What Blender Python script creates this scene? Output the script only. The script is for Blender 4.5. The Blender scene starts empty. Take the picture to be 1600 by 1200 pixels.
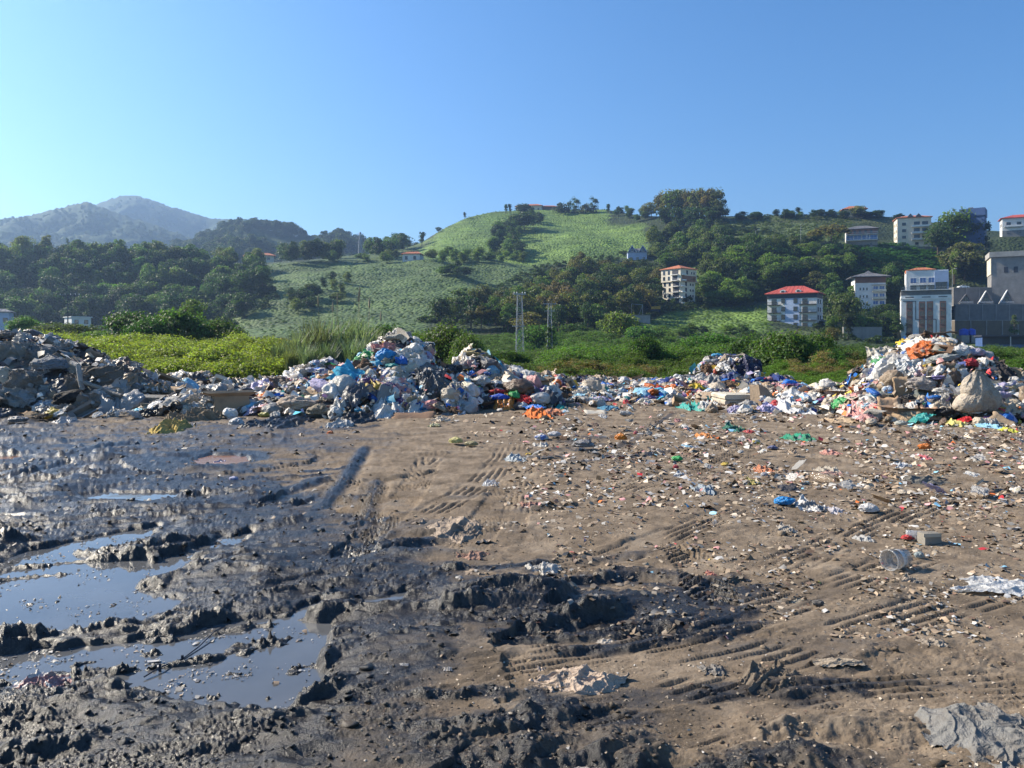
import bpy, bmesh, math, random
import numpy as np
from mathutils import Vector, Matrix
from mathutils.bvhtree import BVHTree

S = bpy.context.scene
COL = S.collection
R = math.radians

# ------------------------------------------------------------------ camera, sky, sun, exposure
F, CX, HY, CZ = 1200.0, 800.0, 540.0, 1.65      # focal length, centre, horizon row (in 1600x1200 px), eye height
cam = bpy.data.cameras.new('camera')
cam.sensor_width = 36.0; cam.lens = 36.0 * F / 1600.0
cam.shift_y = -(600.0 - HY) / 1600.0
cam.clip_start = 0.1; cam.clip_end = 12000
camo = bpy.data.objects.new('camera', cam); COL.objects.link(camo)
camo.location = (0, 0, CZ); camo.rotation_euler = (R(90), 0, 0)
S.camera = camo

SUN_AZ, SUN_EL = R(-70), R(34)                   # azimuth clockwise from +Y
world = bpy.data.worlds.new('World'); S.world = world
world.use_nodes = True
wn = world.node_tree.nodes; wl = world.node_tree.links
bg = wn['Background']
sky = wn.new('ShaderNodeTexSky'); sky.sky_type = 'NISHITA'
sky.sun_disc = False; sky.sun_elevation = SUN_EL; sky.sun_rotation = SUN_AZ
sky.altitude = 0; sky.air_density = 1.0; sky.dust_density = 0.15; sky.ozone_density = 4.0
hsv = wn.new('ShaderNodeHueSaturation'); hsv.inputs['Saturation'].default_value = 1.24; hsv.inputs['Hue'].default_value = 0.501
wl.new(sky.outputs[0], hsv.inputs['Color']); wl.new(hsv.outputs[0], bg.inputs[0]); bg.inputs[1].default_value = 0.080
sl = bpy.data.lights.new('sun', 'SUN'); sl.energy = 5.0; sl.angle = R(0.53); sl.color = (1.0, 0.90, 0.74)
so = bpy.data.objects.new('sun', sl); COL.objects.link(so)
sd = Vector((math.sin(SUN_AZ) * math.cos(SUN_EL), math.cos(SUN_AZ) * math.cos(SUN_EL), math.sin(SUN_EL)))
so.rotation_euler = sd.to_track_quat('Z', 'Y').to_euler(); so.location = (-60, 40, 60)
S.view_settings.view_transform = 'Standard'; S.view_settings.look = 'None'
S.view_settings.exposure = 1.2; S.view_settings.gamma = 1
S.view_settings.use_curve_mapping = False
S.render.engine = 'CYCLES'
S.cycles.use_denoising = True
S.cycles.max_bounces = 6; S.cycles.diffuse_bounces = 2; S.cycles.glossy_bounces = 3
S.cycles.transmission_bounces = 4; S.cycles.volume_bounces = 0; S.cycles.transparent_max_bounces = 8
S.cycles.caustics_reflective = False; S.cycles.caustics_refractive = False

# ------------------------------------------------------------------ small helpers
rs = np.random.RandomState(11)
rnd = random.Random(7)

def P(px, py, Y):
    return Vector(((px - CX) / F * Y, Y, CZ - (py - HY) / F * Y))

def gp(px, py):                                   # pixel -> point on level ground
    Y = CZ * F / (py - HY)
    return ((px - CX) / F * Y, Y)

_perm = {}
def _tab(seed):
    if seed not in _perm:
        r = np.random.RandomState(seed + 1000)
        p = r.permutation(1024); a = r.rand(1024) * 2 * np.pi
        _perm[seed] = (p, np.cos(a), np.sin(a), r.normal(size=(1024, 3)))
    return _perm[seed]

def perlin(x, y, seed=0):
    p, gx, gy, _ = _tab(seed)
    xi = np.floor(x).astype(np.int64); yi = np.floor(y).astype(np.int64)
    fx = x - xi; fy = y - yi
    u = fx * fx * fx * (fx * (fx * 6 - 15) + 10); v = fy * fy * fy * (fy * (fy * 6 - 15) + 10)
    def g(i, j, dx, dy):
        k = p[(p[i & 1023] + j) & 1023]
        return gx[k] * dx + gy[k] * dy
    a = g(xi, yi, fx, fy); b = g(xi + 1, yi, fx - 1, fy)
    c = g(xi, yi + 1, fx, fy - 1); d = g(xi + 1, yi + 1, fx - 1, fy - 1)
    return ((a + u * (b - a)) * (1 - v) + (c + u * (d - c)) * v) * 1.4

def fbm(x, y, octv=4, seed=0, gain=0.5, lac=2.03):
    s = 0; a = 1.0
    for i in range(octv):
        s = s + a * perlin(x, y, seed + i); x = x * lac; y = y * lac; a *= gain
    return s

def perlin3(q, seed=0):
    p, _, _, g3 = _tab(seed)
    i = np.floor(q).astype(np.int64); f = q - i
    w = f * f * f * (f * (f * 6 - 15) + 10)
    out = 0
    for dx in (0, 1):
        for dy in (0, 1):
            for dz in (0, 1):
                k = p[(p[(p[(i[:, 0] + dx) & 1023] + i[:, 1] + dy) & 1023] + i[:, 2] + dz) & 1023]
                d = (g3[k] * (f - np.array([dx, dy, dz]))).sum(1)
                wt = (w[:, 0] if dx else 1 - w[:, 0]) * (w[:, 1] if dy else 1 - w[:, 1]) * (w[:, 2] if dz else 1 - w[:, 2])
                out = out + wt * d
    return out

def sstep(a, b, x):
    t = np.clip((x - a) / (b - a), 0, 1)
    return t * t * (3 - 2 * t)

def mesh_np(name, v, faces, mat=None, attrs=None, smooth=False):
    """faces: int array (n,3) or (n,4)"""
    me = bpy.data.meshes.new(name)
    v = np.asarray(v, dtype=np.float32); faces = np.asarray(faces, dtype=np.int32)
    n, k = faces.shape
    me.vertices.add(len(v)); me.vertices.foreach_set('co', v.ravel())
    me.loops.add(n * k); me.loops.foreach_set('vertex_index', faces.ravel())
    me.polygons.add(n); me.polygons.foreach_set('loop_start', np.arange(0, n * k, k, dtype=np.int32))
    if smooth: me.polygons.foreach_set('use_smooth', np.ones(n, dtype=bool))
    for an, (typ, arr) in (attrs or {}).items():
        dom = 'POINT'
        at = me.attributes.new(an, typ, dom)
        arr = np.asarray(arr, dtype=np.float32)
        at.data.foreach_set({'FLOAT': 'value', 'FLOAT_COLOR': 'color', 'FLOAT_VECTOR': 'vector'}[typ], arr.ravel())
    me.update(calc_edges=True); me.validate()
    if mat: me.materials.append(mat)
    return me

def link(name, me, parent=None, loc=None):
    o = bpy.data.objects.new(name, me); COL.objects.link(o)
    if parent is not None: o.parent = parent
    if loc is not None: o.location = loc
    return o

def tag(o, label=None, cat=None, group=None, kind=None):
    if label: o['label'] = label
    if cat: o['category'] = cat
    if group: o['group'] = group
    if kind: o['kind'] = kind
    return o

def empty(name, loc, rz=0.0, label=None, cat=None, group=None):
    o = bpy.data.objects.new(name, None); COL.objects.link(o)
    o.location = loc; o.rotation_euler = (0, 0, rz); o.empty_display_size = 0.3
    return tag(o, label, cat, group)

class MB:                                          # collects simple shapes for ONE mesh
    def __init__(s): s.v = []; s.f = []
    def add(s, vs, fs):
        b = len(s.v); s.v += [tuple(q) for q in vs]; s.f += [tuple(i + b for i in f) for f in fs]; return s
    def box(s, x0, x1, y0, y1, z0, z1):
        return s.add([(x0,y0,z0),(x1,y0,z0),(x1,y1,z0),(x0,y1,z0),(x0,y0,z1),(x1,y0,z1),(x1,y1,z1),(x0,y1,z1)],
                     [(0,3,2,1),(4,5,6,7),(0,1,5,4),(1,2,6,5),(2,3,7,6),(3,0,4,7)])
    def bar(s, a, b, r, n=4, r2=None):
        a = Vector(a); b = Vector(b); d = (b - a)
        if d.length < 1e-6: return s
        d.normalize(); u = d.orthogonal().normalized(); w = d.cross(u); r2 = r if r2 is None else r2
        vs = []
        for c, q in ((a, r), (b, r2)):
            for k in range(n):
                t = 2 * math.pi * (k + .5) / n
                vs.append(c + (u * math.cos(t) + w * math.sin(t)) * q)
        fs = [(k, (k + 1) % n, n + (k + 1) % n, n + k) for k in range(n)]
        fs += [tuple(range(n - 1, -1, -1)), tuple(range(n, 2 * n))]
        return s.add(vs, fs)
    def tube(s, pts, r, n=5):
        for a, b in zip(pts[:-1], pts[1:]): s.bar(a, b, r, n)
        return s
    def lathe(s, prof, n=12, cx=0, cy=0):
        vs = []
        for r, z in prof:
            for k in range(n):
                t = 2 * math.pi * k / n; vs.append((cx + r * math.cos(t), cy + r * math.sin(t), z))
        fs = []
        for j in range(len(prof) - 1):
            for k in range(n):
                fs.append((j*n+k, j*n+(k+1)%n, (j+1)*n+(k+1)%n, (j+1)*n+k))
        return s.add(vs, fs)
    def prism(s, prof, y0, y1):                    # profile in x,z extruded along y
        n = len(prof)
        vs = [(x, y0, z) for x, z in prof] + [(x, y1, z) for x, z in prof]
        fs = [(k, (k+1) % n, n + (k+1) % n, n + k) for k in range(n)] + [tuple(range(n-1,-1,-1)), tuple(range(n, 2*n))]
        return s.add(vs, fs)
    def mesh(s, name, mat=None, smooth=False):
        me = bpy.data.meshes.new(name); me.from_pydata(s.v, [], s.f); me.update()
        bm = bmesh.new(); bm.from_mesh(me); bmesh.ops.recalc_face_normals(bm, faces=bm.faces); bm.to_mesh(me); bm.free()
        if smooth: me.polygons.foreach_set('use_smooth', np.ones(len(me.polygons), dtype=bool))
        if mat: me.materials.append(mat)
        return me
    def build(s, name, mat, parent=None, smooth=False, loc=None):
        return link(name, s.mesh(name, mat, smooth), parent, loc)

def copy_tree(o, parent=None):
    c = o.copy(); COL.objects.link(c)
    if parent is not None: c.parent = parent
    for ch in o.children: copy_tree(ch, c)
    return c

# ------------------------------------------------------------------ materials
def mat(name):
    m = bpy.data.materials.new(name); m.use_nodes = True
    nt = m.node_tree; b = nt.nodes['Principled BSDF']
    return m, nt, b

def nd(nt, typ, **kw):
    n = nt.nodes.new(typ)
    for k, v in kw.items():
        if k in n.inputs.keys(): n.inputs[k].default_value = v
        else: setattr(n, k, v)
    return n

def mix(nt, fac, a, b, blend='MIX'):
    n = nt.nodes.new('ShaderNodeMix'); n.data_type = 'RGBA'; n.blend_type = blend
    for s, val in ((n.inputs[0], fac), (n.inputs[6], a), (n.inputs[7], b)):
        if hasattr(val, 'is_output'): nt.links.new(val, s)
        elif isinstance(val, (int, float)): s.default_value = val
        else: s.default_value = (*val[:3], 1)
    return n.outputs[2]

def ramp(nt, src, stops):
    n = nt.nodes.new('ShaderNodeValToRGB'); e = n.color_ramp.elements
    while len(e) < len(stops): e.new(0.5)
    for el, (p, c) in zip(e, stops):
        el.position = p; el.color = (*c, 1) if len(c) == 3 else c
    nt.links.new(src, n.inputs[0]); return n.outputs[0]

def noise(nt, scale, detail=4, rough=0.6, coord='Object', dist=0.0):
    tc = nt.nodes.new('ShaderNodeTexCoord'); n = nt.nodes.new('ShaderNodeTexNoise')
    n.inputs['Scale'].default_value = scale; n.inputs['Detail'].default_value = detail
    n.inputs['Roughness'].default_value = rough; n.inputs['Distortion'].default_value = dist
    nt.links.new(tc.outputs[coord], n.inputs['Vector']); return n.outputs[0]

def bump(nt, b, src, strength=0.5, dist=0.02):
    n = nt.nodes.new('ShaderNodeBump'); n.inputs['Strength'].default_value = strength
    n.inputs['Distance'].default_value = dist
    nt.links.new(src, n.inputs['Height']); nt.links.new(n.outputs[0], b.inputs['Normal'])

_simple = {}
def simple(name, col, rough=0.7, grime=0.25, scale=1.5, metal=0.0, spec=0.4):
    if name in _simple: return _simple[name]
    m, nt, b = mat(name)
    n = noise(nt, scale, 5, 0.65)
    dark = tuple(c * (1 - grime) for c in col)
    nt.links.new(ramp(nt, n, [(0.3, dark), (0.65, col)]), b.inputs['Base Color'])
    b.inputs['Roughness'].default_value = rough; b.inputs['Metallic'].default_value = metal
    b.inputs['Specular IOR Level'].default_value = spec
    _simple[name] = m; return m
# ------------------------------------------------------------------ ground of the tip: ruts, berms, tread marks, puddles
def smooth_path(pts, n=6):
    p = [np.array(q, float) for q in pts]
    if len(p) < 3: 
        return np.array([p[0] + (p[-1] - p[0]) * t for t in np.linspace(0, 1, n)])
    p = [2 * p[0] - p[1]] + p + [2 * p[-1] - p[-2]]
    out = []
    for i in range(1, len(p) - 2):
        for t in np.linspace(0, 1, n, endpoint=(i == len(p) - 3)):
            a, b, c, d = p[i-1], p[i], p[i+1], p[i+2]
            out.append(0.5 * ((2*b) + (c-a)*t + (2*a-5*b+4*c-d)*t*t + (3*b-a-3*c+d)*t**3))
    return np.array(out)

def ipath(*pp): return smooth_path([gp(*q) for q in pp])

BERMS = []   # (path, half width, height, wet)
def berm(w, h, wet, *pp): BERMS.append((ipath(*pp), w, h, wet))
berm(.07,.12,1, (-40,1010),(60,992),(130,982),(225,972))
berm(.035,.11,1, (90,1034),(170,1022),(280,1010))
berm(.03,.09,1, (150,1050),(240,1036),(330,1024),(430,1004))
berm(.05,.11,1, (340,1050),(420,1036),(470,1046))
berm(.03,.08,1, (-20,945),(80,934),(190,922))
berm(.08,.09,1, (10,1098),(90,1085),(170,1066),(255,1046))
berm(.06,.06,1, (-30,1128),(60,1118),(140,1105))
berm(.08,.07,1, (-40,1185),(70,1168),(170,1148),(285,1122))
berm(.07,.07,1, (240,1200),(330,1180),(395,1158))
berm(.08,.07,1, (340,1008),(420,998),(475,985))
berm(.08,.07,1, (430,1045),(500,1030),(590,1000))
berm(.06,.05,1, (180,1002),(260,985),(330,960),(380,930))
berm(.07,.07,1, (480,892),(540,872),(620,855),(700,838))
berm(.07,.07,1, (510,915),(570,900),(640,880))
berm(.09,.10,1, (600,955),(720,948),(830,932),(905,910))
berm(.08,.09,1, (620,985),(700,968),(800,972),(900,955),(1000,930))
berm(.06,.06,1, (560,1010),(660,995),(740,990))
berm(.06,.07,.4, (800,1122),(870,1112),(940,1088))
berm(.09,.09,.6, (640,1182),(740,1172),(840,1160),(960,1165),(1070,1148))
berm(.10,.09,.2, (1050,1178),(1150,1186),(1260,1178),(1400,1192))
berm(.07,.06,.3, (1180,1075),(1290,1062),(1370,1068))
berm(.07,.06,.2, (1130,1130),(1230,1122),(1330,1126),(1480,1135))
berm(.06,.06,.9, (430,880),(470,830),(500,790),(540,745),(575,690))
berm(.06,.05,.6, (545,870),(570,820),(578,780),(590,740))
berm(.07,.07,1, (-40,752),(60,730),(140,706),(215,688))
berm(.05,.05,1, (30,735),(110,712),(190,692))
berm(.08,.07,1, (-40,806),(60,801),(180,795),(280,778),(360,764))
berm(.08,.07,1, (-40,860),(30,846),(120,818))
berm(.05,.05,1, (110,868),(180,872),(250,856),(300,840))
berm(.05,.05,1, (215,880),(262,868))
berm(.08,.07,1, (280,780),(360,772),(440,765),(520,742))
berm(.07,.06,.9, (330,880),(400,862),(450,848))
berm(.07,.06,.9, (170,925),(240,912),(310,893),(370,870))
berm(.06,.06,.9, (380,905),(450,890),(500,862))
berm(.07,.06,.8, (450,935),(540,925),(640,910),(740,880))
berm(.05,.05,.5, (880,880),(960,868),(1040,862))
berm(.06,.06,.6, (900,905),(1000,892),(1090,905),(1180,898))
berm(.06,.06,.9, (980,965),(1060,972),(1130,958),(1190,940))
for pp_ in (((560,905),(680,892),(790,888),(880,872)),((590,928),(720,918),(850,908),(960,900)),((640,962),(760,952),(880,955),(980,944)),((700,998),(820,990),(950,985),(1080,962)),((820,1010),(950,1006),(1090,988),(1200,965)),((470,1110),(600,1092),(720,1090),(830,1078)),((540,1150),(680,1138),(800,1140),(900,1128)),((380,1140),(480,1120),(560,1112)),((300,905),(400,888),(480,862),(540,842)),((250,820),(340,806),(430,792),(500,770)),((60,770),(160,752),(260,748),(350,735)),((0,680),(120,668),(220,664))):
    berm(.035,.055,.9, *pp_)
berm(.05,.05,.5, (1060,640),(980,690),(900,715))
berm(.05,.04,.7, (880,690),(960,715),(1060,700))
_r = random.Random(3)
for _ in range(70):                                # smaller berms that follow the way the machines turned
    px = _r.uniform(-60, 760); py = 620 + 560 * _r.random() ** 1.3
    x, y = gp(px, py); L = _r.uniform(.35, 1.3) * (0.6 + y / 14)
    a = R(_r.uniform(8, 46)) if px < 500 else R(_r.uniform(2, 30))
    BERMS.append((smooth_path([(x, y), (x + L*.5*math.cos(a), y + L*.5*math.sin(a)), (x + L*math.cos(a+.2), y + L*math.sin(a+.2))], 5),
                  _r.uniform(.025, .06), _r.uniform(.02, .05), .8 if px < 520 else .35))

TRACKS = []  # (path, half width, depth, kind)
TRACKS.append((ipath((798,832),(806,800),(812,765),(822,738)), .13, .014, 'ribs'))
TRACKS.append((ipath((1130,965),(1105,910),(1075,868),(1030,835)), .16, .024, 'cleats'))
TRACKS.append((ipath((470,900),(490,840),(515,790),(545,740)), .19, .022, 'cleats'))
TRACKS.append((ipath((545,900),(560,850),(575,800),(590,750)), .15, .020, 'cleats'))
TRACKS.append((ipath((520,1085),(700,1045),(900,1012),(1120,968),(1330,905),(1480,850)), .19, .0075, 'lines'))
TRACKS.append((ipath((760,1130),(900,1098),(1080,1052),(1250,1008),(1450,950),(1620,900)), .19, .0075, 'lines'))
TRACKS.append((ipath((560,950),(760,905),(960,868),(1100,815),(1260,755)), .18, .008, 'lines'))
TRACKS.append((ipath((600,830),(700,785),(770,735),(800,690)), .2, .011, 'lines'))
TRACKS.append((ipath((900,790),(1040,745),(1180,700),(1290,668)), .22, .012, 'lines'))
TRACKS.append((ipath((1060,720),(1180,690),(1350,668),(1600,650)), .24, .014, 'lines'))
TRACKS.append((ipath((1180,900),(1320,840),(1480,780),(1640,740)), .2, .010, 'lines'))
TRACKS.append((ipath((700,900),(735,850),(790,770),(830,710),(850,670)), .17, .012, 'cleats'))
TRACKS.append((ipath((1000,1150),(1180,1100),(1400,1075),(1640,1060)), .16, .0075, 'lines'))
TRACKS.append((ipath((380,980),(470,930),(560,850),(640,770),(680,700)), .17, .016, 'cleats'))

PUDDLES = [
 [(-120,885),(0,868),(60,852),(130,838),(200,824),(246,818),(238,835),(180,850),(112,860),(205,868),(240,872),(300,852),(350,834),(394,827),(380,844),(300,866),(332,876),(290,892),(208,908),(262,925),(285,932),(270,952),(200,975),(120,987),(40,994),(-120,1008)],
 [(-120,1030),(60,1006),(180,998),(280,982),(350,966),(470,954),(512,966),(515,1000),(500,1040),(505,1076),(440,1108),(335,1096),(270,1082),(160,1060),(100,1072),(0,1088),(-120,1104)],
 [(560,930),(640,918),(650,930),(600,945),(556,946)],
 [(452,948),(502,934),(496,955),(462,963)],
 [(-60,1152),(100,1140),(132,1150),(40,1166),(-60,1172)],
 [(118,771),(170,764),(215,767),(300,765),(312,772),(240,779),(190,784),(140,779)],
 [(296,716),(330,708),(387,710),(392,718),(350,726),(310,723)],
 [(-40,712),(30,709),(62,712),(0,719)],
]
PUDW = [np.array([gp(*q) for q in p]) for p in PUDDLES]
WATER = -0.030

def seg_dist(x, y, path, margin):
    """distance to a polyline, arc length along it and signed side, for points near it"""
    D = np.full(x.shape, 9e9); A = np.zeros(x.shape); Sg = np.zeros(x.shape)
    idx = np.nonzero((x > path[:,0].min()-margin) & (x < path[:,0].max()+margin) & (y > path[:,1].min()-margin) & (y < path[:,1].max()+margin))[0]
    if len(idx) == 0: return idx, None, None, None, 0
    xs = x[idx]; ys = y[idx]; d = np.full(len(idx), 9e9); al = np.zeros(len(idx)); sg = np.zeros(len(idx)); s0 = 0
    for (ax, ay), (bx, by) in zip(path[:-1], path[1:]):
        dx, dy = bx-ax, by-ay; L = math.hypot(dx, dy) + 1e-9
        t = np.clip(((xs-ax)*dx + (ys-ay)*dy) / (L*L), 0, 1)
        ex = xs-ax-t*dx; ey = ys-ay-t*dy; q = np.hypot(ex, ey); m = q < d
        d[m] = q[m]; al[m] = (s0 + t*L)[m]; sg[m] = np.sign(dx*ey - dy*ex)[m]; s0 += L
    return idx, d, al, sg, s0

def poly_sd(x, y, poly):
    inside = np.zeros(x.shape, bool); d = np.full(x.shape, 9e9)
    n = len(poly)
    for i in range(n):
        ax, ay = poly[i]; bx, by = poly[(i+1) % n]
        dx, dy = bx-ax, by-ay
        t = np.clip(((x-ax)*dx + (y-ay)*dy) / (dx*dx + dy*dy + 1e-12), 0, 1)
        d = np.minimum(d, np.hypot(x-ax-t*dx, y-ay-t*dy))
        c = ((ay > y) != (by > y)) & (x < (bx-ax) * (y-ay) / (by-ay + 1e-12) + ax)
        inside ^= c
    return np.where(inside, -d, d)

WETSPOTS = [ # px, py, rx, ry, amount (dark wet mud; positions where it lies on the ground)
 (60,1000,420,170,1.1),(200,1150,360,120,1.0),(150,850,330,100,1.0),(100,740,300,60,.75),(330,790,200,60,.7),(420,1050,230,130,.7),
 (560,910,200,60,.8),(480,860,130,80,.6),(760,945,330,42,.95),(960,935,220,38,.8),(1080,970,160,22,.7),(580,1160,260,60,.55),
 (900,1115,200,28,.7),(1150,1075,220,20,.55),(1290,1068,200,16,.6),(1000,1190,420,22,.7),(560,1030,180,50,.6),(640,880,120,40,.5),
 (330,690,260,40,.5),(-60,690,260,60,.6),(640,830,160,22,.35),(900,700,60,16,.45),(1230,1010,200,16,.3),(1250,925,150,14,.25),(780,830,60,18,.2)]

def ground_eval(x, Y, fine=True):
    x = np.asarray(x, float); Y = np.asarray(Y, float)
    px = CX + F * x / Y; py = HY + F * CZ / Y
    n1 = fbm(x*.9, Y*.9, 3, 21)
    wet = np.zeros(x.shape)
    jx = px + 75 * fbm(x*1.1, Y*1.6, 5, 61, .62); jy = py + 30 * fbm(x*1.3+9, Y*2.2, 5, 66, .62)
    for a, b, rx, ry, v in WETSPOTS:
        q = ((jx-a)/rx)**2 + ((jy-b)/ry)**2
        wet = np.maximum(wet, v * np.exp(-q*q*.8))
    h = .035 * fbm(x*.35, Y*.35, 2, 31) + .022 * n1
    h0 = h
    rough = .35 + .65 * sstep(-.3, .5, fbm(x*.7+4, Y*.7, 2, 41)) 
    rough = np.maximum(rough * .8, wet)
    if fine:
        ca_, sa_ = math.cos(R(20)), math.sin(R(20)); u = x*ca_ + Y*sa_; v = -x*sa_ + Y*ca_      # the way the machines smear the mud
        wu = u + .25*perlin(x*1.4, Y*1.4, 56); wv = v + .16*perlin(x*1.2+5, Y*1.2, 57)
        long_ = np.clip(1 - 1.9*np.abs(perlin(wu*.55, wv*2.3, 58)), 0, 1)**2 * sstep(-.2, .35, perlin(u*.7, v*1.6, 59))
        long2 = np.clip(1 - 2.0*np.abs(perlin(wu*1.1, wv*5.2, 60)), 0, 1)**2 * sstep(-.2, .4, perlin(u*1.1+9, v*2.2, 62))
        patch = .35 + .65*sstep(-.25, .35, fbm(x*1.9, Y*1.9, 2, 63)); patch2 = sstep(-.3, .4, perlin(x*4.3, Y*4.3, 64))
        nb = perlin(wu*3.0, wv*5.5, 51); nc = perlin(u*7, v*13, 52); ne = perlin(u*20, v*28, 53); ng = perlin(u*46, v*60, 54); nh = perlin(x*105, Y*105, 55)
        lump = np.abs(nb)*.022 + np.abs(nc)*.016 + patch*(.8+.5*wet)*(np.abs(ne)*.013*patch2 + np.abs(ng)*.010 + np.abs(nh)*.006) + (long_*.075 + long2*.034)*np.clip(wet*1.3, .12, 1)
        far = 1 + .6 * sstep(5, 14, Y)
        lumpf = lump * (.44 + .48 * rough)
        h = h + (lump - .018) * (.44 + .48 * rough) * far
    for path, w, hh, wt in BERMS:
        idx, d, al, sg, L = seg_dist(x, Y, path, 4*w + .1)
        if d is None: continue
        xs, ys = x[idx], Y[idx]
        endf = sstep(0, .18*L, al) * sstep(0, .18*L, L - al)
        var = .6 + .8 * perlin(al*2.6, al*0 + hh*90, 71) + .35 * perlin(xs*9, ys*9, 72)
        dd = d + .55*w*perlin(xs*8, ys*8, 73) + .35*w*perlin(xs*21, ys*21, 79)
        ridge = np.exp(-(dd/(1.25*w))**2)
        rut = np.exp(-((dd*sg + 1.9*w)/(1.0*w))**2)
        clod = 1 + (.22*perlin(xs*11, ys*11, 74) + .10*perlin(xs*26, ys*26, 75) if fine else 0)
        h[idx] += (hh*.58*np.clip(var, .08, 1.35)*ridge*clod - .45*hh*rut) * endf + (ridge*endf*(np.abs(perlin(al*6, d*sg*24+7, 86))*.022 + np.abs(perlin(xs*33, ys*33, 87))*.007) if fine else 0)
        wet[idx] = np.maximum(wet[idx], wt * endf * np.exp(-(d/(2.2*w))**2) * .8)
    if fine:
        for path, w, dep, kind in TRACKS:
            idx, d, al, sg, L = seg_dist(x, Y, path, 2*w)
            if d is None: continue
            e = sstep(w*1.15, w*.9, d) * sstep(0, .15*L, al) * sstep(0, .15*L, L-al)
            v = d*sg/w
            if kind == 'ribs': pat = np.where(np.abs(np.sin(v*math.pi*2.0)) > .45, 1.0, -1.0) * (.7 + .3*np.sign(np.sin(al*70)))
            elif kind == 'cleats': pat = np.sign(np.sin((al + .12*np.abs(v))*2*math.pi/.085 )) * np.where(np.abs(v) > .12, 1, 0)
            else: pat = np.sign(np.clip(np.sin(v*math.pi*4.5 + .6*perlin(al*2, v, 77))*1.6, -1, 1)*(.55+.45*perlin(al*5, v*2, 88)))
            brk = sstep(-.3, .25, fbm(x[idx]*2.2, Y[idx]*2.2, 2, 78))
            h[idx] = h[idx]*(1-.45*e) + e*(-.012 + dep*pat*brk)
    sdm = np.full(x.shape, 9.0)
    for poly in PUDW:
        mg = .9
        m = np.nonzero((x > poly[:,0].min()-mg) & (x < poly[:,0].max()+mg) & (Y > poly[:,1].min()-mg) & (Y < poly[:,1].max()+mg))[0]
        if len(m) == 0: continue
        sd = poly_sd(x[m], Y[m], poly) + .05*perlin(x[m]*5, Y[m]*5, 81) + .035*perlin(x[m]*14, Y[m]*14, 82)
        sdm[m] = np.minimum(sdm[m], sd)
    near = sdm < .9
    if near.any():
        sd = sdm[near]; hb = h0[near]; flat_ = sstep(.9, .25, sd); hn = h[near] - hb*flat_
        outv = np.maximum(hn, WATER + .003 + .035*sstep(0, .3, sd) + (lumpf[near]*1.1 if fine else 0))
        clods = np.clip(hn - .017, 0, .2) * .9
        speck = .5*sstep(.38, .62, perlin(x[near]*7.5, Y[near]*7.5, 83)) * np.abs(perlin(x[near]*30, Y[near]*30, 84)) * .12
        inv = WATER - .010 - np.clip(-sd*.12, 0, .018) + clods + (speck if fine else 0)
        t = sstep(.03, -.03, sd)
        h[near] = outv*(1-t) + inv*t
        wet[near] = np.maximum(wet[near], sstep(.5, .05, sd))
    h = np.where(py > 1300, h*.5, h)
    return h, np.clip(wet, 0, 1)

# ground sheet (fan of rows that follows the eye's resolution), falls off at its far edge under the weeds
rows = np.concatenate([np.linspace(1330, 1215, 20, endpoint=False), np.linspace(1215, 640, 440, endpoint=False), np.linspace(640, 588, 60)])
Yr = CZ * F / (rows - HY)
us = np.linspace(-.86, .86, 1000)
Yg = np.repeat(Yr, len(us)); Xg = (us[None,:] * Yr[:,None]).ravel()
hg, wg = ground_eval(Xg, Yg)
dry = fbm(Xg*.25, Yg*.25, 3, 91)
nr, nc_ = len(Yr), len(us)
ii = np.arange(nr*nc_).reshape(nr, nc_)
fq = np.stack([ii[:-1,:-1], ii[:-1,1:], ii[1:,1:], ii[1:,:-1]], -1).reshape(-1, 4)

m_mud, nt, b = mat('churned_mud')
at = nd(nt, 'ShaderNodeAttribute', attribute_name='wet')
n1 = noise(nt, 2.2, 6, .68); n2 = noise(nt, 38, 4, .7); n3 = noise(nt, .5, 3, .5)
drycol = ramp(nt, n1, [(.30, (.092,.070,.049)), (.5, (.184,.140,.098)), (.68, (.275,.218,.158))])
drycol = mix(nt, nt.nodes.new('ShaderNodeMath').outputs[0], drycol, drycol)
wetcol = ramp(nt, n2, [(.3, (.012,.0105,.0095)), (.7, (.034,.029,.025))])
ma = nd(nt, 'ShaderNodeMath', operation='MULTIPLY_ADD'); nt.links.new(n1, ma.inputs[0]); ma.inputs[1].default_value = .9; ma.inputs[2].default_value = -.45
mb_ = nd(nt, 'ShaderNodeMath', operation='ADD', use_clamp=True); nt.links.new(at.outputs['Fac'], mb_.inputs[0]); nt.links.new(ma.outputs[0], mb_.inputs[1])
mr = nd(nt, 'ShaderNodeMapRange'); nt.links.new(mb_.outputs[0], mr.inputs[0]); mr.inputs[1].default_value = .10; mr.inputs[2].default_value = .62
c = mix(nt, mr.outputs[0], drycol, wetcol)
fl = mix(nt, .35, c, ramp(nt, n2, [(.35, (.55,.55,.55)), (.65, (1.35,1.35,1.35))]), 'MULTIPLY')
nt.links.new(fl, b.inputs['Base Color'])
rr = nd(nt, 'ShaderNodeMapRange'); nt.links.new(mr.outputs[0], rr.inputs[0]); rr.inputs[3].default_value = .92; rr.inputs[4].default_value = .30
nt.links.new(rr.outputs[0], b.inputs['Roughness'])
sp = nd(nt, 'ShaderNodeMapRange'); nt.links.new(mr.outputs[0], sp.inputs[0]); sp.inputs[3].default_value = .15; sp.inputs[4].default_value = .42
nt.links.new(sp.outputs[0], b.inputs['Specular IOR Level'])
bump(nt, b, noise(nt, 60, 5, .75), .75, .012)

me = mesh_np('ground', np.stack([Xg, Yg, hg], 1), fq, m_mud, {'wet': ('FLOAT', wg)})
ground = tag(link('ground', me), kind='structure')

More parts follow.
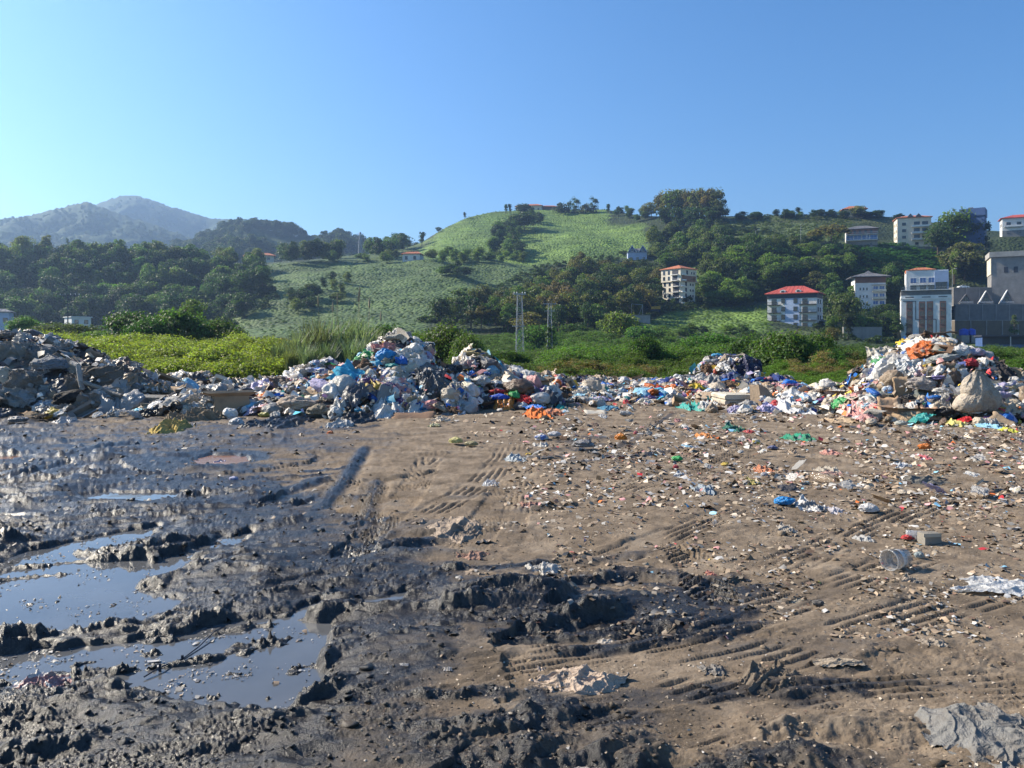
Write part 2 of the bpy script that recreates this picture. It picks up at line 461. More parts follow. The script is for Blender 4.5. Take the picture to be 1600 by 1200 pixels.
# muddy water: one flat sheet per hollow, the mud stands above it everywhere else
m_water, nt, b = mat('puddle_water')
nt.links.new(ramp(nt, noise(nt, 1.2, 4, .6), [(.35, (.075,.078,.082)), (.7, (.115,.115,.115))]), b.inputs['Base Color'])
b.inputs['Roughness'].default_value = .035; b.inputs['IOR'].default_value = 1.4; b.inputs['Specular IOR Level'].default_value = .65
bump(nt, b, noise(nt, 5, 3, .5), .04, .02)
m_wred, nt, b = mat('puddle_water_brown')
b.inputs['Base Color'].default_value = (.26,.13,.065,1); b.inputs['Roughness'].default_value = .12
def water(sel, m):
    pts = np.concatenate([PUDW[i] for i in sel]); x0, y0 = pts.min(0) - .12; x1, y1 = pts.max(0) + .12
    v = [(max(x0,-.85*y0),y0,WATER),(x1,y0,WATER),(x1,y1,WATER),(max(x0,-.85*y1),y1,WATER)]
    me = bpy.data.meshes.new('puddle'); me.from_pydata(v, [], [(0,1,2,3)]); me.materials.append(m)
    tag(link('puddle', me), kind='structure')
water([0,1,2,3,4], m_water); water([5], m_water); water([6], m_wred); water([7], m_wred)

# ------------------------------------------------------------------ heaps (height above the ground)
def hump(x, Y, px, Yc, top, rx, ry, p=2.0, q=1.0):
    xc = (px - CX) / F * Yc
    d = (np.abs((x-xc)/rx)**p + np.abs((Y-Yc)/ry)**p)**(1/p)
    return top * np.clip(1 - d**1.5, 0, 1)**q
def heap1(x, Y):   # grey heap at the left
    return np.maximum.reduce([hump(x,Y,30,21.5,1.95,3.6,3.0), hump(x,Y,90,21.0,1.55,2.6,2.6), hump(x,Y,165,20.5,1.15,2.2,2.1), hump(x,Y,-140,21.5,2.1,4.0,3.4), hump(x,Y,215,20.6,.7,1.6,1.8)])
def heap2(x, Y):   # low heap right of it
    return np.maximum.reduce([hump(x,Y,300,23.0,.70,2.2,2.4), hump(x,Y,390,23.5,.52,2.2,2.6), hump(x,Y,240,22,.45,1.6,2.2), hump(x,Y,330,19.6,.40,2.0,1.7)])
def heap3(x, Y):   # tall central heap
    return np.maximum.reduce([hump(x,Y,622,21.6,1.95,1.75,2.8,2,.8), hump(x,Y,590,20.5,1.25,2.3,2.8), hump(x,Y,505,22.0,1.15,1.7,2.4), hump(x,Y,545,20,.75,3.0,2.6), hump(x,Y,470,20.5,.62,2.0,2.2), hump(x,Y,680,20.3,.95,1.35,2.2)])
def heap4(x, Y):
    return np.maximum.reduce([hump(x,Y,745,22.6,1.42,1.35,2.5,2,.85), hump(x,Y,790,22,.85,1.6,2.2), hump(x,Y,715,21.6,.9,1.2,2.0)])
def heap5(x, Y):   # low spread behind the middle
    return np.maximum.reduce([hump(x,Y,870,26,.55,1.6,3.2), hump(x,Y,930,27.5,.42,2.2,3.4), hump(x,Y,1010,27.5,.26,2.4,3.6), hump(x,Y,970,25,.16,3.0,2.6)])
def heap6(x, Y):
    return np.maximum.reduce([hump(x,Y,1128,27.0,1.33,1.05,2.3,2.4,.75), hump(x,Y,1140,26,.85,2.0,2.6), hump(x,Y,1185,25.5,.6,2.0,2.4), hump(x,Y,1085,25.5,.5,1.6,2.0)])
def heap7(x, Y):
    return np.maximum.reduce([hump(x,Y,1240,22.5,.36,1.9,2.8), hump(x,Y,1320,22.0,.46,1.6,2.8), hump(x,Y,1180,23,.26,2.0,2.0), hump(x,Y,1300,20.0,.25,1.9,1.5)])
def heap8(x, Y):   # steep heap at the right
    return np.maximum.reduce([hump(x,Y,1450,20.2,1.78,1.75,2.6,3.2,.6), hump(x,Y,1475,18.9,1.25,1.95,2.4,2.6,.8), hump(x,Y,1560,20.2,1.0,1.7,2.5), hump(x,Y,1400,18.8,.75,1.6,2.0), hump(x,Y,1590,18.6,.6,2.0,1.8)])
HEAPS = [heap1, heap2, heap3, heap4, heap5, heap6, heap7, heap8]
def heap_h(x, Y):
    return np.maximum.reduce([f(x, Y) for f in HEAPS])
def surf(x, Y):
    x = np.atleast_1d(np.asarray(x, float)); Y = np.atleast_1d(np.asarray(Y, float))
    return heap_h(x, Y) + .035*fbm(x*.35, Y*.35, 2, 31)
_YS = np.concatenate([np.linspace(2.5, 10, 500), np.linspace(10.02, 45, 1600)])
def hit(px, py):                                   # where the line of sight through a pixel meets the tip
    x = (px-CX)/F*_YS; z = CZ - (py-HY)/F*_YS
    h = surf(x, _YS); k = np.nonzero(z <= h)[0]
    i = k[0] if len(k) else int(np.argmin(z - h))
    return Vector((x[i], _YS[i], z[i] if len(k) else h[i]))

# ------------------------------------------------------------------ far terrain
def strata_grid(cols, pxs, ts, sm=0):
    """cols: {px: [(py, Y), ...]} -> grids of py and Y"""
    ks = sorted(cols); n = len(cols[ks[0]])
    PY = np.array([[cols[k][i][0] for k in ks] for i in range(n)], float)
    YY = np.array([[cols[k][i][1] for k in ks] for i in range(n)], float)
    py = np.array([np.interp(pxs, ks, PY[i]) for i in range(n)]); yy = np.array([np.interp(pxs, ks, YY[i]) for i in range(n)])
    if sm:
        ker = np.hanning(sm); ker /= ker.sum()
        pad = sm // 2
        yy = np.array([np.convolve(np.pad(r, pad, 'edge'), ker, 'valid')[:len(pxs)] for r in yy])
        s2 = max(3, sm//2 | 1); k2 = np.hanning(s2); k2 /= k2.sum()
        py = np.array([np.convolve(np.pad(r, s2//2, 'edge'), k2, 'valid')[:len(pxs)] for r in py])
    def lerp(A):
        i = np.clip(np.floor(ts).astype(int), 0, n-2); f = (ts - i)[:, None]
        f = f
        return A[i]*(1-f) + A[i+1]*f
    return lerp(py), lerp(yy)

HILL = {
 -400: [(545,170),(528,205),(500,235),(470,246),(440,257),(412,268),(407,300)],
    0: [(545,185),(528,232),(500,268),(470,280),(440,292),(412,305),(407,345)],
  200: [(543,190),(525,245),(497,285),(468,298),(438,311),(410,325),(405,365)],
  330: [(540,190),(518,235),(492,285),(464,306),(437,328),(414,350),(409,392)],
  400: [(537,190),(515,225),(487,262),(457,296),(432,330),(416,365),(412,400)],
  500: [(535,190),(513,225),(482,262),(451,296),(426,330),(411,365),(404,440)],
  560: [(535,190),(513,225),(482,262),(451,296),(426,330),(411,365),(398,455)],
  610: [(535,190),(513,225),(482,262),(451,296),(426,330),(411,365),(394,470)],
  655: [(535,190),(513,225),(482,262),(451,296),(426,332),(410,368),(381,490)],
  690: [(535,190),(513,225),(482,262),(451,296),(426,334),(409,372),(359,505)],
  730: [(534,190),(512,228),(482,265),(451,300),(426,340),(408,380),(340,530)],
  770: [(532,190),(511,232),(481,270),(451,306),(425,348),(402,400),(331,550)],
  830: [(530,190),(510,238),(480,280),(450,318),(422,362),(392,425),(328,570)],
  900: [(528,190),(511,240),(483,284),(451,324),(420,368),(384,440),(328,570)],
  945: [(530,190),(513,240),(486,286),(453,328),(418,374),(378,446),(327,560)],
  960: [(531,190),(514,240),(487,286),(454,328),(418,374),(378,446),(330,552)],
 1000: [(534,190),(515,242),(489,286),(457,326),(420,370),(382,430),(337,520)],
 1060: [(538,190),(514,248),(487,290),(457,326),(420,365),(380,420),(339,490)],
 1130: [(540,190),(514,250),(486,292),(450,324),(412,362),(374,408),(338,470)],
 1200: [(541,190),(515,250),(484,292),(444,324),(404,358),(370,398),(337,450)],
 1350: [(545,190),(528,252),(482,300),(436,330),(400,356),(381,376),(336,445)],
 1430: [(548,190),(534,262),(478,312),(440,332),(404,360),(381,382),(342,440)],
 1500: [(549,190),(540,255),(480,322),(450,330),(410,362),(385,384),(357,430)],
 1600: [(550,190),(541,255),(480,322),(450,330),(412,362),(372,390),(364,430)],
 2000: [(552,190),(541,255),(480,322),(450,330),(412,362),(372,390),(364,430)],
}
def in_poly(px, py, poly, soft=6):
    return sstep(soft, -soft, poly_sd(px, py, np.array(poly, float)))

hp = np.arange(-400, 2001, 3.2); hts = np.linspace(0, 6, 230)
HPY, HYY = strata_grid(HILL, hp, hts, 21)
HPX = np.repeat(hp[None,:], len(hts), 0)
hx = (HPX-CX)/F*HYY; hz = CZ - (HPY-HY)/F*HYY
tt = hts[:,None]
amp = sstep(0, .6, tt) * sstep(6.0, 5.2, tt)
spur = 5.0*perlin((hx+.55*HYY)/34, (HYY-.2*hx)/120, 107) * sstep(2.4, 4.2, tt) * sstep(5.9, 5.0, tt) * sstep(620, 720, HPX) * sstep(1010, 940, HPX)
hz = hz + spur + amp * (1.6*fbm(hx/38, HYY/38, 3, 101) + .35*perlin(hx/6, HYY/6, 105))
def hill_at(px, py):                              # surface point of the hillside seen through a pixel
    i = int(np.clip(round((px - hp[0]) / 3.2), 0, len(hp)-1))
    col = CZ*0 + HY - (hz[:, i] - CZ) * F / HYY[:, i]
    k = np.nonzero(col <= py)[0]
    j = int(k[0]) if len(k) else len(hts)-1
    return Vector((hx[j, i], HYY[j, i], hz[j, i]))
C = np.zeros(HPX.shape + (3,)); C[:] = (.030,.047,.016)
jx = HPX + 9*fbm(hx/14, HYY/14, 3, 111); jy = HPY + 4*fbm(hx/14+7, HYY/14, 3, 115)
def paint(poly, col, soft=5):
    global C
    w = in_poly(jx, jy, poly, soft)[..., None]; C = C*(1-w) + np.array(col)*w
TEA_A = [(640,400),(660,386),(692,356),(735,334),(830,322),(950,322),(952,352),(1008,352),(1010,392),(965,404),(905,410),(830,408),(660,408)]
TEA_B = [(335,530),(345,505),(385,470),(425,412),(520,408),(840,408),(842,440),(740,470),(690,490),(650,530)]
TEA_C = [(985,522),(1010,505),(1040,486),(1200,478),(1205,520)]
TEA_D = [(1120,385),(1135,345),(1240,332),(1330,334),(1330,372),(1220,384)]
CREEP = [(1300,385),(1400,383),(1490,380),(1480,420),(1440,436),(1330,432)]
paint([(500,414),(520,388),(640,380),(760,385),(830,395),(830,414)], (.075,.11,.025))
paint(TEA_B, (.074,.120,.034)); paint(TEA_A, (.125,.200,.042)); paint(TEA_C, (.115,.185,.038)); paint(TEA_D, (.090,.125,.044)); paint(CREEP, (.055,.145,.028))
paint([(1130,345),(1400,333),(1460,336),(1460,348),(1300,350)], (.075,.090,.034))
paint([(1040,420),(1135,395),(1150,440),(1100,455)], (.07,.115,.03))
paint([(900,540),(1200,528),(1420,536),(1600,556),(1600,530),(1300,520),(900,528)], (.085,.11,.035))
vv = 1 + .22*fbm(hx/22, HYY/22, 4, 121)[..., None]; C = np.clip(C*vv, .008, .4)
stripe = perlin(hx/30, hz/2.5, 131)[..., None]
C *= 1 + .10*stripe
# back of the hill
bx = hx[-1]; by = HYY[-1]; bz = hz[-1]
V = [np.stack([hx, HYY, hz], -1).reshape(-1, 3)]
for d, q in ((25, 4), (70, 22), (150, 70)):
    V.append(np.stack([bx*(by+d)/by, by+d, bz-q], -1))
nrow = len(hts)+3; ncol = len(hp)
V = np.concatenate(V); CC = np.concatenate([C.reshape(-1,3)] + [C[-1]]*3)
ii = np.arange(nrow*ncol).reshape(nrow, ncol)
hq = np.stack([ii[:-1,:-1], ii[:-1,1:], ii[1:,1:], ii[1:,:-1]], -1).reshape(-1,4)
m_hill, nt, b = mat('hillside_plants')
at = nd(nt, 'ShaderNodeAttribute', attribute_name='cover')
vo = nd(nt, 'ShaderNodeTexVoronoi', Scale=.75); tc = nd(nt, 'ShaderNodeTexCoord'); nt.links.new(tc.outputs['Object'], vo.inputs['Vector'])
c = mix(nt, .8, at.outputs['Color'], ramp(nt, vo.outputs['Distance'], [(0, (1.15,1.15,1.15)), (.75, (.78,.78,.78))]), 'MULTIPLY')
c = mix(nt, .5, c, ramp(nt, noise(nt, .12, 5, .65), [(.3, (.6,.62,.6)), (.7, (1.35,1.3,1.2))]), 'MULTIPLY')
sx = nd(nt, 'ShaderNodeMapping'); sx.inputs['Scale'].default_value = (.10,.10,1.0); nt.links.new(tc.outputs['Object'], sx.inputs[0])
rown = nd(nt, 'ShaderNodeTexNoise', Scale=.55, Detail=3.0, Roughness=.6); nt.links.new(sx.outputs[0], rown.inputs['Vector'])
c = mix(nt, .75, c, ramp(nt, rown.outputs[0], [(.38, (.62,.66,.6)), (.5, (1,1,1)), (.62, (1.25,1.22,1.1))]), 'MULTIPLY')
nt.links.new(c, b.inputs['Base Color']); b.inputs['Roughness'].default_value = .75; b.inputs['Specular IOR Level'].default_value = .25
iv = nd(nt, 'ShaderNodeMath', operation='SUBTRACT'); iv.inputs[0].default_value = 1; nt.links.new(vo.outputs['Distance'], iv.inputs[1])
bump(nt, b, iv.outputs[0], .9, .8)
ca = np.concatenate([CC, np.ones((len(CC),1))], 1)
tag(link('hillside', mesh_np('hillside', V, hq, m_hill, {'cover': ('FLOAT_COLOR', ca)}, True)), kind='structure')

# weedy field between the tip and the foot of the hill
def field_z(x, Y):
    px = CX + F*x/Y
    lo = np.interp(px, [-300, 100, 420, 560, 800, 1100, 1300, 1600, 2000], [1.25,1.15,.85,.2,-.65,-.2,.1,.1,.1])
    foot = CZ - (np.interp(px, sorted(HILL), [HILL[k][0][0] for k in sorted(HILL)]) - HY)/F*190
    z = lo * sstep(30, 50, Y)
    t = sstep(130, 186, Y)
    z = z*(1-t) + (foot - .15)*t
    return z - .12*sstep(31, 28, Y) + .75*np.abs(fbm(x/2.6, Y/4.5, 3, 141))*sstep(30, 36, Y)
fy = np.concatenate([np.linspace(26, 60, 60), np.linspace(61, 192, 60)]); fu = np.linspace(-1.05, 1.05, 260)
fY = np.repeat(fy, len(fu)); fX = (fu[None,:]*fy[:,None]).ravel(); fZ = field_z(fX, fY)
fZ = np.where(fY < 29, fZ - .25, fZ)
ii = np.arange(len(fY)).reshape(len(fy), len(fu))
m_field, nt, b = mat('weedy_soil')
c = ramp(nt, noise(nt, .22, 6, .7), [(.3, (.035,.055,.015)), (.5, (.075,.105,.022)), (.72, (.15,.12,.05))])
nt.links.new(c, b.inputs['Base Color']); b.inputs['Roughness'].default_value = .9
bump(nt, b, noise(nt, 3, 5, .7), 1, .2)
tag(link('field', mesh_np('field', np.stack([fX,fY,fZ],1), np.stack([ii[:-1,:-1],ii[:-1,1:],ii[1:,1:],ii[1:,:-1]],-1).reshape(-1,4), m_field, None, True)), kind='structure')
# plain that everything stands on, out to the horizon
m_plain = simple('far_plain', (.06,.08,.03), .95, .4, .01)
tag(MB().add([(-6000,-600,-2.2),(6000,-600,-2.2),(6000,9000,-2.2),(-6000,9000,-2.2)], [(0,1,2,3)]).build('plain', m_plain), kind='structure')

# mountains
def mountain(name, ridge, Yb, Yt, rowb, col, seed, jag, step=3):
    pxs = np.arange(ridge[0][0], ridge[-1][0]+1, step); rp = np.interp(pxs, [r[0] for r in ridge], [r[1] for r in ridge])
    ts = np.linspace(0, 1, 70)[:, None]
    Yv = Yb + (Yt-Yb)*ts + 0*pxs[None,:]
    zr = CZ - (rp-HY)/F*Yt; zb = CZ - (rowb-HY)/F*Yb
    prof = ts**1.15
    x = (pxs[None,:]-CX)/F*Yv
    spur = (Yt-Yb)*.10*fbm(x/((Yt-Yb)*.35), Yv/((Yt-Yb)*.8), 4, seed) * np.sin(np.pi*np.clip(ts,0,1))
    z = zb + (zr-zb)*prof + spur + jag*np.abs(fbm(x/(jag*1.6), Yv/(jag*1.6), 2, seed+9))*(0.3+.7*ts) - jag*.35
    bk = np.stack([x[-1]*1.15, Yv[-1]*1.15, z[-1]*.55], -1)
    v = np.concatenate([np.stack([x,Yv,z],-1).reshape(-1,3), bk])
    n = len(pxs); ii = np.arange(71*n).reshape(71, n)
    f = np.stack([ii[:-1,:-1],ii[:-1,1:],ii[1:,1:],ii[1:,:-1]],-1).reshape(-1,4)
    m, nt, b = mat(name+'_woods')
    t = noise(nt, 6/ (Yt-Yb), 5, .6); t2 = noise(nt, .09, 4, .7)
    c = ramp(nt, t, [(.42, col), (.56, tuple(q*1.15 for q in col)), (.66, (.06,.08,.03)), (.74, (.08,.10,.035))])
    c = mix(nt, .7, c, ramp(nt, t2, [(.35, (.45,.45,.45)), (.65, (1.4,1.4,1.4))]), 'MULTIPLY')
    nt.links.new(c, b.inputs['Base Color']); b.inputs['Roughness'].default_value = .9; b.inputs['Specular IOR Level'].default_value = .1
    bump(nt, b, noise(nt, .12, 4, .7), .5, 4)
    tag(link(name, mesh_np(name, v, f, m, None, True)), kind='structure')
    return pxs, rp
mountain('mountain', [(-500,362),(-250,366),(-100,356),(0,350),(60,342),(110,330),(142,322),(155,317),(172,311),(195,305),(212,305),(237,312),(262,322),(287,328),(325,340),(350,342),(400,347),(440,355),(475,369),(560,392),(700,420)], 1300, 1850, 425, (.030,.050,.022), 201, 6)
mountain('mountain', [(-500,362),(-250,364),(-100,356),(0,342),(40,339),(60,334),(82,328),(110,320),(136,314),(150,321),(200,338),(250,354),(300,374),(345,392),(420,412),(520,425)], 900, 1350, 428, (.030,.050,.022), 221, 6)
mountain('wooded_ridge', [(120,430),(200,410),(250,397),(290,388),(312,379),(340,366),(370,357),(400,355),(440,362),(465,369),(482,367),(500,367),(530,373),(552,378),(575,392),(620,400),(700,405),(800,415)], 560, 820, 430, (.030,.050,.02), 241, 4)

# ------------------------------------------------------------------ air
hz_m = bpy.data.materials.new('hazy_air'); hz_m.use_nodes = True
nt = hz_m.node_tree; nt.nodes.remove(nt.nodes['Principled BSDF'])
pv = nt.nodes.new('ShaderNodeVolumePrincipled'); pv.inputs['Color'].default_value = (.42,.64,1,1)
pv.inputs['Density'].default_value = .00027; pv.inputs['Anisotropy'].default_value = .55
nt.links.new(pv.outputs[0], nt.nodes['Material Output'].inputs['Volume'])
tag(MB().box(-3600, 3600, -300, 3300, -3.4, 470).build('haze', hz_m), kind='stuff')
# ------------------------------------------------------------------ foliage
def leaf_mat(name, jit=.25, trans=.45):
    m, nt, b = mat(name)
    oi = nd(nt, 'ShaderNodeObjectInfo'); ge = nd(nt, 'ShaderNodeNewGeometry')
    r1 = nd(nt, 'ShaderNodeMapRange'); nt.links.new(ge.outputs['Random Per Island'], r1.inputs[0]); r1.inputs[3].default_value = 1-jit*1.6; r1.inputs[4].default_value = 1+jit*1.6
    r2 = nd(nt, 'ShaderNodeMapRange'); nt.links.new(oi.outputs['Random'], r2.inputs[0]); r2.inputs[3].default_value = .75; r2.inputs[4].default_value = 1.3
    mm = nd(nt, 'ShaderNodeMath', operation='MULTIPLY'); nt.links.new(r1.outputs[0], mm.inputs[0]); nt.links.new(r2.outputs[0], mm.inputs[1])
    hs = nd(nt, 'ShaderNodeHueSaturation'); nt.links.new(oi.outputs['Color'], hs.inputs['Color']); nt.links.new(mm.outputs[0], hs.inputs['Value'])
    r3 = nd(nt, 'ShaderNodeMapRange'); nt.links.new(ge.outputs['Random Per Island'], r3.inputs[0]); r3.inputs[3].default_value = .47; r3.inputs[4].default_value = .52
    nt.links.new(r3.outputs[0], hs.inputs['Hue'])
    nt.links.new(hs.outputs[0], b.inputs['Base Color']); b.inputs['Roughness'].default_value = .55; b.inputs['Specular IOR Level'].default_value = .3
    tr = nd(nt, 'ShaderNodeBsdfTranslucent'); nt.links.new(mix(nt, 1, hs.outputs[0], (1.6,1.8,.7), 'MULTIPLY'), tr.inputs[0])
    ms = nd(nt, 'ShaderNodeMixShader'); ms.inputs[0].default_value = trans
    nt.links.new(b.outputs[0], ms.inputs[1]); nt.links.new(tr.outputs[0], ms.inputs[2]); nt.links.new(ms.outputs[0], nt.nodes['Material Output'].inputs[0])
    return m
m_leaf = leaf_mat('leaves'); m_bark = simple('bark', (.09,.065,.045), .9, .5, 3)
m_twig = simple('dry_twigs', (.16,.12,.075), .9, .4, 3)

def leaf_quads(pts, nrm, size, rg, aspect=.55):
    n = len(pts)
    a = rg.normal(size=(n,3)); a /= np.linalg.norm(a, axis=1)[:,None]
    nn = nrm + .75*rg.normal(size=(n,3)); nn /= np.linalg.norm(nn, axis=1)[:,None]
    u = np.cross(nn, a); u /= np.linalg.norm(u, axis=1)[:,None] + 1e-9
    w = np.cross(nn, u)
    s = size*(.6+.8*rg.rand(n))[:,None]
    u = u*s; w = w*s*aspect
    v = np.stack([pts-u*.5, pts+w*.5+nn*s*.08, pts+u*.5, pts-w*.5+nn*s*.08], 1).reshape(-1,3)
    return v, np.arange(4*n).reshape(n,4)

def crown_mesh(name, seed, clumps, per, size, shape='round', m=None, rad=.30, flat=1.0):
    """foliage in a unit crown: width about 1, from z=0 to z=1"""
    rg = np.random.RandomState(seed); P_, N_ = [], []
    for k in range(clumps):
        d = rg.normal(size=3); d /= np.linalg.norm(d)
        r = .40*rg.rand()**.42
        c = d*r
        if shape == 'round': c = c*np.array([1,1,.95]) + [0,0,.56]
        elif shape == 'tall': c = c*np.array([.62,.62,1.15]) + [0,0,.54]
        elif shape == 'column': c = np.array([d[0]*.10, d[1]*.10, .05+.9*rg.rand()])
        elif shape == 'cone':
            z = rg.rand()**1.3; c = np.array([d[0], d[1], 0])*.36*(1-z)*(.5+.5*rg.rand()); c[2] = .08+.85*z
        elif shape == 'spread': c = np.array([d[0]*.46, d[1]*.46, .62+.26*abs(d[2])*rg.rand()])
        elif shape == 'mound': c = np.array([d[0]*.36, d[1]*.36, .06+.42*abs(d[2])])
        elif shape == 'drape': c = np.array([d[0]*.30, d[1]*.30, .03+.8*rg.rand()])
        rr = rad*(.35+1.0*rg.rand()**1.5)
        if shape == 'column': rr *= .5
        if shape == 'cone': rr *= (1.05-.75*c[2])
        q = rg.normal(size=(per,3)); q /= np.linalg.norm(q, axis=1)[:,None]
        q[:,2] = np.where(q[:,2] < -.35, -q[:,2]*.6, q[:,2])
        jr = rr*(.62+.42*rg.rand(per))[:,None]*np.array([1,1,.8*flat])
        P_.append(c+q*jr); N_.append(q*.9 + np.array([0,0,.35]))
    p = np.concatenate(P_); nn = np.concatenate(N_)
    p[:,2] = np.clip(p[:,2], .01, 1.02)
    v, f = leaf_quads(p, nn, size, rg)
    return mesh_np(name, v, f, m or m_leaf)

def trunk_mesh(seed, h=.55, r=.028, limbs=5):
    rg = random.Random(seed); mb = MB(); lean = rg.uniform(-.05,.05)
    mid = (lean*.5, 0, h*.5); top = (lean, rg.uniform(-.03,.03), h)
    mb.bar((0,0,-.08), mid, r*1.35, 7, r); mb.bar(mid, top, r, 7, r*.55)
    for k in range(limbs):
        a = rg.uniform(0, 6.28); z0 = rg.uniform(.5,1)*h; L = rg.uniform(.18,.34)
        b0 = (lean*z0/h, 0, z0); b1 = (b0[0]+L*.7*math.cos(a), b0[1]+L*.7*math.sin(a), z0+L*.75)
        mb.bar(b0, b1, r*.5, 5, r*.18)
    return mb.mesh('trunk', m_bark)

CROWNS = {}
for k in range(3): CROWNS[('round',k)] = crown_mesh('crown', 300+k, 26, 95, .075, 'round')
for k in range(2): CROWNS[('tall',k)] = crown_mesh('crown', 310+k, 24, 90, .075, 'tall', rad=.24)
for k in range(2): CROWNS[('spread',k)] = crown_mesh('crown', 320+k, 22, 70, .075, 'spread', rad=.2)
CROWNS[('column',0)] = crown_mesh('crown', 330, 22, 55, .06, 'column')
CROWNS[('cone',0)] = crown_mesh('crown', 333, 26, 60, .07, 'cone', rad=.22)
CROWNS[('drape',0)] = crown_mesh('crown', 335, 22, 110, .07, 'drape', rad=.24)
for k in range(3): CROWNS[('mound',k)] = crown_mesh('crown', 340+k, 24, 90, .075, 'mound', rad=.27)
for k in range(3): CROWNS[('bush',k)] = crown_mesh('crown', 350+k, 46, 210, .042, 'mound', rad=.23)
TRUNKS = [trunk_mesh(400+k) for k in range(4)]
STEM = trunk_mesh(410, .4, .03, 6)

def tree(shape, loc, w, h, col, label, group, name='broadleaf_tree', cat='tree', k=None):
    ks = [q for q in CROWNS if q[0] == shape]
    me = CROWNS[ks[rnd.randrange(len(ks))] if k is None else (shape, k)]
    t = empty(name, loc, rnd.uniform(0, 6.28), label, cat, group)
    c = link('crown', me, t); low = shape in ('mound','bush','drape')
    z0 = 0 if low or shape in ('column','cone') else h*.12
    c.scale = (w*rnd.uniform(.8,1.15), w*rnd.uniform(.8,1.15), h - z0); c.location = (0,0,z0)
    c.color = (*[q*rnd.uniform(.85,1.15) for q in col], 1)
    s = link('stem' if low else 'trunk', STEM if low else TRUNKS[rnd.randrange(4)], t)
    s.scale = (h*.8, h*.8, h)
    return t

def scatter(name, protos, pts, scl, rot, color, label=None, zs=None):
    """many small plants as ONE object: instances on points (nobody could count them)"""
    n = len(pts); me = bpy.data.meshes.new(name); me.vertices.add(n)
    me.vertices.foreach_set('co', np.asarray(pts, np.float32).ravel())
    sc = np.stack([scl, scl, scl if zs is None else zs], 1)
    for an, ty, arr in (('scl','FLOAT_VECTOR',sc), ('rot','FLOAT_VECTOR', np.stack([0*rot,0*rot,rot],1))):
        a = me.attributes.new(an, ty, 'POINT'); a.data.foreach_set('vector', arr.astype(np.float32).ravel())
    kind = np.random.RandomState(n).randint(0, len(protos), n).astype(np.int32)
    a = me.attributes.new('kind', 'INT', 'POINT'); a.data.foreach_set('value', kind)
    o = link(name, me); o.color = (*color, 1)
    ng = bpy.data.node_groups.new(name, 'GeometryNodeTree')
    ng.interface.new_socket('Geometry', in_out='INPUT', socket_type='NodeSocketGeometry')
    ng.interface.new_socket('Geometry', in_out='OUTPUT', socket_type='NodeSocketGeometry')
    gi = ng.nodes.new('NodeGroupInput'); go = ng.nodes.new('NodeGroupOutput'); jn = ng.nodes.new('GeometryNodeJoinGeometry')
    def named(an, ty):
        q = ng.nodes.new('GeometryNodeInputNamedAttribute'); q.data_type = ty; q.inputs[0].default_value = an
        return [s for s in q.outputs if s.enabled and s.name == 'Attribute'][0]
    for i, pr in enumerate(protos):
        oi = ng.nodes.new('GeometryNodeObjectInfo'); oi.inputs['Object'].default_value = pr; oi.transform_space = 'ORIGINAL'
        ip = ng.nodes.new('GeometryNodeInstanceOnPoints'); cmpn = ng.nodes.new('FunctionNodeCompare'); cmpn.data_type = 'INT'; cmpn.operation = 'EQUAL'
        ints = [s for s in cmpn.inputs if s.enabled]
        ng.links.new(named('kind', 'INT'), ints[0]); ints[1].default_value = i
        ng.links.new(gi.outputs[0], ip.inputs['Points']); ng.links.new(cmpn.outputs[0], ip.inputs['Selection'])
        ng.links.new(oi.outputs['Geometry'], ip.inputs['Instance'])
        er = ng.nodes.new('FunctionNodeEulerToRotation'); ng.links.new(named('rot','FLOAT_VECTOR'), er.inputs[0]); ng.links.new(er.outputs[0], ip.inputs['Rotation'])
        ng.links.new(named('scl','FLOAT_VECTOR'), ip.inputs['Scale']); ng.links.new(ip.outputs[0], jn.inputs[0])
    ng.links.new(jn.outputs[0], go.inputs[0])
    md = o.modifiers.new('plants', 'NODES'); md.node_group = ng
    return tag(o, label, kind='stuff')

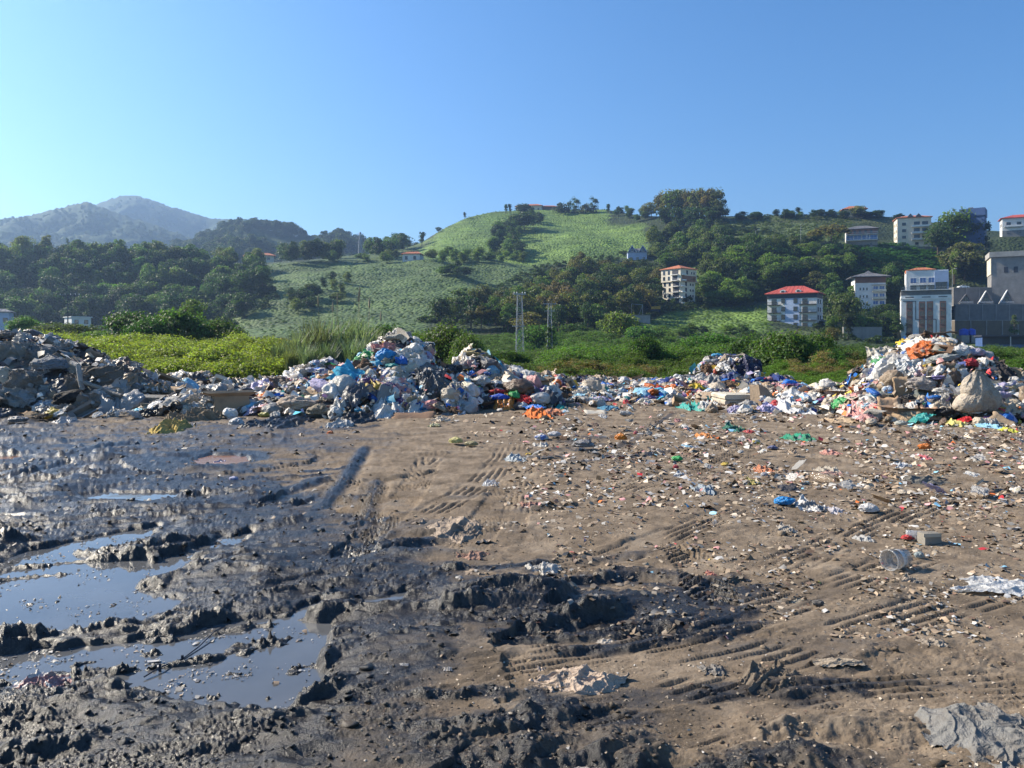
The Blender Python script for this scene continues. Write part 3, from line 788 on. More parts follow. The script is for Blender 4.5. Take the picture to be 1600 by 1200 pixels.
# --- woods on the hillside: zone polygons in the view, trees stand on the terrain where the zone lies
def zone_pts(poly, n, seed):
    rg = np.random.RandomState(seed); q = np.array(poly, float); out = []
    while len(out) < n:
        c = q.min(0) + rg.rand(400, 2)*(q.max(0)-q.min(0))
        c = c[poly_sd(c[:,0], c[:,1], q) < 0]; out += c.tolist()
    return out[:n]
DARK=(.030,.054,.020); MID=(.064,.108,.028); LITE=(.100,.155,.034); BRN=(.110,.098,.036); OLV=(.088,.112,.034); LIME=(.115,.165,.030)  # DARK also paints shade on wood and grove, LITE the sunlit strip
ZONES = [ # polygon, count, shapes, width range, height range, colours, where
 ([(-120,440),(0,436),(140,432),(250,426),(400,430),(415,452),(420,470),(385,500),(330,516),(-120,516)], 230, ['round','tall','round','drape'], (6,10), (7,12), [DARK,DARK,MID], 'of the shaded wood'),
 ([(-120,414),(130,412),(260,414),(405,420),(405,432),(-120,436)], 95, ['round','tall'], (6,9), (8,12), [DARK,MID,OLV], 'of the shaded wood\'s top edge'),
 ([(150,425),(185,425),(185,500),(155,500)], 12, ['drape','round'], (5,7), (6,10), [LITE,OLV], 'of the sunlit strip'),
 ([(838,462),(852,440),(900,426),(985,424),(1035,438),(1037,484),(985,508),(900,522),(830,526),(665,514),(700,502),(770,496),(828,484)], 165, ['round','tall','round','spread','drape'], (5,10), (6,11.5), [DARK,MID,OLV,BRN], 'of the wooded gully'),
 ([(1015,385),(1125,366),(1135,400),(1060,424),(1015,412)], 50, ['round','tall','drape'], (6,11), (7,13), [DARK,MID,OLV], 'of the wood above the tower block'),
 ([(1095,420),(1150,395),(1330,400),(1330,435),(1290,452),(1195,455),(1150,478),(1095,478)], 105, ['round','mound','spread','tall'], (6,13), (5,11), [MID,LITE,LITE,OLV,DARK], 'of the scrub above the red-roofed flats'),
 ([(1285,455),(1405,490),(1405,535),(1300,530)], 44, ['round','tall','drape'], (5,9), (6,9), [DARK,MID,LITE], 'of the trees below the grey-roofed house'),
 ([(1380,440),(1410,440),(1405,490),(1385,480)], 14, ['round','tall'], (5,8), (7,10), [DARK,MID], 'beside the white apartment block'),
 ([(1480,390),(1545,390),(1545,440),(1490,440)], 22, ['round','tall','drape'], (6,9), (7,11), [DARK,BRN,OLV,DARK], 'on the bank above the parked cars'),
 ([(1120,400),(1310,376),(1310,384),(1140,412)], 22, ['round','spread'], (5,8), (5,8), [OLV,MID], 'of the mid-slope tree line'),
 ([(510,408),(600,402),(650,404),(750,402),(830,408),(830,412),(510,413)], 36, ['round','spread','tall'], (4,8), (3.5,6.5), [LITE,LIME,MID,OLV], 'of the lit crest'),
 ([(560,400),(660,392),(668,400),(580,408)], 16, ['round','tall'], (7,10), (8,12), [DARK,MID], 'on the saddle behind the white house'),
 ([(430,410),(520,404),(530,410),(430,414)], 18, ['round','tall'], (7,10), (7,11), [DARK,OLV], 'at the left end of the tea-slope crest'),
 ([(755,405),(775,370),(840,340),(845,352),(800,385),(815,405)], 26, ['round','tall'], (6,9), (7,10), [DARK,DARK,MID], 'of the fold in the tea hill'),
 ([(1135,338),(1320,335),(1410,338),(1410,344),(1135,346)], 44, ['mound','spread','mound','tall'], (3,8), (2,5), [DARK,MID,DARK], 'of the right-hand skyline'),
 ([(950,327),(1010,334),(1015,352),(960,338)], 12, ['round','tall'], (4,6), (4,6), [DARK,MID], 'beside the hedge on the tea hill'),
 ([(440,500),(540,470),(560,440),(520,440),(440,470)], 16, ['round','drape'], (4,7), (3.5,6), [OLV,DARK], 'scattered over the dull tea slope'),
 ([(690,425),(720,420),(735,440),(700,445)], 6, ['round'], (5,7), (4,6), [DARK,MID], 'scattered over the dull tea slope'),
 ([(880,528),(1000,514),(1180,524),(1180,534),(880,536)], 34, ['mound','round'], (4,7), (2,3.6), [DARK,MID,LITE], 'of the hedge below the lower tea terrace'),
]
cand = []
CLEAR = [(1036,1095,415,476,300),(985,1036,465,508,262),(1198,1284,445,505,268),(1328,1390,425,472,300),(978,1015,385,404,400),(626,658,394,406,430),(1405,1490,415,520,262),(1316,1376,350,382,370),(1398,1458,332,378,380),(1490,1530,438,470,300)]
def blocks(p, w, h):
    px = CX + F*p.x/p.y; hw = w*F/p.y*.45; pb = HY - (p.z-CZ)*F/p.y; pt = pb - h*F/p.y
    return any(p.y < q[4] and px+hw > q[0] and px-hw < q[1] and pt < q[3] and pb > q[2] for q in CLEAR)
for zi, (poly, n, shapes, wr, hr, cols, where) in enumerate(ZONES):
    for (px, py) in zone_pts(poly, n, 500+zi):
        p = hill_at(px, py); h = rnd.uniform(*hr); w = rnd.uniform(*wr)
        if blocks(p, w, h): continue
        q = np.array(poly, float); fx = (px-q[:,0].min())/np.ptp(q[:,0]); fy = (py-q[:,1].min())/np.ptp(q[:,1])
        spot = ('high ' if fy < .33 else 'low ' if fy > .67 else '') if n > 24 else ''
        hor = ['far left','mid-left','mid-right','far right'][min(3, int(fx*4))] if n > 10 else ''
        cand.append((h/p.y, rnd.choice(shapes), p, w, h, rnd.choice(cols), (spot + hor + ' ' + where).strip()))
HINT = {DARK:'dark green', MID:'mid green', LITE:'fresh green', BRN:'rusty brown', OLV:'olive green', LIME:'lime green'}
SHP = {'round':'round-crowned','tall':'narrow-crowned','spread':'flat-topped','drape':'vine-draped','mound':'low bushy'}
# special trees that stand out singly
def special(shape, px, pyb, pyt, wpx, col, label, name='broadleaf_tree', cat='tree', Y=None, group=None, k=None):
    p = hill_at(px, pyb) if Y is None else P(px, pyb, Y)
    h = (pyb-pyt)/F*p.y; w = wpx/F*p.y
    return tree(shape, p - Vector((0,0,.15*h*0+.2)), w*1.15, h*1.02, col, label, group, name, cat, k)
G_TOP = 'tall trees crowding the hilltop'
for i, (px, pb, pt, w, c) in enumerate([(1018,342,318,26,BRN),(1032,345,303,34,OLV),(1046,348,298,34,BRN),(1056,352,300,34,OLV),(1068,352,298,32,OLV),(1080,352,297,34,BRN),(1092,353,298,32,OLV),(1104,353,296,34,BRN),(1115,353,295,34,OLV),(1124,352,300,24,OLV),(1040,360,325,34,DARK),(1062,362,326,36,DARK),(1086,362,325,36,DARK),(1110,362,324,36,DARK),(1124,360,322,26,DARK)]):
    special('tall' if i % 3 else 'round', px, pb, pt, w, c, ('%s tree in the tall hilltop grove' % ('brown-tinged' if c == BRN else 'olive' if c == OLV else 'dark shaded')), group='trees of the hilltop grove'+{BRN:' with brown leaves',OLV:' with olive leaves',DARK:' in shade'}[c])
special('round', 625, 392, 365, 28, DARK, 'big round dark tree alone on the saddle skyline')
special('column', 589, 393, 379, 6, DARK, 'thin dark cypress on the saddle skyline', 'cypress_tree')
special('round', 637, 392, 374, 14, DARK, 'small dark tree right against the big round skyline tree')
special('tall', 658, 385, 363, 14, DARK, 'dark tree at the foot of the bright tea hill ridge')
special('tall', 728, 342, 331, 6, DARK, 'lone thin palm-like tree on the slope of the tea hill')
special('round', 684, 364, 355, 8, DARK, 'tiny round tree low on the tea hill ridge')
for px, pt, w, lab in [(789,320,7,'two-stemmed small tree at the left end of the tea hill top'),(797,320,7,'small tree second from the left on the tea hill top'),(823,313,20,'wide dark tree hiding a house on the tea hill top'),(812,316,14,'rounded tree beside the house on the tea hill top'),(876,309,20,'largest tree on the tea hill top, dark and square'),(889,315,9,'slim tree between the two big trees of the tea hill top'),(900,309,10,'forked tree right of the square tree on the hilltop'),(916,312,15,'bushy leaning tree on the tea hill top'),(927,309,13,'dense tree at the right end of the hilltop row'),(950,320,8,'spiky low tree at the corner of the skyline hedge'),(968,325,10,'small rounded shrub tree on the hedge skyline'),(985,326,9,'pointed shrub tree right along the hedge skyline')]:
    special('tall' if w < 9 else 'drape' if w < 14 else 'mound', px, 334, pt - (3 if w >= 14 else 1), w*1.15, BRN if px in (916,) else DARK, lab)
special('round', 818, 362, 333, 44, DARK, 'dark round copse tree in the notch of the bright tea hill')
special('tall', 1020, 388, 352, 18, DARK, 'dark columnar tree above the blue twin-gabled house')
special('column', 105, 404, 371, 11, DARK, 'dark cypress standing by the pale house on the left ridge', 'cypress_tree')
special('column', 90, 404, 389, 7, DARK, 'shorter cypress left of the tall one by the pale house', 'cypress_tree')
special('column', 119, 404, 388, 7, DARK, 'shorter cypress right of the tall one by the pale house', 'cypress_tree')
special('tall', 1490, 400, 328, 62, LITE, 'large sunlit tree covering the corner of the dark blue block')
special('round', 1465, 402, 350, 44, MID, 'leafy tree right of the cream flats with the red roof')
special('drape', 1525, 400, 340, 40, DARK, 'ivy-clad dark tree in front of the dark blue block')
special('round', 1508, 438, 380, 60, BRN, 'rust-tinged broad tree above the parked white car')
special('tall', 1491, 445, 392, 22, LITE, 'narrow yellow-green tree beside the upper white flats')
special('round', 1270, 343, 328, 12, DARK, 'small dark tree on the right-hand ridge by the mast')
special('round', 1224, 343, 327, 11, DARK, 'round dark tree alone on the right-hand skyline')
special('spread', 1300, 395, 350, 50, BRN, 'pale brown bare-looking tree left of the blue and white house')
special('round', 1340, 342, 322, 26, OLV, 'round tree hiding the hilltop red-roofed house')
special('cone', 1585, 522, 490, 24, OLV, 'small conical tree on the terrace right of the blue tanks', 'conifer_tree', Y=252)
special('spread', 1000, 482, 462, 24, MID, 'layered cedar above the grey retaining wall', 'conifer_tree')
special('round', 965, 545, 487, 62, LITE, 'bright bushy tree below the grey retaining wall', Y=180)
special('round', 1000, 548, 510, 50, MID, 'dark bushy tree right of the bright one by the wall', Y=165)
special('round', 1310, 478, 440, 30, MID, 'green tree between the two lower houses on the right')
special('round', 1275, 460, 425, 40, OLV, 'olive round tree behind the red-roofed flats')
special('round', 1318, 525, 458, 48, MID, 'large leafy tree beside the red-roofed flats on their right')
special('round', 1300, 545, 512, 28, BRN, 'thin brownish tree in front of the grey wall below the flats')

cand.sort(key=lambda q: -q[0])
NIND = 240
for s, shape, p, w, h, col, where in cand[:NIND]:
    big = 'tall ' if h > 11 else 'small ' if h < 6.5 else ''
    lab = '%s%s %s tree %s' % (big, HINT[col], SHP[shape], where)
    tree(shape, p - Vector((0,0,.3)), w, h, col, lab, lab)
proto_round = [o for o in COL.objects if o.name.split('.')[0] == 'crown' and o.data == CROWNS[('round',0)]][0]
proto_round2 = [o for o in COL.objects if o.name.split('.')[0] == 'crown' and o.data == CROWNS[('round',1)]][0]
proto_tall = [o for o in COL.objects if o.name.split('.')[0] == 'crown' and o.data == CROWNS[('tall',0)]][0]
rest = cand[NIND:]
for tone in (DARK, MID, LITE, OLV, BRN, LIME):
    q = [c for c in rest if c[5] == tone]
    if not q: continue
    scatter('woods', [proto_round, proto_round2, proto_tall], [tuple(c[2]) for c in q], np.array([c[3] for c in q]), np.random.RandomState(5).rand(len(q))*6.28, tone, '%s trees filling the far woods' % HINT[tone], zs=np.array([c[4] for c in q]))
# far ridge woods
rg = np.random.RandomState(77); pts, sc = [], []
for o in [o for o in COL.objects if o.name.startswith(('wooded_ridge','mountain'))]:
    n = len(o.data.vertices); co = np.empty(n*3, np.float32); o.data.vertices.foreach_get('co', co); co = co.reshape(-1,3)
    W = co.shape[0]//71; sel = rg.randint(W*12, W*(70 if o.name.startswith('wooded') else 62), 1500 if o.name.startswith('wooded') else 3600)
    top = W*69 + rg.randint(0, W, 260); sel = np.concatenate([sel, top]) if o.name.startswith('wooded') else sel
    q = co[sel] + rg.normal(size=(len(sel),3))*[3,3,0]; keep = fbm(q[:,0]/90, q[:,1]/90, 3, 303) > -.25
    pts.append(q[keep] - [0,0,1.5]); sc.append((7+6*rg.rand(keep.sum()))*(1.0 if o.name.startswith('wooded') else .62))
pts = np.concatenate(pts); sc = np.concatenate(sc)
scatter('far_woods', [proto_round, proto_round2, proto_tall], pts, sc, rg.rand(len(pts))*6.28, (.032,.052,.02), 'dark woods covering the far ridges')

# tea bushes, creeper and undergrowth: small clumps
clump = tag(link('weed_tuft', crown_mesh('weed_tuft', 360, 10, 26, .16, 'mound', rad=.30), None, P(250, 566, 44)), 'single bright weed tuft in the creeper field at the left', 'plant'); clump.color = (.09,.15,.025,1)
clump.scale = (1.2,1.2,.9)
clump2 = tag(link('weed_tuft', crown_mesh('weed_tuft', 361, 12, 24, .15, 'mound', rad=.26), None, P(1265, 594, 37)), 'single weed tuft in the grass behind the low rubbish bank', 'plant'); clump2.color = (.08,.14,.025,1)
clump3 = tag(link('weed_tuft', crown_mesh('weed_tuft', 362, 16, 75, .062, 'mound', rad=.26), None, P(330, 566, 46)), 'weed tuft with fine leaves at the far side of the creeper field', 'plant'); clump3.color = (.10,.14,.03,1)
clump4 = tag(link('weed_tuft', crown_mesh('weed_tuft', 363, 14, 80, .058, 'mound', rad=.28), None, P(1300, 592, 38)), 'fine-leaved weed tuft beside the round dense bush', 'plant'); clump4.color = (.08,.14,.03,1)
def hill_scatter(name, polys, n, s0, s1, color, label, seed, zf=.8):
    rg = np.random.RandomState(seed); pp = []
    for poly in polys:
        q = np.array(poly, float); c = q.min(0) + rg.rand(n*3,2)*(q.max(0)-q.min(0)); pp.append(c[poly_sd(c[:,0],c[:,1],q) < 2])
    pp = np.concatenate(pp); pp = pp[rg.permutation(len(pp))[:n]]
    pts = np.array([tuple(hill_at(*q)) for q in pp]); s = s0+(s1-s0)*rg.rand(len(pts))
    pts[:,1] += rg.normal(size=len(pts))*1.2
    scatter(name, [clump, clump2], pts - [0,0,.1], s, rg.rand(len(pts))*6.28, color, label, zs=s*zf)
hill_scatter('tea_bushes', [TEA_A], 1500, .8, 1.5, (.130,.210,.044), 'clipped tea bushes covering the bright hill', 1, .45)
hill_scatter('tea_bushes', [TEA_B], 1100, .7, 1.5, (.078,.122,.036), 'dull tea bushes on the middle slope', 2, .65)
hill_scatter('tea_bushes', [TEA_C], 1000, .7, 1.2, (.120,.195,.040), 'clipped tea bushes on the lower terrace', 3, .6)
hill_scatter('tea_bushes', [TEA_D], 1500, 1.0, 2.0, (.092,.128,.045), 'rough bushes on the upper right slope', 4, .7)
hill_scatter('creeper', [CREEP], 2600, 1.3, 2.6, (.055,.150,.030), 'bright creeper blanket below the upper houses', 5, .6)
hill_scatter('undergrowth', [[(-300,414),(405,416),(430,470),(340,520),(-300,520)]], 2000, 2, 4.5, (.030,.050,.017), 'undergrowth of the shaded wood', 6, .9)
hill_scatter('undergrowth', [[(660,505),(840,420),(1000,395),(1135,350),(1330,390),(1420,440),(1400,540),(1300,530),(1195,470),(1030,490),(985,515)]], 2600, 1.8, 4.0, (.040,.066,.020), 'undergrowth between the houses and trees', 7, .9)

# field cover right behind the tip
def field_scatter(name, boxes, s0, s1, color, label, seed, zf=.8, protos=None):
    rg = np.random.RandomState(seed); pts, s = [], []
    for (pa, pb, Ya, Yb, n) in boxes:
        Y = 1/(1/Ya + rg.rand(n)*(1/Yb-1/Ya)); px = pa+(pb-pa)*rg.rand(n); x = (px-CX)/F*Y
        pts.append(np.stack([x, Y, field_z(x, Y)-.08], 1)); s.append((s0+(s1-s0)*rg.rand(n))*(.8+.4*(Y/50)))
    pts = np.concatenate(pts); s = np.concatenate(s)
    scatter(name, protos or [clump3, clump4], pts, s, rg.rand(len(pts))*6.28, color, label, zs=s*zf)
field_scatter('creeper', [(-300,470,33,60,2200),(-300,470,60,120,700)], .6, 2.0, (.170,.205,.040), 'bright lime creeper smothering the field at the left', 21, .75)
field_scatter('creeper', [(860,1180,60,170,1500)], 1.0, 2.4, (.070,.125,.026), 'creeper mounds behind the lattice mast', 22, .8)
field_scatter('weeds', [(470,900,31,120,900),(760,1120,32,55,700)], .5, 1.2, (.070,.105,.024), 'mixed weeds behind the heaps', 23, .9)
field_scatter('weeds', [(1160,1400,29,40,1100),(1020,1110,31,40,500),(1560,1900,24,60,900)], .4, .85, (.085,.150,.024), 'fresh green weeds at the edge of the tip', 24, .8)
field_scatter('weeds', [(820,1030,33,42,500),(1240,1370,34,60,200)], .5, 1.1, (.15,.115,.050), 'dry brown weeds behind the flat rubbish', 25, .9)
field_scatter('weeds', [(600,960,110,189,900)], 1.2, 2.4, (.07,.115,.028), 'weeds at the foot of the tea slope', 27, .55)
field_scatter('weeds', [(1150,2000,45,180,900)], 1.0, 2.2, (.060,.100,.024), 'weeds of the field below the houses', 26, .6)

# bushes one can tell apart
def bush(px, pb, pt, wpx, Y, col, label, shape='bush', name='shrub', group=None):
    if shape == 'round': pt += (pb-pt)*.28
    p = P(px, pb, Y); h = (pb-pt)/F*Y; w = wpx/F*Y
    return tree(shape, p, w*1.2, h*1.5, tuple(c*1.15 for c in col), label, group, name, 'bush')
bush(205,545,483,90,62,(.040,.078,.020),'dark feathery bush at the left end of the dark thicket')
bush(275,548,475,110,60,(.045,.085,.022),'tallest dark feathery bush in the middle of the thicket')
bush(340,546,494,80,62,(.045,.082,.022),'rounded bush at the right end of the dark thicket')
bush(240,548,491,80,58,(.036,.070,.018),'dark bush filling the gap in the middle of the thicket')
bush(110,528,503,80,80,(.06,.10,.025),'broad-leaved scrub left of the dark thicket')
bush(40,522,492,46,95,(.055,.09,.03),'hazy rounded bush behind the grey heap')
bush(302,530,474,44,105,(.07,.12,.03),'pale young tree rising behind the dark thicket', 'round', 'young_tree')
bush(150,540,514,60,70,(.075,.12,.025),'yellow-green scrub in front of the dark thicket')
bush(600,560,505,80,52,(.055,.095,.024),'green bush behind the top of the tall heap, left side')
bush(690,570,502,90,46,(.060,.090,.026),'wide bush right behind the tall heap')
bush(733,575,515,50,42,(.050,.095,.020),'dense green bush between the tall heap and the next')
bush(650,562,515,60,50,(.055,.09,.025),'bush peeking over the shoulder of the tall heap')
bush(790,572,545,60,48,(.055,.10,.022),'low creeper mound left of the lattice mast')
bush(840,560,505,60,140,(.045,.08,.022),'leafy shrub behind the lattice mast')
bush(905,572,540,70,70,(.07,.12,.025),'lit creeper mound right of the vine-covered pole')
bush(950,575,540,80,68,(.06,.11,.024),'second lit creeper mound right of the vine-covered pole')
bush(1003,580,520,60,60,(.038,.070,.018),'dark upright bush in the middle of the creeper bank')
bush(1055,580,545,70,62,(.06,.10,.022),'low bush right of the dark upright bush')
bush(1110,565,518,80,80,(.050,.085,.022),'bush behind the small dark heap, left side')
bush(1175,580,518,80,52,(.052,.088,.024),'bush directly behind the small dark heap')
bush(1225,590,508,110,46,(.046,.080,.020),'largest dark bush below the red-roofed flats')
bush(1270,588,515,70,48,(.044,.076,.020),'dark bush at the right shoulder of the largest bush')
bush(1293,592,543,60,40,(.040,.075,.018),'round dense bush at the edge of the grass')
bush(1345,575,545,40,60,(.06,.095,.025),'pale bush left of the steep right-hand heap')
bush(1235,592,560,36,40,(.13,.10,.05),'dry brown twiggy shrub in front of the dark bushes')
bush(1590,585,560,60,36,(.06,.11,.02),'green shrub at the foot of the steep heap')
bush(1555,565,545,40,40,(.05,.09,.02),'small shrub peeping over the steep heap')
bush(1120,590,560,40,38,(.06,.11,.02),'small green shrub left behind the dark heap')

# reeds: clumps of tall narrow leaves
m_reed = leaf_mat('reed_leaves', .3, .3)
def reed_mesh(seed, n, spread, h):
    rg = np.random.RandomState(seed); vs, fs = [], []
    for i in range(n):
        a = rg.rand()*6.28; r = spread*math.sqrt(rg.rand()); x0, y0 = r*math.cos(a), r*math.sin(a)
        b = rg.rand()*6.28; L = h*(.55+.5*rg.rand()); bend = L*(.15+.5*rg.rand()); w = .022+.02*rg.rand()
        dx, dy = math.cos(b), math.sin(b); base = len(vs)
        for t in (0, .4, .75, 1):
            ww = w*(1-t**2)+.002; q = bend*t*t
            for sgn in (-1, 1): vs.append((x0+dx*q-dy*ww*sgn, y0+dy*q+dx*ww*sgn, L*(t-.18*t*t*bend/L)))
        for k in range(3): fs.append((base+2*k, base+2*k+1, base+2*k+3, base+2*k+2))
    return mesh_np('blades', vs, fs, m_reed)
REEDS = [reed_mesh(600+k, 260, .55, 2.4) for k in range(3)]
m_plume = simple('reed_plume', (.32,.26,.17), .9, .3, 4)
def reed(px, pb, pt, Y, col, label, plumes=0, group=None):
    t = empty('reed_clump', P(px, pb, Y), rnd.uniform(0,6), label, 'reeds', group); s = (pb-pt)/F*Y/2.05
    o = link('blades', rnd.choice(REEDS), t); o.scale = (s,s,s); o.color = (col[0]*1.45, col[1]*1.5, col[2]*2.6, 1)
    for k in range(plumes):
        x, y = rnd.uniform(-.5,.5)*s, rnd.uniform(-.4,.4)*s; z = 2.7*s*rnd.uniform(.9,1.12)
        mb = MB().bar((x,y,.2),(x+.1,y,z),.01,4).lathe([(.004,z-.05),(.05,z+.1),(.045,z+.3),(.005,z+.55)], 6, x+.1, y)
        mb.build('plume', m_plume, t)
    return t
for i, (px, pb, pt, Y, c, pl, lab) in enumerate([(440,575,535,36,(.10,.12,.045),0,'low reed clump at the left end of the reed bed'),(468,577,520,35,(.11,.125,.05),0,'reed clump second from the left in the reed bed'),(495,577,503,36,(.11,.115,.045),1,'tall tawny reed clump left of the heap of blue bundles'),(520,577,505,37,(.10,.125,.05),1,'tall reed clump behind the heap of blue bundles'),(545,577,500,38,(.095,.12,.045),3,'reed clump with pale plumes in the reed bed'),(570,577,512,37,(.11,.125,.05),1,'reed clump left of the tall heap top'),(510,578,535,33,(.10,.13,.05),0,'low front reed clump in the reed bed'),(455,578,545,33,(.12,.13,.04),0,'low yellowish reed clump at the front left of the bed'),(553,578,530,34,(.10,.13,.05),0,'bushy low reed clump at the front right of the bed'),(480,578,540,32,(.105,.13,.05),0,'dense low reed clump in the middle front of the bed'),(594,572,520,40,(.12,.11,.05),1,'tawny reed clump tucked behind the tall heap')]):
    reed(px, pb, pt, Y, c, lab, pl)
for px, w, lab in ((412,36,'left'),(440,30,'right')):
    bush(px, 548, 527, w, 75, (.16,.10,.055), 'reddish dry scrub at the %s beyond the creeper field' % ('far left' if lab=='left' else 'right'))
# ------------------------------------------------------------------ buildings on the slopes
m_glass, nt, b = mat('window_glass')
b.inputs['Base Color'].default_value = (.02,.028,.04,1); b.inputs['Roughness'].default_value = .08; b.inputs['Specular IOR Level'].default_value = .7
m_bglass, nt, b = mat('blue_glass')
b.inputs['Base Color'].default_value = (.06,.13,.32,1); b.inputs['Roughness'].default_value = .12
W_WHITE = simple('white_render', (.70,.70,.68), .8, .22, .35)
W_CREAM = simple('cream_render', (.66,.60,.48), .85, .25, .35)
W_GREY = simple('grey_concrete', (.26,.25,.24), .9, .35, .4)
W_DGREY = simple('dark_concrete', (.17,.165,.16), .9, .4, .4)
W_BLUE = simple('blue_sheeting', (.05,.10,.24), .6, .3, .5)
W_LBLUE = simple('pale_blue_render', (.38,.46,.62), .8, .2, .4)
W_BRICK = simple('bare_brick', (.28,.15,.10), .9, .35, .8)
R_RED = simple('red_roof', (.42,.075,.055), .7, .3, .6)
R_TERRA = simple('terracotta_roof', (.44,.15,.07), .8, .35, .6)
R_GREY = simple('grey_roof', (.13,.13,.14), .7, .3, .5)
M_DARK = simple('dark_trim', (.035,.04,.055), .6, .3, 1)
M_WFRAME = simple('white_frame', (.72,.72,.72), .5, .1, 2)
M_BROWN = simple('brown_panel', (.20,.11,.085), .7, .3, .8)
M_STEEL = simple('galvanised_steel', (.34,.35,.37), .5, .25, 3, .5)

_wc = {}
def window(root, x, z, w, h, face='front', W=0, off=0.0, frame=None, glass=None, name='window', cross=True):
    key = (round(w,2), round(h,2), frame, glass)
    if key not in _wc:
        t = .07; mb = MB()
        mb.box(-w/2, w/2, -.09, .02, 0, t).box(-w/2, w/2, -.09, .02, h-t, h).box(-w/2, -w/2+t, -.088, .02, t, h-t).box(w/2-t, w/2, -.088, .02, t, h-t)
        if cross and w > 1.0: mb.box(-.035, .035, -.075, .02, t, h-t)
        mb.box(-w/2-.08, w/2+.08, -.16, .02, -.08, -.003)
        f = mb.mesh('window', frame or M_WFRAME)
        g = MB().box(-w/2+t, w/2-t, -.04, .01, t, h-t).mesh('pane', glass or m_glass)
        _wc[key] = (f, g)
    f, g = _wc[key]
    o = link(name, f, root); link('pane', g, o)
    if face == 'front': o.location = (x, -off, z)
    elif face == 'left': o.location = (-W/2-off, x, z); o.rotation_euler = (0,0,-math.pi/2)
    else: o.location = (W/2+off, x, z); o.rotation_euler = (0,0,math.pi/2)
    return o

def hip_roof(root, W, D, z, rise, ov, m, thick=.25, ridge=.35, name='roof'):
    x0,x1,y0,y1 = -W/2-ov, W/2+ov, -ov, D+ov; r = ridge*W/2; yc = D/2
    mb = MB().add([(x0,y0,z),(x1,y0,z),(x1,y1,z),(x0,y1,z),(x0,y0,z+thick),(x1,y0,z+thick),(x1,y1,z+thick),(x0,y1,z+thick),(-r,yc,z+rise),(r,yc,z+rise)],
      [(0,3,2,1),(0,1,5,4),(1,2,6,5),(2,3,7,6),(3,0,4,7),(4,5,9,8),(5,6,9),(6,7,8,9),(7,4,8)])
    n = int(W/1.1)
    for k in range(1, n):                           # raised seams down the front slope
        x = x0 + (x1-x0)*k/n; xr = max(-r, min(r, x)); q = 1-max(0, (abs(x)-r)/(abs(x0)-r+1e-6))
        mb.bar((x, y0, z+thick+.02), (xr+(x-xr)*(1-q), y0+(yc-y0)*q, z+thick+(rise-thick)*q+.02), .05, 3)
    return mb.build(name, m, root)
def gable_roof(root, W, D, z, rise, ov, m, name='roof'):   # ridge along y (gable towards the viewer)
    return MB().prism([(-W/2-ov, z-.1),(-W/2-ov, z+.12),(0, z+rise+.15),(W/2+ov, z+.12),(W/2+ov, z-.1),(0, z+rise-.12)], -ov, D+ov).build(name, m, root)
def balcony(root, x0, x1, z, dep, m_slab, m_rail, solid=False, face='front', W=0, h=1.0):
    s = MB().box(x0, x1, -dep, -.003, z-.18, z).build('balcony', m_slab, root)
    r = MB()
    if solid: r.box(x0, x1, -dep-.05, -dep+.04, z+.003, z+h)
    else:
        r.box(x0, x1, -dep+.0, -dep+.05, z+h-.06, z+h)
        n = max(3, int((x1-x0)/.35))
        for k in range(n+1):
            q = x0+(x1-x0)*k/n; r.box(q-.02, q+.02, -dep+.005, -dep+.045, z+.003, z+h-.06)
    r.build('railing', m_rail, s)
    if face == 'left':
        s.rotation_euler = (0,0,-math.pi/2); s.location = (-W/2, 0, 0)
    return s

def building(name, px0, px1, pyb, pyt, Y, label, cat='house', yaw=0, D=9, wall=None, sink=4, dx=0):
    yw = R(yaw) - math.atan((px0*.5+px1*.5-CX)/F); c, s_ = math.cos(yw), math.sin(yw)   # yaw 0 = square to the viewer
    k1 = (px1-CX)/F; xl = (px0-CX)/F*Y; W = (k1*Y-xl)/(c-k1*s_); p = Vector((xl+W/2*c, Y+W/2*s_, P(px0, pyb, Y).z)); H = (pyb-pyt)/F*p.y
    p.z = CZ - (pyb-HY)/F*p.y
    root = empty(name, p, yw, label, cat)
    MB().box(-W/2, W/2, 0, D, -sink, H).build('wall', wall or W_WHITE, root)
    return root, W, H

# unfinished tower block: sunlit side wall, shaded front
Yb = 300
root = empty('tower_block', P(1063, 482, Yb), R(40), 'unfinished cream and grey tower block with open floors and red roof', 'apartment block')
W, D, H = 9.4, 8.8, 15.6
MB().box(0, W, 0, D, 1.6, H-5).build('wall', W_CREAM, root)
MB().box(-.5, W+.3, -.5, D+.3, H-5, H).build('upper_wall', W_CREAM, root)
MB().box(.2, W-.2, -.56, -.505, H-4.9, H-2.6).build('brick_infill', W_BRICK, root)
for x, y in ((.3,.3),(W-.5,.3),(.3,D-.5),(W/2,.3),(.3,D/2),(W-.5,D-.5)):
    MB().box(x-.25, x+.25, y-.25, y+.25, -3, 1.6).build('column', W_GREY, root)
MB().box(2.2, W-.3, .5, D-.5, -3, 1.6).build('basement', W_BRICK, root)
mb = MB(); x0,x1,y0,y1 = -1.0, W+.8, -1.0, D+.8
mb.add([(x0,y0,H),(x1,y0,H),(x1,y1,H),(x0,y1,H),(x0,y0,H+.2),(x1,y0,H+.2),(x1,y1,H+.2),(x0,y1,H+.2),(W/2,D/2,H+2.0)], [(0,3,2,1),(0,1,5,4),(1,2,6,5),(2,3,7,6),(3,0,4,7),(4,5,8),(5,6,8),(6,7,8),(7,4,8)]).build('roof', R_TERRA, root)
def at_left(root, o, x, y, z): o.location = (x, y, z); o.rotation_euler = (0,0,-math.pi/2)
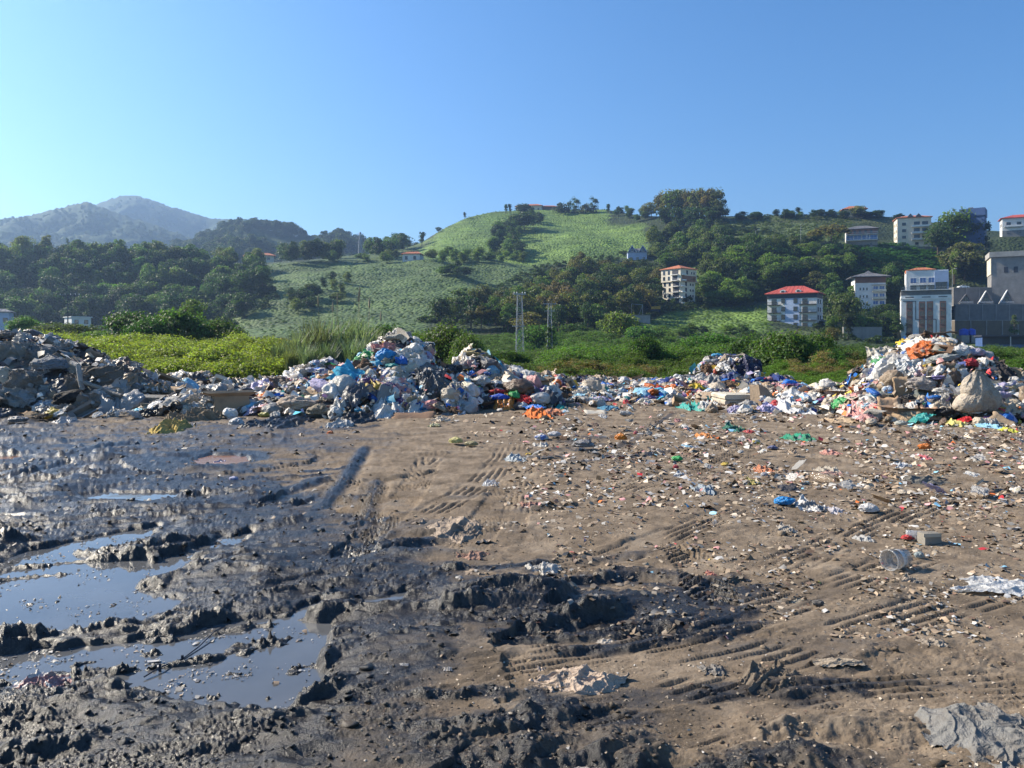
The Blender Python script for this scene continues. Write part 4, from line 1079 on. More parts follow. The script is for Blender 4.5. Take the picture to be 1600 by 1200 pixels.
for f in range(6):
    z = 2.4 + f*2.25; xo = 0 if f < 4 else -.5; yo = 0 if f < 4 else -.5
    for y in (5.2, 7.6): at_left(root, window(root,0,0,.95,1.35,frame=M_DARK), xo, y, z)
    op = MB().box(-1.5,1.5,-.03,.01,0,1.75).build('opening_shade', M_DARK, root); at_left(root, op, xo-.01, 2.1, z-.25)  # thin dark panel on the solid wall, painted shade of an open floor
    sl = MB().box(-1.9,1.9,-1.0,-.02,-.2,0).build('balcony', W_WHITE, root); at_left(root, sl, xo-.02, 2.1, z-.3)
    sf = MB().box(.1,2.0,-.95,-.02,-.2,.25).build('balcony', W_WHITE, root); sf.location = (0, yo-.02, z-.3)
    MB().box(-.55,.55,-.03,.01,0,1.6).build('opening_shade', M_DARK, root, loc=(3.6, yo-.02, z-.2))
    for x in (6.4, 8.0): window(root, x, z+.1, .7, .8, off=-yo+.01, frame=M_DARK)
for y in (.6, 3.6):
    fr = MB().box(-.15,.15,-.12,.0,0,2.2).build('white_post', M_WFRAME, root); at_left(root, fr, -.52, y, H-4.8)

# red-roofed flats
root, W, H = building('apartment_block', 1199, 1276, 515, 459, 268, 'four-storey white flats with bright red hipped roof and dark balconies', 'apartment block', -12, 11)
MB().box(-W/2-.15, W/2+.15, -.2, 10, H-1.5, H).build('eaves_band', M_DARK, root)
rf = hip_roof(root, W, 11, H, 3.0, .8, R_RED)
for x in (-2.9, 2.2):
    d = MB().prism([(x-.9,H+.25),(x+.9,H+.25),(x+.9,H+1.1),(x,H+1.5),(x-.9,H+1.1)], -.3, 3).build('dormer', W_WHITE, root)
    window(root, x, H+.35, .9, .8, off=.32, frame=M_DARK)
MB().box(-2.2, 2.6, -.14, -.005, -3, H-1.55).build('centre_bay', W_LBLUE, root)
for f in range(4):
    z = f*2.75 + .5
    for x in (-W*.36, W*.27): window(root, x, z, 1.7, 1.8, frame=M_DARK)
    for x in (-W*.17, W*.08): window(root, x, z+.4, 1.3, 1.5, off=.14, frame=M_DARK)
    balcony(root, -W/2, -W*.22, z-.1, 1.1, M_DARK, M_DARK, False, h=.95); balcony(root, W*.16, W/2, z-.1, 1.1, M_DARK, M_DARK, False, h=.95)
    for y in (2.5, 6.5): window(root, y, z+.2, 1.2, 1.4, 'right', W, frame=M_DARK)

# grey-roofed house
root, W, H = building('house', 1336, 1384, 482, 433, 300, 'tall narrow white house with wide dark grey roof among trees', 'house', 10, 9)
hip_roof(root, W, 9, H, 2.0, 1.7, R_GREY, ridge=.3); 
MB().add([(-1.8,3,H+1.5),(1.8,3,H+1.5),(1.8,6,H+1.5),(-1.8,6,H+1.5),(0,4.5,H+3)], [(0,1,4),(1,2,4),(2,3,4),(3,0,4)]).build('roof_lantern', R_GREY, root)
MB().box(-W/2-.02, W/2+.02, -.08, -.005, H-2.2, H-.01).build('top_storey', M_BROWN, root)
MB().box(W*.04, W/2+.05, -1.1, -.01, H-3.0+.0, H-2.85).build('cornice', W_WHITE, root)
for f in range(3):
    z = 1.2+f*2.9
    for x in (-W*.33,-W*.22,-W*.11): window(root, x, z, .7, 1.2, frame=M_WFRAME)
    balcony(root, W*.06, W/2, z-.4, 1.1, W_CREAM, W_CREAM, True, h=.8)
    for x in (W*.17, W*.38): window(root, x, z+.3, 1.8, 1.4, off=.01, glass=m_bglass)
for x in np.linspace(-W*.42, W*.4, 7): MB().box(x-.4, x+.4, -.04, .01, -.7, -.05).build('opening_shade', M_DARK, root)  # dark panels painting the shade inside a row of openings

# tall white block with brown window strips
root, W, H = building('apartment_block', 1408, 1487, 533, 461, 262, 'tall white block with brown vertical window strips and stepped dark line', 'apartment block', 3, 13)
for i, x in enumerate((-W*.33, -W*.08, W*.075, W*.33)):
    MB().box(x-.95, x+.95, -.06, -.004, -2, H-2.1).build('brown_strip', M_BROWN, root)
    for f in range(5): window(root, x, .2+f*2.75, 1.5, 1.7, off=.06, glass=m_glass, frame=M_BROWN)
z0, z1 = H-2.1, H-8.3
ln = MB(); ln.box(-W*.46,-W*.2,-.1,-.003,z0,z0+.22); ln.box(-W*.215,-W*.2,-.101,-.004,z1,z0-.002); ln.box(-W*.198,W*.2,-.1,-.07,z1,z1+.22); ln.box(W*.19,W*.205,-.101,-.004,-2,z1-.003)
ln.build('stepped_line', M_DARK, root)
MB().box(-W/2-.15, W/2+.15, -.2, 13, H-1.3, H-.95).build('cornice', W_WHITE, root)
for x in (-W*.33, 0, W*.33): MB().box(x-1.3, x+1.3, -.05, .01, H-.8, H-.5).build('vent_slot', M_DARK, root)
MB().box(-W/2+.01, W/2-.01, -.01, 12.9, H+.003, H+1.6).build('roof_storey', W_DGREY, root)
balcony(root, -W/2, W/2, H+1.8, .6, W_WHITE, M_STEEL, False, h=.9)
# white house above it
root, W, H = building('house', 1416, 1482, 460, 422, 290, 'white house with blue upper windows stacked above the tall white block', 'house', 5, 9)
MB().box(W*.17, W/2+.03, -.4, 8.9, -3, H-.4).build('side_wing', W_LBLUE, root)
hip_roof(root, W*.60, 8, H, 1.4, .5, R_TERRA).location = (-W*.12, .3, 0)
MB().box(-W*.5, -W*.22, .5, 8, H-.99, H+.35).build('roof_edge', R_TERRA, root)
for x in (-W*.33, -W*.1, W*.1): window(root, x, .4, 2.0, 3.0, frame=M_DARK); window(root, x, 4.3, 2.1, 2.0, glass=m_bglass, frame=M_WFRAME)
for x in (W*.26, W*.40): window(root, x, 1.5, 1.9, 3.0, off=.41, frame=M_DARK)
balcony(root, -W*.42, W*.15, 3.6, 1.1, W_WHITE, M_DARK, False)
for y in (2.5, 5.5): window(root, y, 1.6, 1.1, 1.5, 'left', W)

# cream flats on the upper slope
Yc = hill_at(1428, 384).y
root, W, H = building('apartment_block', 1402, 1455, 386, 340, Yc, 'cream five-storey flats with balconies and orange-red roof on the upper slope', 'apartment block', 10, 10, W_CREAM)
hip_roof(root, W, 10, H, 1.8, .6, R_TERRA)
MB().prism([(-3.2,H+.3),(-.2,H+.3),(-1.7,H+2.0)], -.55, 4).build('roof_gable', R_GREY, root); MB().prism([(.4,H+.3),(3.4,H+.3),(1.9,H+2.0)], -.55, 4).build('roof_gable', R_GREY, root)
for f in range(4):
    z = .8+f*3.2
    window(root, -W*.3, z+.4, 1.7, 1.3, frame=M_DARK)
    if f in (1,2,3):
        balcony(root, -W*.08, W*.46, z-.5, 1.3, W_WHITE, W_WHITE, True, h=.75)
        for x in (W*.08, W*.32): window(root, x, z+.2, 2.6, 1.8, off=.01, frame=M_DARK)
    else:
        for x in (W*.08, W*.34): window(root, x, z+.4, 1.5, 1.1, frame=M_DARK)
    for y in (2.5, 6.5): window(root, y, z+.4, 1.1, 1.3, 'left', W, frame=M_DARK)
# blue and white house
Yc = hill_at(1346, 384).y
root, W, H = building('house', 1322, 1371, 385, 358, Yc, 'white house with blue glazed middle storey and grey roof on the slope', 'house', 4, 9)
hip_roof(root, W, 9, H, 2.2, .8, R_GREY)
MB().box(-W/2-.02, W/2+.02, -.06, -.004, -2, 2.6).build('stone_base', W_GREY, root)
MB().box(-W/2-.02, W/2+.02, -.05, -.004, H-2.4, H-.01).build('upper_band', M_BROWN, root)
balcony(root, -W/2, W/2, 3.0, 1.3, W_WHITE, M_WFRAME, False); balcony(root, -W/2, W/2, H-2.5, 1.3, W_WHITE, M_WFRAME, False)
for x in np.linspace(-W*.38, W*.38, 4): window(root, float(x), 3.3, W*.23, 2.2, off=.01, glass=m_bglass)
for x in np.linspace(-W*.4, W*.3, 5): window(root, float(x), H-2.1, 1.1, 1.5, off=.06, frame=M_DARK)
for x in (-W*.3, W*.3): window(root, x, .5, 1.0, .9, off=.07, frame=M_DARK)
for x in (-W*.49, W*.16): MB().box(x-.15, x+.15, -1.3, -1.0, 3.0, H-2.5).build('post', M_WFRAME, root)
# red-roofed house on the hilltop
root, W, H = building('house', 1319, 1352, 341, 327, 440, 'small hilltop house with red roof half hidden by a tree', 'house', 12, 9, W_CREAM)
hip_roof(root, W, 9, H, 2.6, 1.3, R_TERRA)
for x in (-W*.3, 0, W*.3): window(root, x, 1.4, 1.4, 1.6, frame=M_DARK)
balcony(root, -W*.45, W*.45, 1.1, 1.0, W_WHITE, M_WFRAME)
# dark blue block at the right
root, W, H = building('building', 1500, 1538, 368, 326, 372, 'dark slate-blue flat-roofed block wrapped in trees on the ridge', 'building', -6, 10, W_BLUE, 10)
MB().box(-W/2-.3, W/2+.3, -.4, 10.3, H-3.6, H+.1).build('parapet', W_BLUE, root)
for x in (-W*.25, W*.1, W*.35): window(root, x, 4, 1.6, 1.6, frame=M_DARK)
MB().box(-2,0,3,6,H+.1,H+1.1).build('roof_box', W_DGREY, root)
# red-roofed house at the far right
root, W, H = building('house', 1566, 1625, 368, 340, 395, 'white two-storey house with red roof cut off at the picture edge', 'house', 8, 9, W_WHITE, 8)
hip_roof(root, W, 9, H, 2.2, .9, R_RED)
for x in (-W*.33, -W*.05, W*.25): window(root, x, 5.4, 2.0, 1.7, frame=M_BROWN); window(root, x, 1.4, 1.4, 1.4, frame=M_DARK)
balcony(root, -W*.45, W*.05, 4.7, 1.2, W_WHITE, W_WHITE, True, h=.8)
MB().box(-W/2-.03, W/2+.03, -.05, -.004, -3, 2.9).build('stone_base', W_GREY, root)
for y in (2.5, 6): window(root, y, 5.4, 1.2, 1.5, 'left', W, frame=M_DARK)
# big grey concrete building on the right
root, W, H = building('concrete_building', 1549, 1680, 452, 399, 312, 'large bare grey concrete building with sunlit cream side above the cabins', 'building', 8, 14, W_GREY, 8)
MB().box(-W/2-.8, W/2+.8, -.9, 14.5, H-.1, H+2.0).build('roof_slab', simple('pale_concrete', (.38,.36,.33), .9, .3, .4), root)
MB().box(-W/2-.25, -W/2-.003, -.2, 13.5, H-7, H-.2).build('side_render', W_CREAM, root)
for x in (-W*.32, -W*.2, W*.1, W*.3): MB().box(x-.7, x+.7, -.05, .01, H-6.5, H-4.2).build('opening_shade', M_DARK, root)  # shade of unlit openings, put on the wall as dark panels
# terrace with three triangular cabins, its retaining walls
def wall_thing(name, px0, px1, pyb, pyt, Y, label, m, thick=.8, coping=None, yaw=0):
    p = P((px0+px1)/2, pyb, Y); W = (px1-px0)/F*Y; H = (pyb-pyt)/F*Y
    t = empty(name, p, R(yaw), label, 'wall'); t['kind'] = 'thing'; MB().box(-W/2, W/2, 0, thick, -3, H).build('face', m, t)
    MB().box(-W/2-.05, W/2+.05, -.12, thick+.1, H+.003, H+.25).build('coping', coping or W_GREY, t)
    n = int(W/5)
    for k in range(1, n):
        x = -W/2+W*k/n; MB().box(x-.18, x+.18, -.16, -.003, -3, H-.01).build('pilaster', W_GREY, t)
    return t
wall_thing('retaining_wall', 1493, 1640, 500, 476, 290, 'grey retaining wall directly under the triangular cabins', W_DGREY)
wall_thing('retaining_wall', 1492, 1640, 528, 501, 276, 'brown-grey lower retaining wall behind the blue tanks', simple('brown_wall', (.14,.115,.085), .9, .35, .4), 16)
wall_thing('retaining_wall', 1490, 1550, 470, 450, 308, 'dark retaining wall that carries the parking strip', W_DGREY, 12)
wall_thing('retaining_wall', 1318, 1378, 545, 512, 240, 'weathered grey wall between the flats and the tall white block', W_GREY)
wall_thing('retaining_wall', 1276, 1306, 530, 500, 266, 'pale grey wall at the right foot of the red-roofed flats', simple('pale_wall', (.36,.34,.32), .9, .3, .4))
wall_thing('retaining_wall', 1310, 1500, 396, 386, 372, 'low grey garden wall above the creeper slope', W_GREY, .5)
deck = empty('terrace', P(1565, 476, 292), 0, 'grey concrete terrace that the three triangular cabins stand on', 'terrace')
MB().box(-18, 20, 0, 16, -.5, .0).build('slab', W_GREY, deck)
for i, (px, pt, lab) in enumerate(((1510, 455, 'shaded triangular cabin nearest the tall white block'), (1541, 450, 'middle one of three triangular cabins with a pale roof edge'), (1574, 449, 'triangular cabin with the widest sunlit white roof edge, right of the middle one'))):
    t = empty('cabin', P(px, 476, 295), -math.atan((px-CX)/F)+R(4), lab, 'cabin', 'triangular cabins on the terrace'); s = 295/F; h = (472-pt)*s; w = 10*s
    MB().prism([(-w*.82,1.0),(w*.82,1.0),(0,h-.3)], .2, 6).build('front', W_GREY, t)
    MB().prism([(-w-.1,.7),(-w+.35,.7),(0,h-.35),(0,h+.1)], -.4, 6.4).build('roof', M_WFRAME if i else R_GREY, t)  # sunlight on the left slope painted as white, except on the first cabin
    MB().prism([(w+.1,.7),(w-.35,.7),(0,h-.36),(0.001,h+.1)], -.4, 6.4).build('roof', R_GREY, t)
    window(t, 0, 1.3, 1.3, 1.7, off=-.18, frame=M_DARK)
    MB().box(-w*.95, w*.95, -.9, 6, -.3, .7).build('base', W_GREY, t); MB().box(-w*.9, w*.9, -1.0, -.7, .7, 1.2).build('railing', M_STEEL, t)
# shed with blue wall, tanks, vehicles
root, W, H = building('shed', 1535, 1680, 556, 524, 205, 'long low shed with blue wall and dark roof behind the steep heap', 'shed', 12, 10, W_BLUE, 2)
MB().box(-W/2-.4, W/2+.4, -1.5, 10.4, H-.3, H+.15).build('roof', M_DARK, root); MB().box(-W/2-.02, W/2+.02, -.06, -.004, H-2.4, H-.32).build('upper_wall', M_DARK, root)
for x in (-W*.2, W*.12, W*.4): MB().box(x-.12, x+.12, -1.4, -1.15, -1, H-.31).build('post', M_STEEL, root)
m_tank = simple('blue_plastic', (.02,.06,.42), .35, .15, 1)
for px, lab in ((1506, 'blue plastic water tank beside the tall white block, outer half of a pair'), (1518, 'blue plastic water tank further from the tall white block, smaller of a pair')):
    t = empty('water_tank', P(px, 524, 258), 0, lab, 'tank', 'blue water tanks'); rr = 1.45 if px == 1506 else 1.25
    MB().lathe([(0.01,0),(rr,0),(rr*1.02,.5),(rr*.98,.55),(rr*1.02,1.0),(rr*.98,1.05),(rr*1.02,1.6),(rr*.9,1.95),(rr*.4,2.2),(.01,2.22)], 20).build('tank_body', m_tank, t, True)
    MB().lathe([(.3,2.2),(.32,2.36),(.01,2.4)], 12).build('lid', m_tank, t); MB().box(-1.6,1.6,-1.6,1.6,-2.5,-.01).build('plinth', W_GREY, t)
def car(px, py, Y, yaw, col, label, paint):
    t = empty('parked_car', P(px, py, Y), R(yaw), label, 'car')
    prof = [(-2.1,.35),(-2.12,.75),(-1.95,.95),(-1.25,1.0),(-.65,1.42),(.75,1.45),(1.5,1.02),(2.05,.92),(2.15,.6),(2.1,.32)]
    m = simple(paint, col, .25, .1, 2)
    o = MB().prism(prof, -.85, .85).build('body', m, t); bv = o.modifiers.new('bevel','BEVEL'); bv.width = .08; bv.segments = 2; bv.limit_method = 'ANGLE'
    MB().prism([(-1.15,1.02),(-.62,1.36),(.7,1.39),(1.35,1.04)], -.868, .868).build('side_window', m_glass, t)
    MB().prism([(1.40,1.06),(.84,1.40),(.86,1.42),(1.45,1.08)], -.7, .7).build('windscreen', m_glass, t)
    for x in (-1.3, 1.3):
        for y in (-.8, .8):
            w = link('wheel', None or MB().add(*_wheel()).mesh('wheel', simple('tyre_rubber', (.02,.02,.02), .8)), t, (x, y, .32))
            link('rim', MB().lathe([(.01,-.12),(.2,-.11),(.2,.11),(.01,.12)], 10).mesh('rim', M_STEEL), w).rotation_euler = (R(90),0,0)
    for y in (-.6,.6): MB().box(2.06,2.14,y-.18,y+.18,.62,.76).build('headlight', M_WFRAME, t)
    return t
def _wheel():
    vs, fs, n = [], [], 14
    for y, r in ((-.11,.3),(-.08,.33),(.08,.33),(.11,.3)):
        for k in range(n): vs.append((r*math.cos(6.2832*k/n), y, r*math.sin(6.2832*k/n)))
    for j in range(3):
        for k in range(n): fs.append((j*n+k, j*n+(k+1)%n, (j+1)*n+(k+1)%n, (j+1)*n+k))
    fs += [tuple(range(n)), tuple(range(4*n-1, 3*n-1, -1))]
    return vs, fs
car(1505, 451, 310, 180, (.75,.75,.75), 'white car parked above the triangular cabins', 'white_paint')
car(1583, 446, 311, 0, (.03,.03,.035), 'dark car parked beside the grey concrete building', 'dark_paint')
car(1602, 556, 150, 20, (.7,.7,.72), 'white car at the end of the blue-walled shed', 'white_paint')

# houses further left
Yc = hill_at(996, 407).y
root, W, H = building('house', 981, 1011, 409, 394, Yc, 'blue house with two white-framed gables on the tea hill', 'house', 4, 8, W_LBLUE, 3)
for x in (-W*.28, W*.28):
    g = MB().prism([(x-W*.21,H),(x+W*.21,H),(x,H+3.2)], -.3, 6).build('gable', W_BLUE, root); window(root, x, H+.3, 1.5, 1.3, off=.32, cross=True); 
    MB().prism([(x-W*.25,H-.1),(x-W*.22,H-.1),(x,H+3.2),(x+W*.22,H-.1),(x+W*.25,H-.1),(x,H+3.7)], -.7, 6.2).build('gable_roof', M_WFRAME, root)
hip_roof(root, W*.9, 8, H, 2.4, .3, R_GREY)
for x in (-W*.33, 0, W*.33): window(root, x, .8, 1.4, 1.7, frame=M_WFRAME)
root, W, H = building('house', 629, 656, 409, 397, hill_at(642, 408).y + 3, 'white house with orange tiled roof on the crest of the tea slope', 'house', -14, 8, W_WHITE, 3)
gable = hip_roof(root, W, 8, H, 1.6, .7, R_TERRA, ridge=.6)
for x in (-W*.28, W*.2): window(root, x, 1.2, 1.3, 1.5, frame=M_DARK)
window(root, 4, 1.2, 1.2, 1.4, 'left', W, frame=M_DARK)
root, W, H = building('house', 385, 428, 407, 399, 420, 'long low house with terracotta roof at the top of the wood', 'house', 6, 8, W_CREAM, 4)
hip_roof(root, W, 8, H, 1.9, 1.0, R_TERRA, ridge=.7)
for x in (-W*.3, 0, W*.3): window(root, x, .6, 1.3, 1.3, frame=M_DARK)
root, W, H = building('apartment_block', 42, 78, 404, 379, 560, 'pale hazy block with flat roof above the shaded wood', 'apartment block', 10, 10, W_LBLUE, 6)
MB().box(-W/2-.8, W/2+.8, -.9, 10.8, H, H+.8).build('roof', W_WHITE, root)
for f in range(3):
    for x in (-W*.32, 0, W*.32): window(root, x, 1.2+f*3.4, 1.8, 1.6, frame=M_WFRAME)
root, W, H = building('house', 112, 142, 508, 496, 215, 'small white house low behind the creeper field', 'house', 18, 6, W_WHITE, 3)
MB().box(-W/2-.3, W/2+.3, -.4, 6.3, H, H+.25).build('roof', W_WHITE, root)
for x in (-W*.25, W*.25): window(root, x, .5, 1.0, 1.0, frame=M_DARK)
root, W, H = building('house', -14, 14, 512, 488, 230, 'pale blue house at the picture edge behind the grey heap', 'house', -12, 6, W_LBLUE, 3)
hip_roof(root, W, 6, H, 1.2, .5, R_GREY)
for x in (-W*.2, W*.3): window(root, x, 1.6, 1.2, 1.4, frame=M_DARK)
root, W, H = building('house', 806, 846, 332, 322, 575, 'long pale house behind trees on the tea hill top', 'house', -10, 9, W_CREAM, 4)
hip_roof(root, W, 9, H, 2.2, .9, R_TERRA, ridge=.6)
for x in np.linspace(-W*.38, W*.38, 5): window(root, float(x), 1.2, 1.5, 1.7, frame=M_DARK)
root, W, H = building('house', 846, 872, 332, 323, 575, 'low brown-roofed house right of the pale one on the tea hill', 'house', 6, 8, W_BRICK, 4)
hip_roof(root, W, 8, H, 1.6, .8, R_TERRA, ridge=.5)
for x in (-W*.25, W*.25): window(root, x, 1.0, 1.3, 1.5, frame=M_DARK)
# grey wall with swing-like steel frames, excavator
t = wall_thing('retaining_wall', 988, 1016, 515, 493, 262, 'pale concrete wall end with steel frames on top, left of the tower block', simple('pale_wall', (.36,.34,.32), .9, .3, .4), 6)
t = empty('steel_frame', P(994, 493, 263), 0, 'thin steel frame standing on the pale concrete wall', 'frame')
MB().bar((-1.6,0,0),(-1.6,0,4),.09).bar((2.2,0,0),(2.2,0,3.6),.09).build('post', M_STEEL, t); MB().bar((-1.7,0,4),(2.3,0,3.6),.08).build('beam', M_STEEL, t); MB().bar((.8,0,0),(2.2,0,3.5),.07).build('brace', M_STEEL, t)
m_yel = simple('yellow_paint', (.55,.30,.03), .5, .3, 1)
t = empty('excavator', P(1024, 487, 285), R(160), 'yellow excavator with raised arm beside the tower block', 'excavator')
MB().box(-1.6,1.6,-1.4,-.8,0,.8).build('track', M_DARK, t); MB().box(-1.6,1.6,.8,1.4,0,.8).build('track', M_DARK, t)
MB().prism([(-1.7,.9),(1.4,.9),(1.4,1.9),(.2,1.9),(-1.7,2.0)], -1.2, 1.2).build('body', m_yel, t)
MB().prism([(.2,1.92),(1.4,1.92),(1.2,3.1),(.3,3.1)], .1, 1.1).build('cab', m_glass, t)
MB().bar((1.3,-.3,1.6),(3.2,-.3,4.6),.28,4,.22).build('boom', m_yel, t); MB().bar((3.2,-.3,4.6),(4.6,-.3,2.6),.2,4,.15).build('arm', m_yel, t)
MB().prism([(4.3,2.7),(4.9,2.6),(5.0,1.8),(4.3,1.7)], -.7, .1).build('bucket', M_DARK, t)

# ------------------------------------------------------------------ masts and poles
def lattice(mb, h, w0, w1, n, r):
    for k in range(n):
        z0, z1 = h*k/n, h*(k+1)/n; a0 = w0+(w1-w0)*k/n; a1 = w0+(w1-w0)*(k+1)/n
        c0 = [(-a0/2,-a0/2,z0),(a0/2,-a0/2,z0),(a0/2,a0/2,z0),(-a0/2,a0/2,z0)]; c1 = [(-a1/2,-a1/2,z1),(a1/2,-a1/2,z1),(a1/2,a1/2,z1),(-a1/2,a1/2,z1)]
        for i in range(4):
            j = (i+1) % 4
            mb.bar(c0[i], c1[i], r*1.4, 4); mb.bar(c0[i], c1[j], r, 3); mb.bar(c0[j], c1[i], r, 3); mb.bar(c1[i], c1[j], r, 3)
    return mb
t = empty('lattice_mast', P(812, 568, 125), R(8), 'steel lattice power mast standing behind the flat rubbish', 'power mast')
lattice(MB(), 11.2, 1.35, .75, 11, .024).build('lattice', M_STEEL, t)
MB().box(-1.0,1.0,-.12,.12,11.2,11.4).build('crossarm', M_STEEL, t); MB().box(-1.2,.9,-.12,.12,6.0,6.15).build('crossarm', M_STEEL, t)
for x in (-.9,-.45,.45,.9): MB().lathe([(.01,11.4),(.09,11.45),(.05,11.5),(.09,11.56),(.05,11.62),(.01,11.7)], 8, x, 0).build('insulator', M_WFRAME, t)
t = empty('power_pole', P(859, 572, 118), 0, 'vine-covered power pole with crossarms right of the lattice mast', 'power pole')
lattice(MB(), 9.6, .9, .45, 9, .022).build('lattice', M_STEEL, t)
for z, w in ((9.5,1.0),(8.4,.8)): MB().box(-w,w,-.08,.08,z,z+.12).build('crossarm', M_STEEL, t)
for x in (-.9,-.3,.3,.9): MB().lathe([(.01,9.62),(.07,9.68),(.04,9.75),(.07,9.8),(.01,9.95)], 8, x, 0).build('insulator', M_DARK, t)
v = link('vines', CROWNS[('column',0)], t); v.scale = (5.0,5.0,6.0); v.color = (.045,.08,.02,1)
p = hill_at(563, 398)
t = empty('lattice_mast', P(563, 400, 470), 0, 'thin lattice pylon on the saddle skyline', 'power mast')
lattice(MB(), 14.5, 2.2, .7, 9, .11).build('lattice', M_STEEL, t)
for z, w in ((13.5,2.2),(11,2.8),(8.5,2.2)): MB().bar((-w,0,z),(w,0,z),.12,4).build('crossarm', M_STEEL, t)
t = empty('power_pole', P(106, 522, 170), 0, 'power pole with wide crossarm in front of the shaded wood', 'power pole')
MB().bar((0,0,-1),(0,0,9.0),.16,7,.11).build('pole', M_DARK, t); MB().box(-1.9,2.6,-.08,.08,8.5,8.65).build('crossarm', M_DARK, t); MB().box(-.9,.9,-.07,.07,7.6,7.72).build('crossarm', M_DARK, t)
for x in (-1.7,-.6,.6,1.7,2.5): MB().lathe([(.01,8.65),(.08,8.7),(.05,8.8),(.08,8.86),(.01,9.0)], 8, x, 0).build('insulator', M_WFRAME, t)
def pole(px, pyb, pyt, label, cat='street lamp', name='street_lamp', r=.12, Y=None):
    p = hill_at(px, pyb) if Y is None else P(px, pyb, Y); h = (pyb-pyt)/F*p.y
    t = empty(name, p, 0, label, cat); MB().bar((0,0,-.5),(0,0,h),r,6,r*.6).build('pole', M_STEEL, t)
    MB().bar((0,0,h-.1),(1.1,-.2,h+.15),r*.5,5).build('arm', M_STEEL, t); MB().box(.8,1.7,-.4,0,h+.05,h+.2).build('lamp_head', M_WFRAME, t)
pole(1250, 390, 351, 'tall pale lamp mast on the right-hand slope')
pole(1489, 452, 420, 'lamp post beside the white house and parked car')
pole(1180, 398, 360, 'slim dark pole on the upper right slope', 'pole', 'utility_pole')
# ------------------------------------------------------------------ rubbish: materials (own colour comes from each object's colour)
def junk_mat(name, rough, spec, dirt, trans=0.0, printed=False, bscale=7, bstr=.5, alpha=None):
    m, nt, b = mat(name)
    oi = nd(nt, 'ShaderNodeObjectInfo'); tc = nd(nt, 'ShaderNodeTexCoord')
    nz = nd(nt, 'ShaderNodeTexNoise', noise_dimensions='4D', Scale=2.6, Detail=5.0, Roughness=.65)
    nt.links.new(tc.outputs['Object'], nz.inputs['Vector'])
    w = nd(nt, 'ShaderNodeMath', operation='MULTIPLY'); nt.links.new(oi.outputs['Random'], w.inputs[0]); w.inputs[1].default_value = 37; nt.links.new(w.outputs[0], nz.inputs['W'])
    c = oi.outputs['Color']
    if printed:
        wv = nd(nt, 'ShaderNodeTexVoronoi', Scale=2.3); nt.links.new(tc.outputs['Object'], wv.inputs['Vector'])
        hs = nd(nt, 'ShaderNodeHueSaturation', Saturation=.9, Value=1.0); nt.links.new(c, hs.inputs['Color'])
        sx = nd(nt, 'ShaderNodeSeparateColor'); nt.links.new(wv.outputs['Color'], sx.inputs[0])
        hm = nd(nt, 'ShaderNodeMapRange'); nt.links.new(sx.outputs[0], hm.inputs[0]); hm.inputs[3].default_value = .35; hm.inputs[4].default_value = .65; nt.links.new(hm.outputs[0], hs.inputs['Hue'])
        st = nd(nt, 'ShaderNodeMath', operation='GREATER_THAN'); nt.links.new(sx.outputs[1], st.inputs[0]); st.inputs[1].default_value = .62
        c = mix(nt, st.outputs[0], c, (.62,.60,.57)); 
        st2 = nd(nt, 'ShaderNodeMath', operation='GREATER_THAN'); nt.links.new(sx.outputs[2], st2.inputs[0]); st2.inputs[1].default_value = .72
        c = mix(nt, st2.outputs[0], c, hs.outputs[0])
    dm = nd(nt, 'ShaderNodeMapRange'); nt.links.new(nz.outputs[0], dm.inputs[0]); dm.inputs[1].default_value = .46; dm.inputs[2].default_value = .68; dm.inputs[3].default_value = 0; dm.inputs[4].default_value = dirt
    c = mix(nt, dm.outputs[0], c, (.105,.082,.062))
    c = mix(nt, .35, c, ramp(nt, nz.outputs[0], [(.3, (.72,.72,.72)), (.62, (1.15,1.15,1.15))]), 'MULTIPLY')
    nt.links.new(c, b.inputs['Base Color']); b.inputs['Roughness'].default_value = rough; b.inputs['Specular IOR Level'].default_value = spec
    vo = nd(nt, 'ShaderNodeTexNoise', noise_dimensions='4D', Scale=bscale, Detail=4.0, Roughness=.6, Distortion=1.2); nt.links.new(tc.outputs['Object'], vo.inputs['Vector']); nt.links.new(w.outputs[0], vo.inputs['W'])
    bump(nt, b, vo.outputs[0], bstr, .12)
    out = b.outputs[0]
    if trans:
        tr = nd(nt, 'ShaderNodeBsdfTranslucent'); nt.links.new(c, tr.inputs[0]); ms = nd(nt, 'ShaderNodeMixShader'); ms.inputs[0].default_value = trans
        nt.links.new(out, ms.inputs[1]); nt.links.new(tr.outputs[0], ms.inputs[2]); out = ms.outputs[0]
    if alpha:
        tp = nd(nt, 'ShaderNodeBsdfTransparent'); ms = nd(nt, 'ShaderNodeMixShader'); ms.inputs[0].default_value = alpha
        nt.links.new(tp.outputs[0], ms.inputs[1]); nt.links.new(out, ms.inputs[2]); out = ms.outputs[0]
    nt.links.new(out, nt.nodes['Material Output'].inputs[0])
    return m
J_PLAS = junk_mat('plastic_film', .33, .5, .42, .18)
J_PRINT = junk_mat('printed_wrapping', .38, .5, .35, .10, True)
J_CLOTH = junk_mat('soiled_cloth', .92, .12, .6, 0, False, 11, .5)
J_CARD = junk_mat('cardboard', .88, .15, .5, 0, False, 4, .25)
J_SACK = junk_mat('woven_sack', .75, .25, .5, .08, False, 9, .8)
J_CLEAR = junk_mat('clear_plastic', .12, .7, .25, 0, False, 6, .4, .45)
J_MUD = junk_mat('muddy_cloth', .85, .2, 1.0, 0, False, 10, .6)

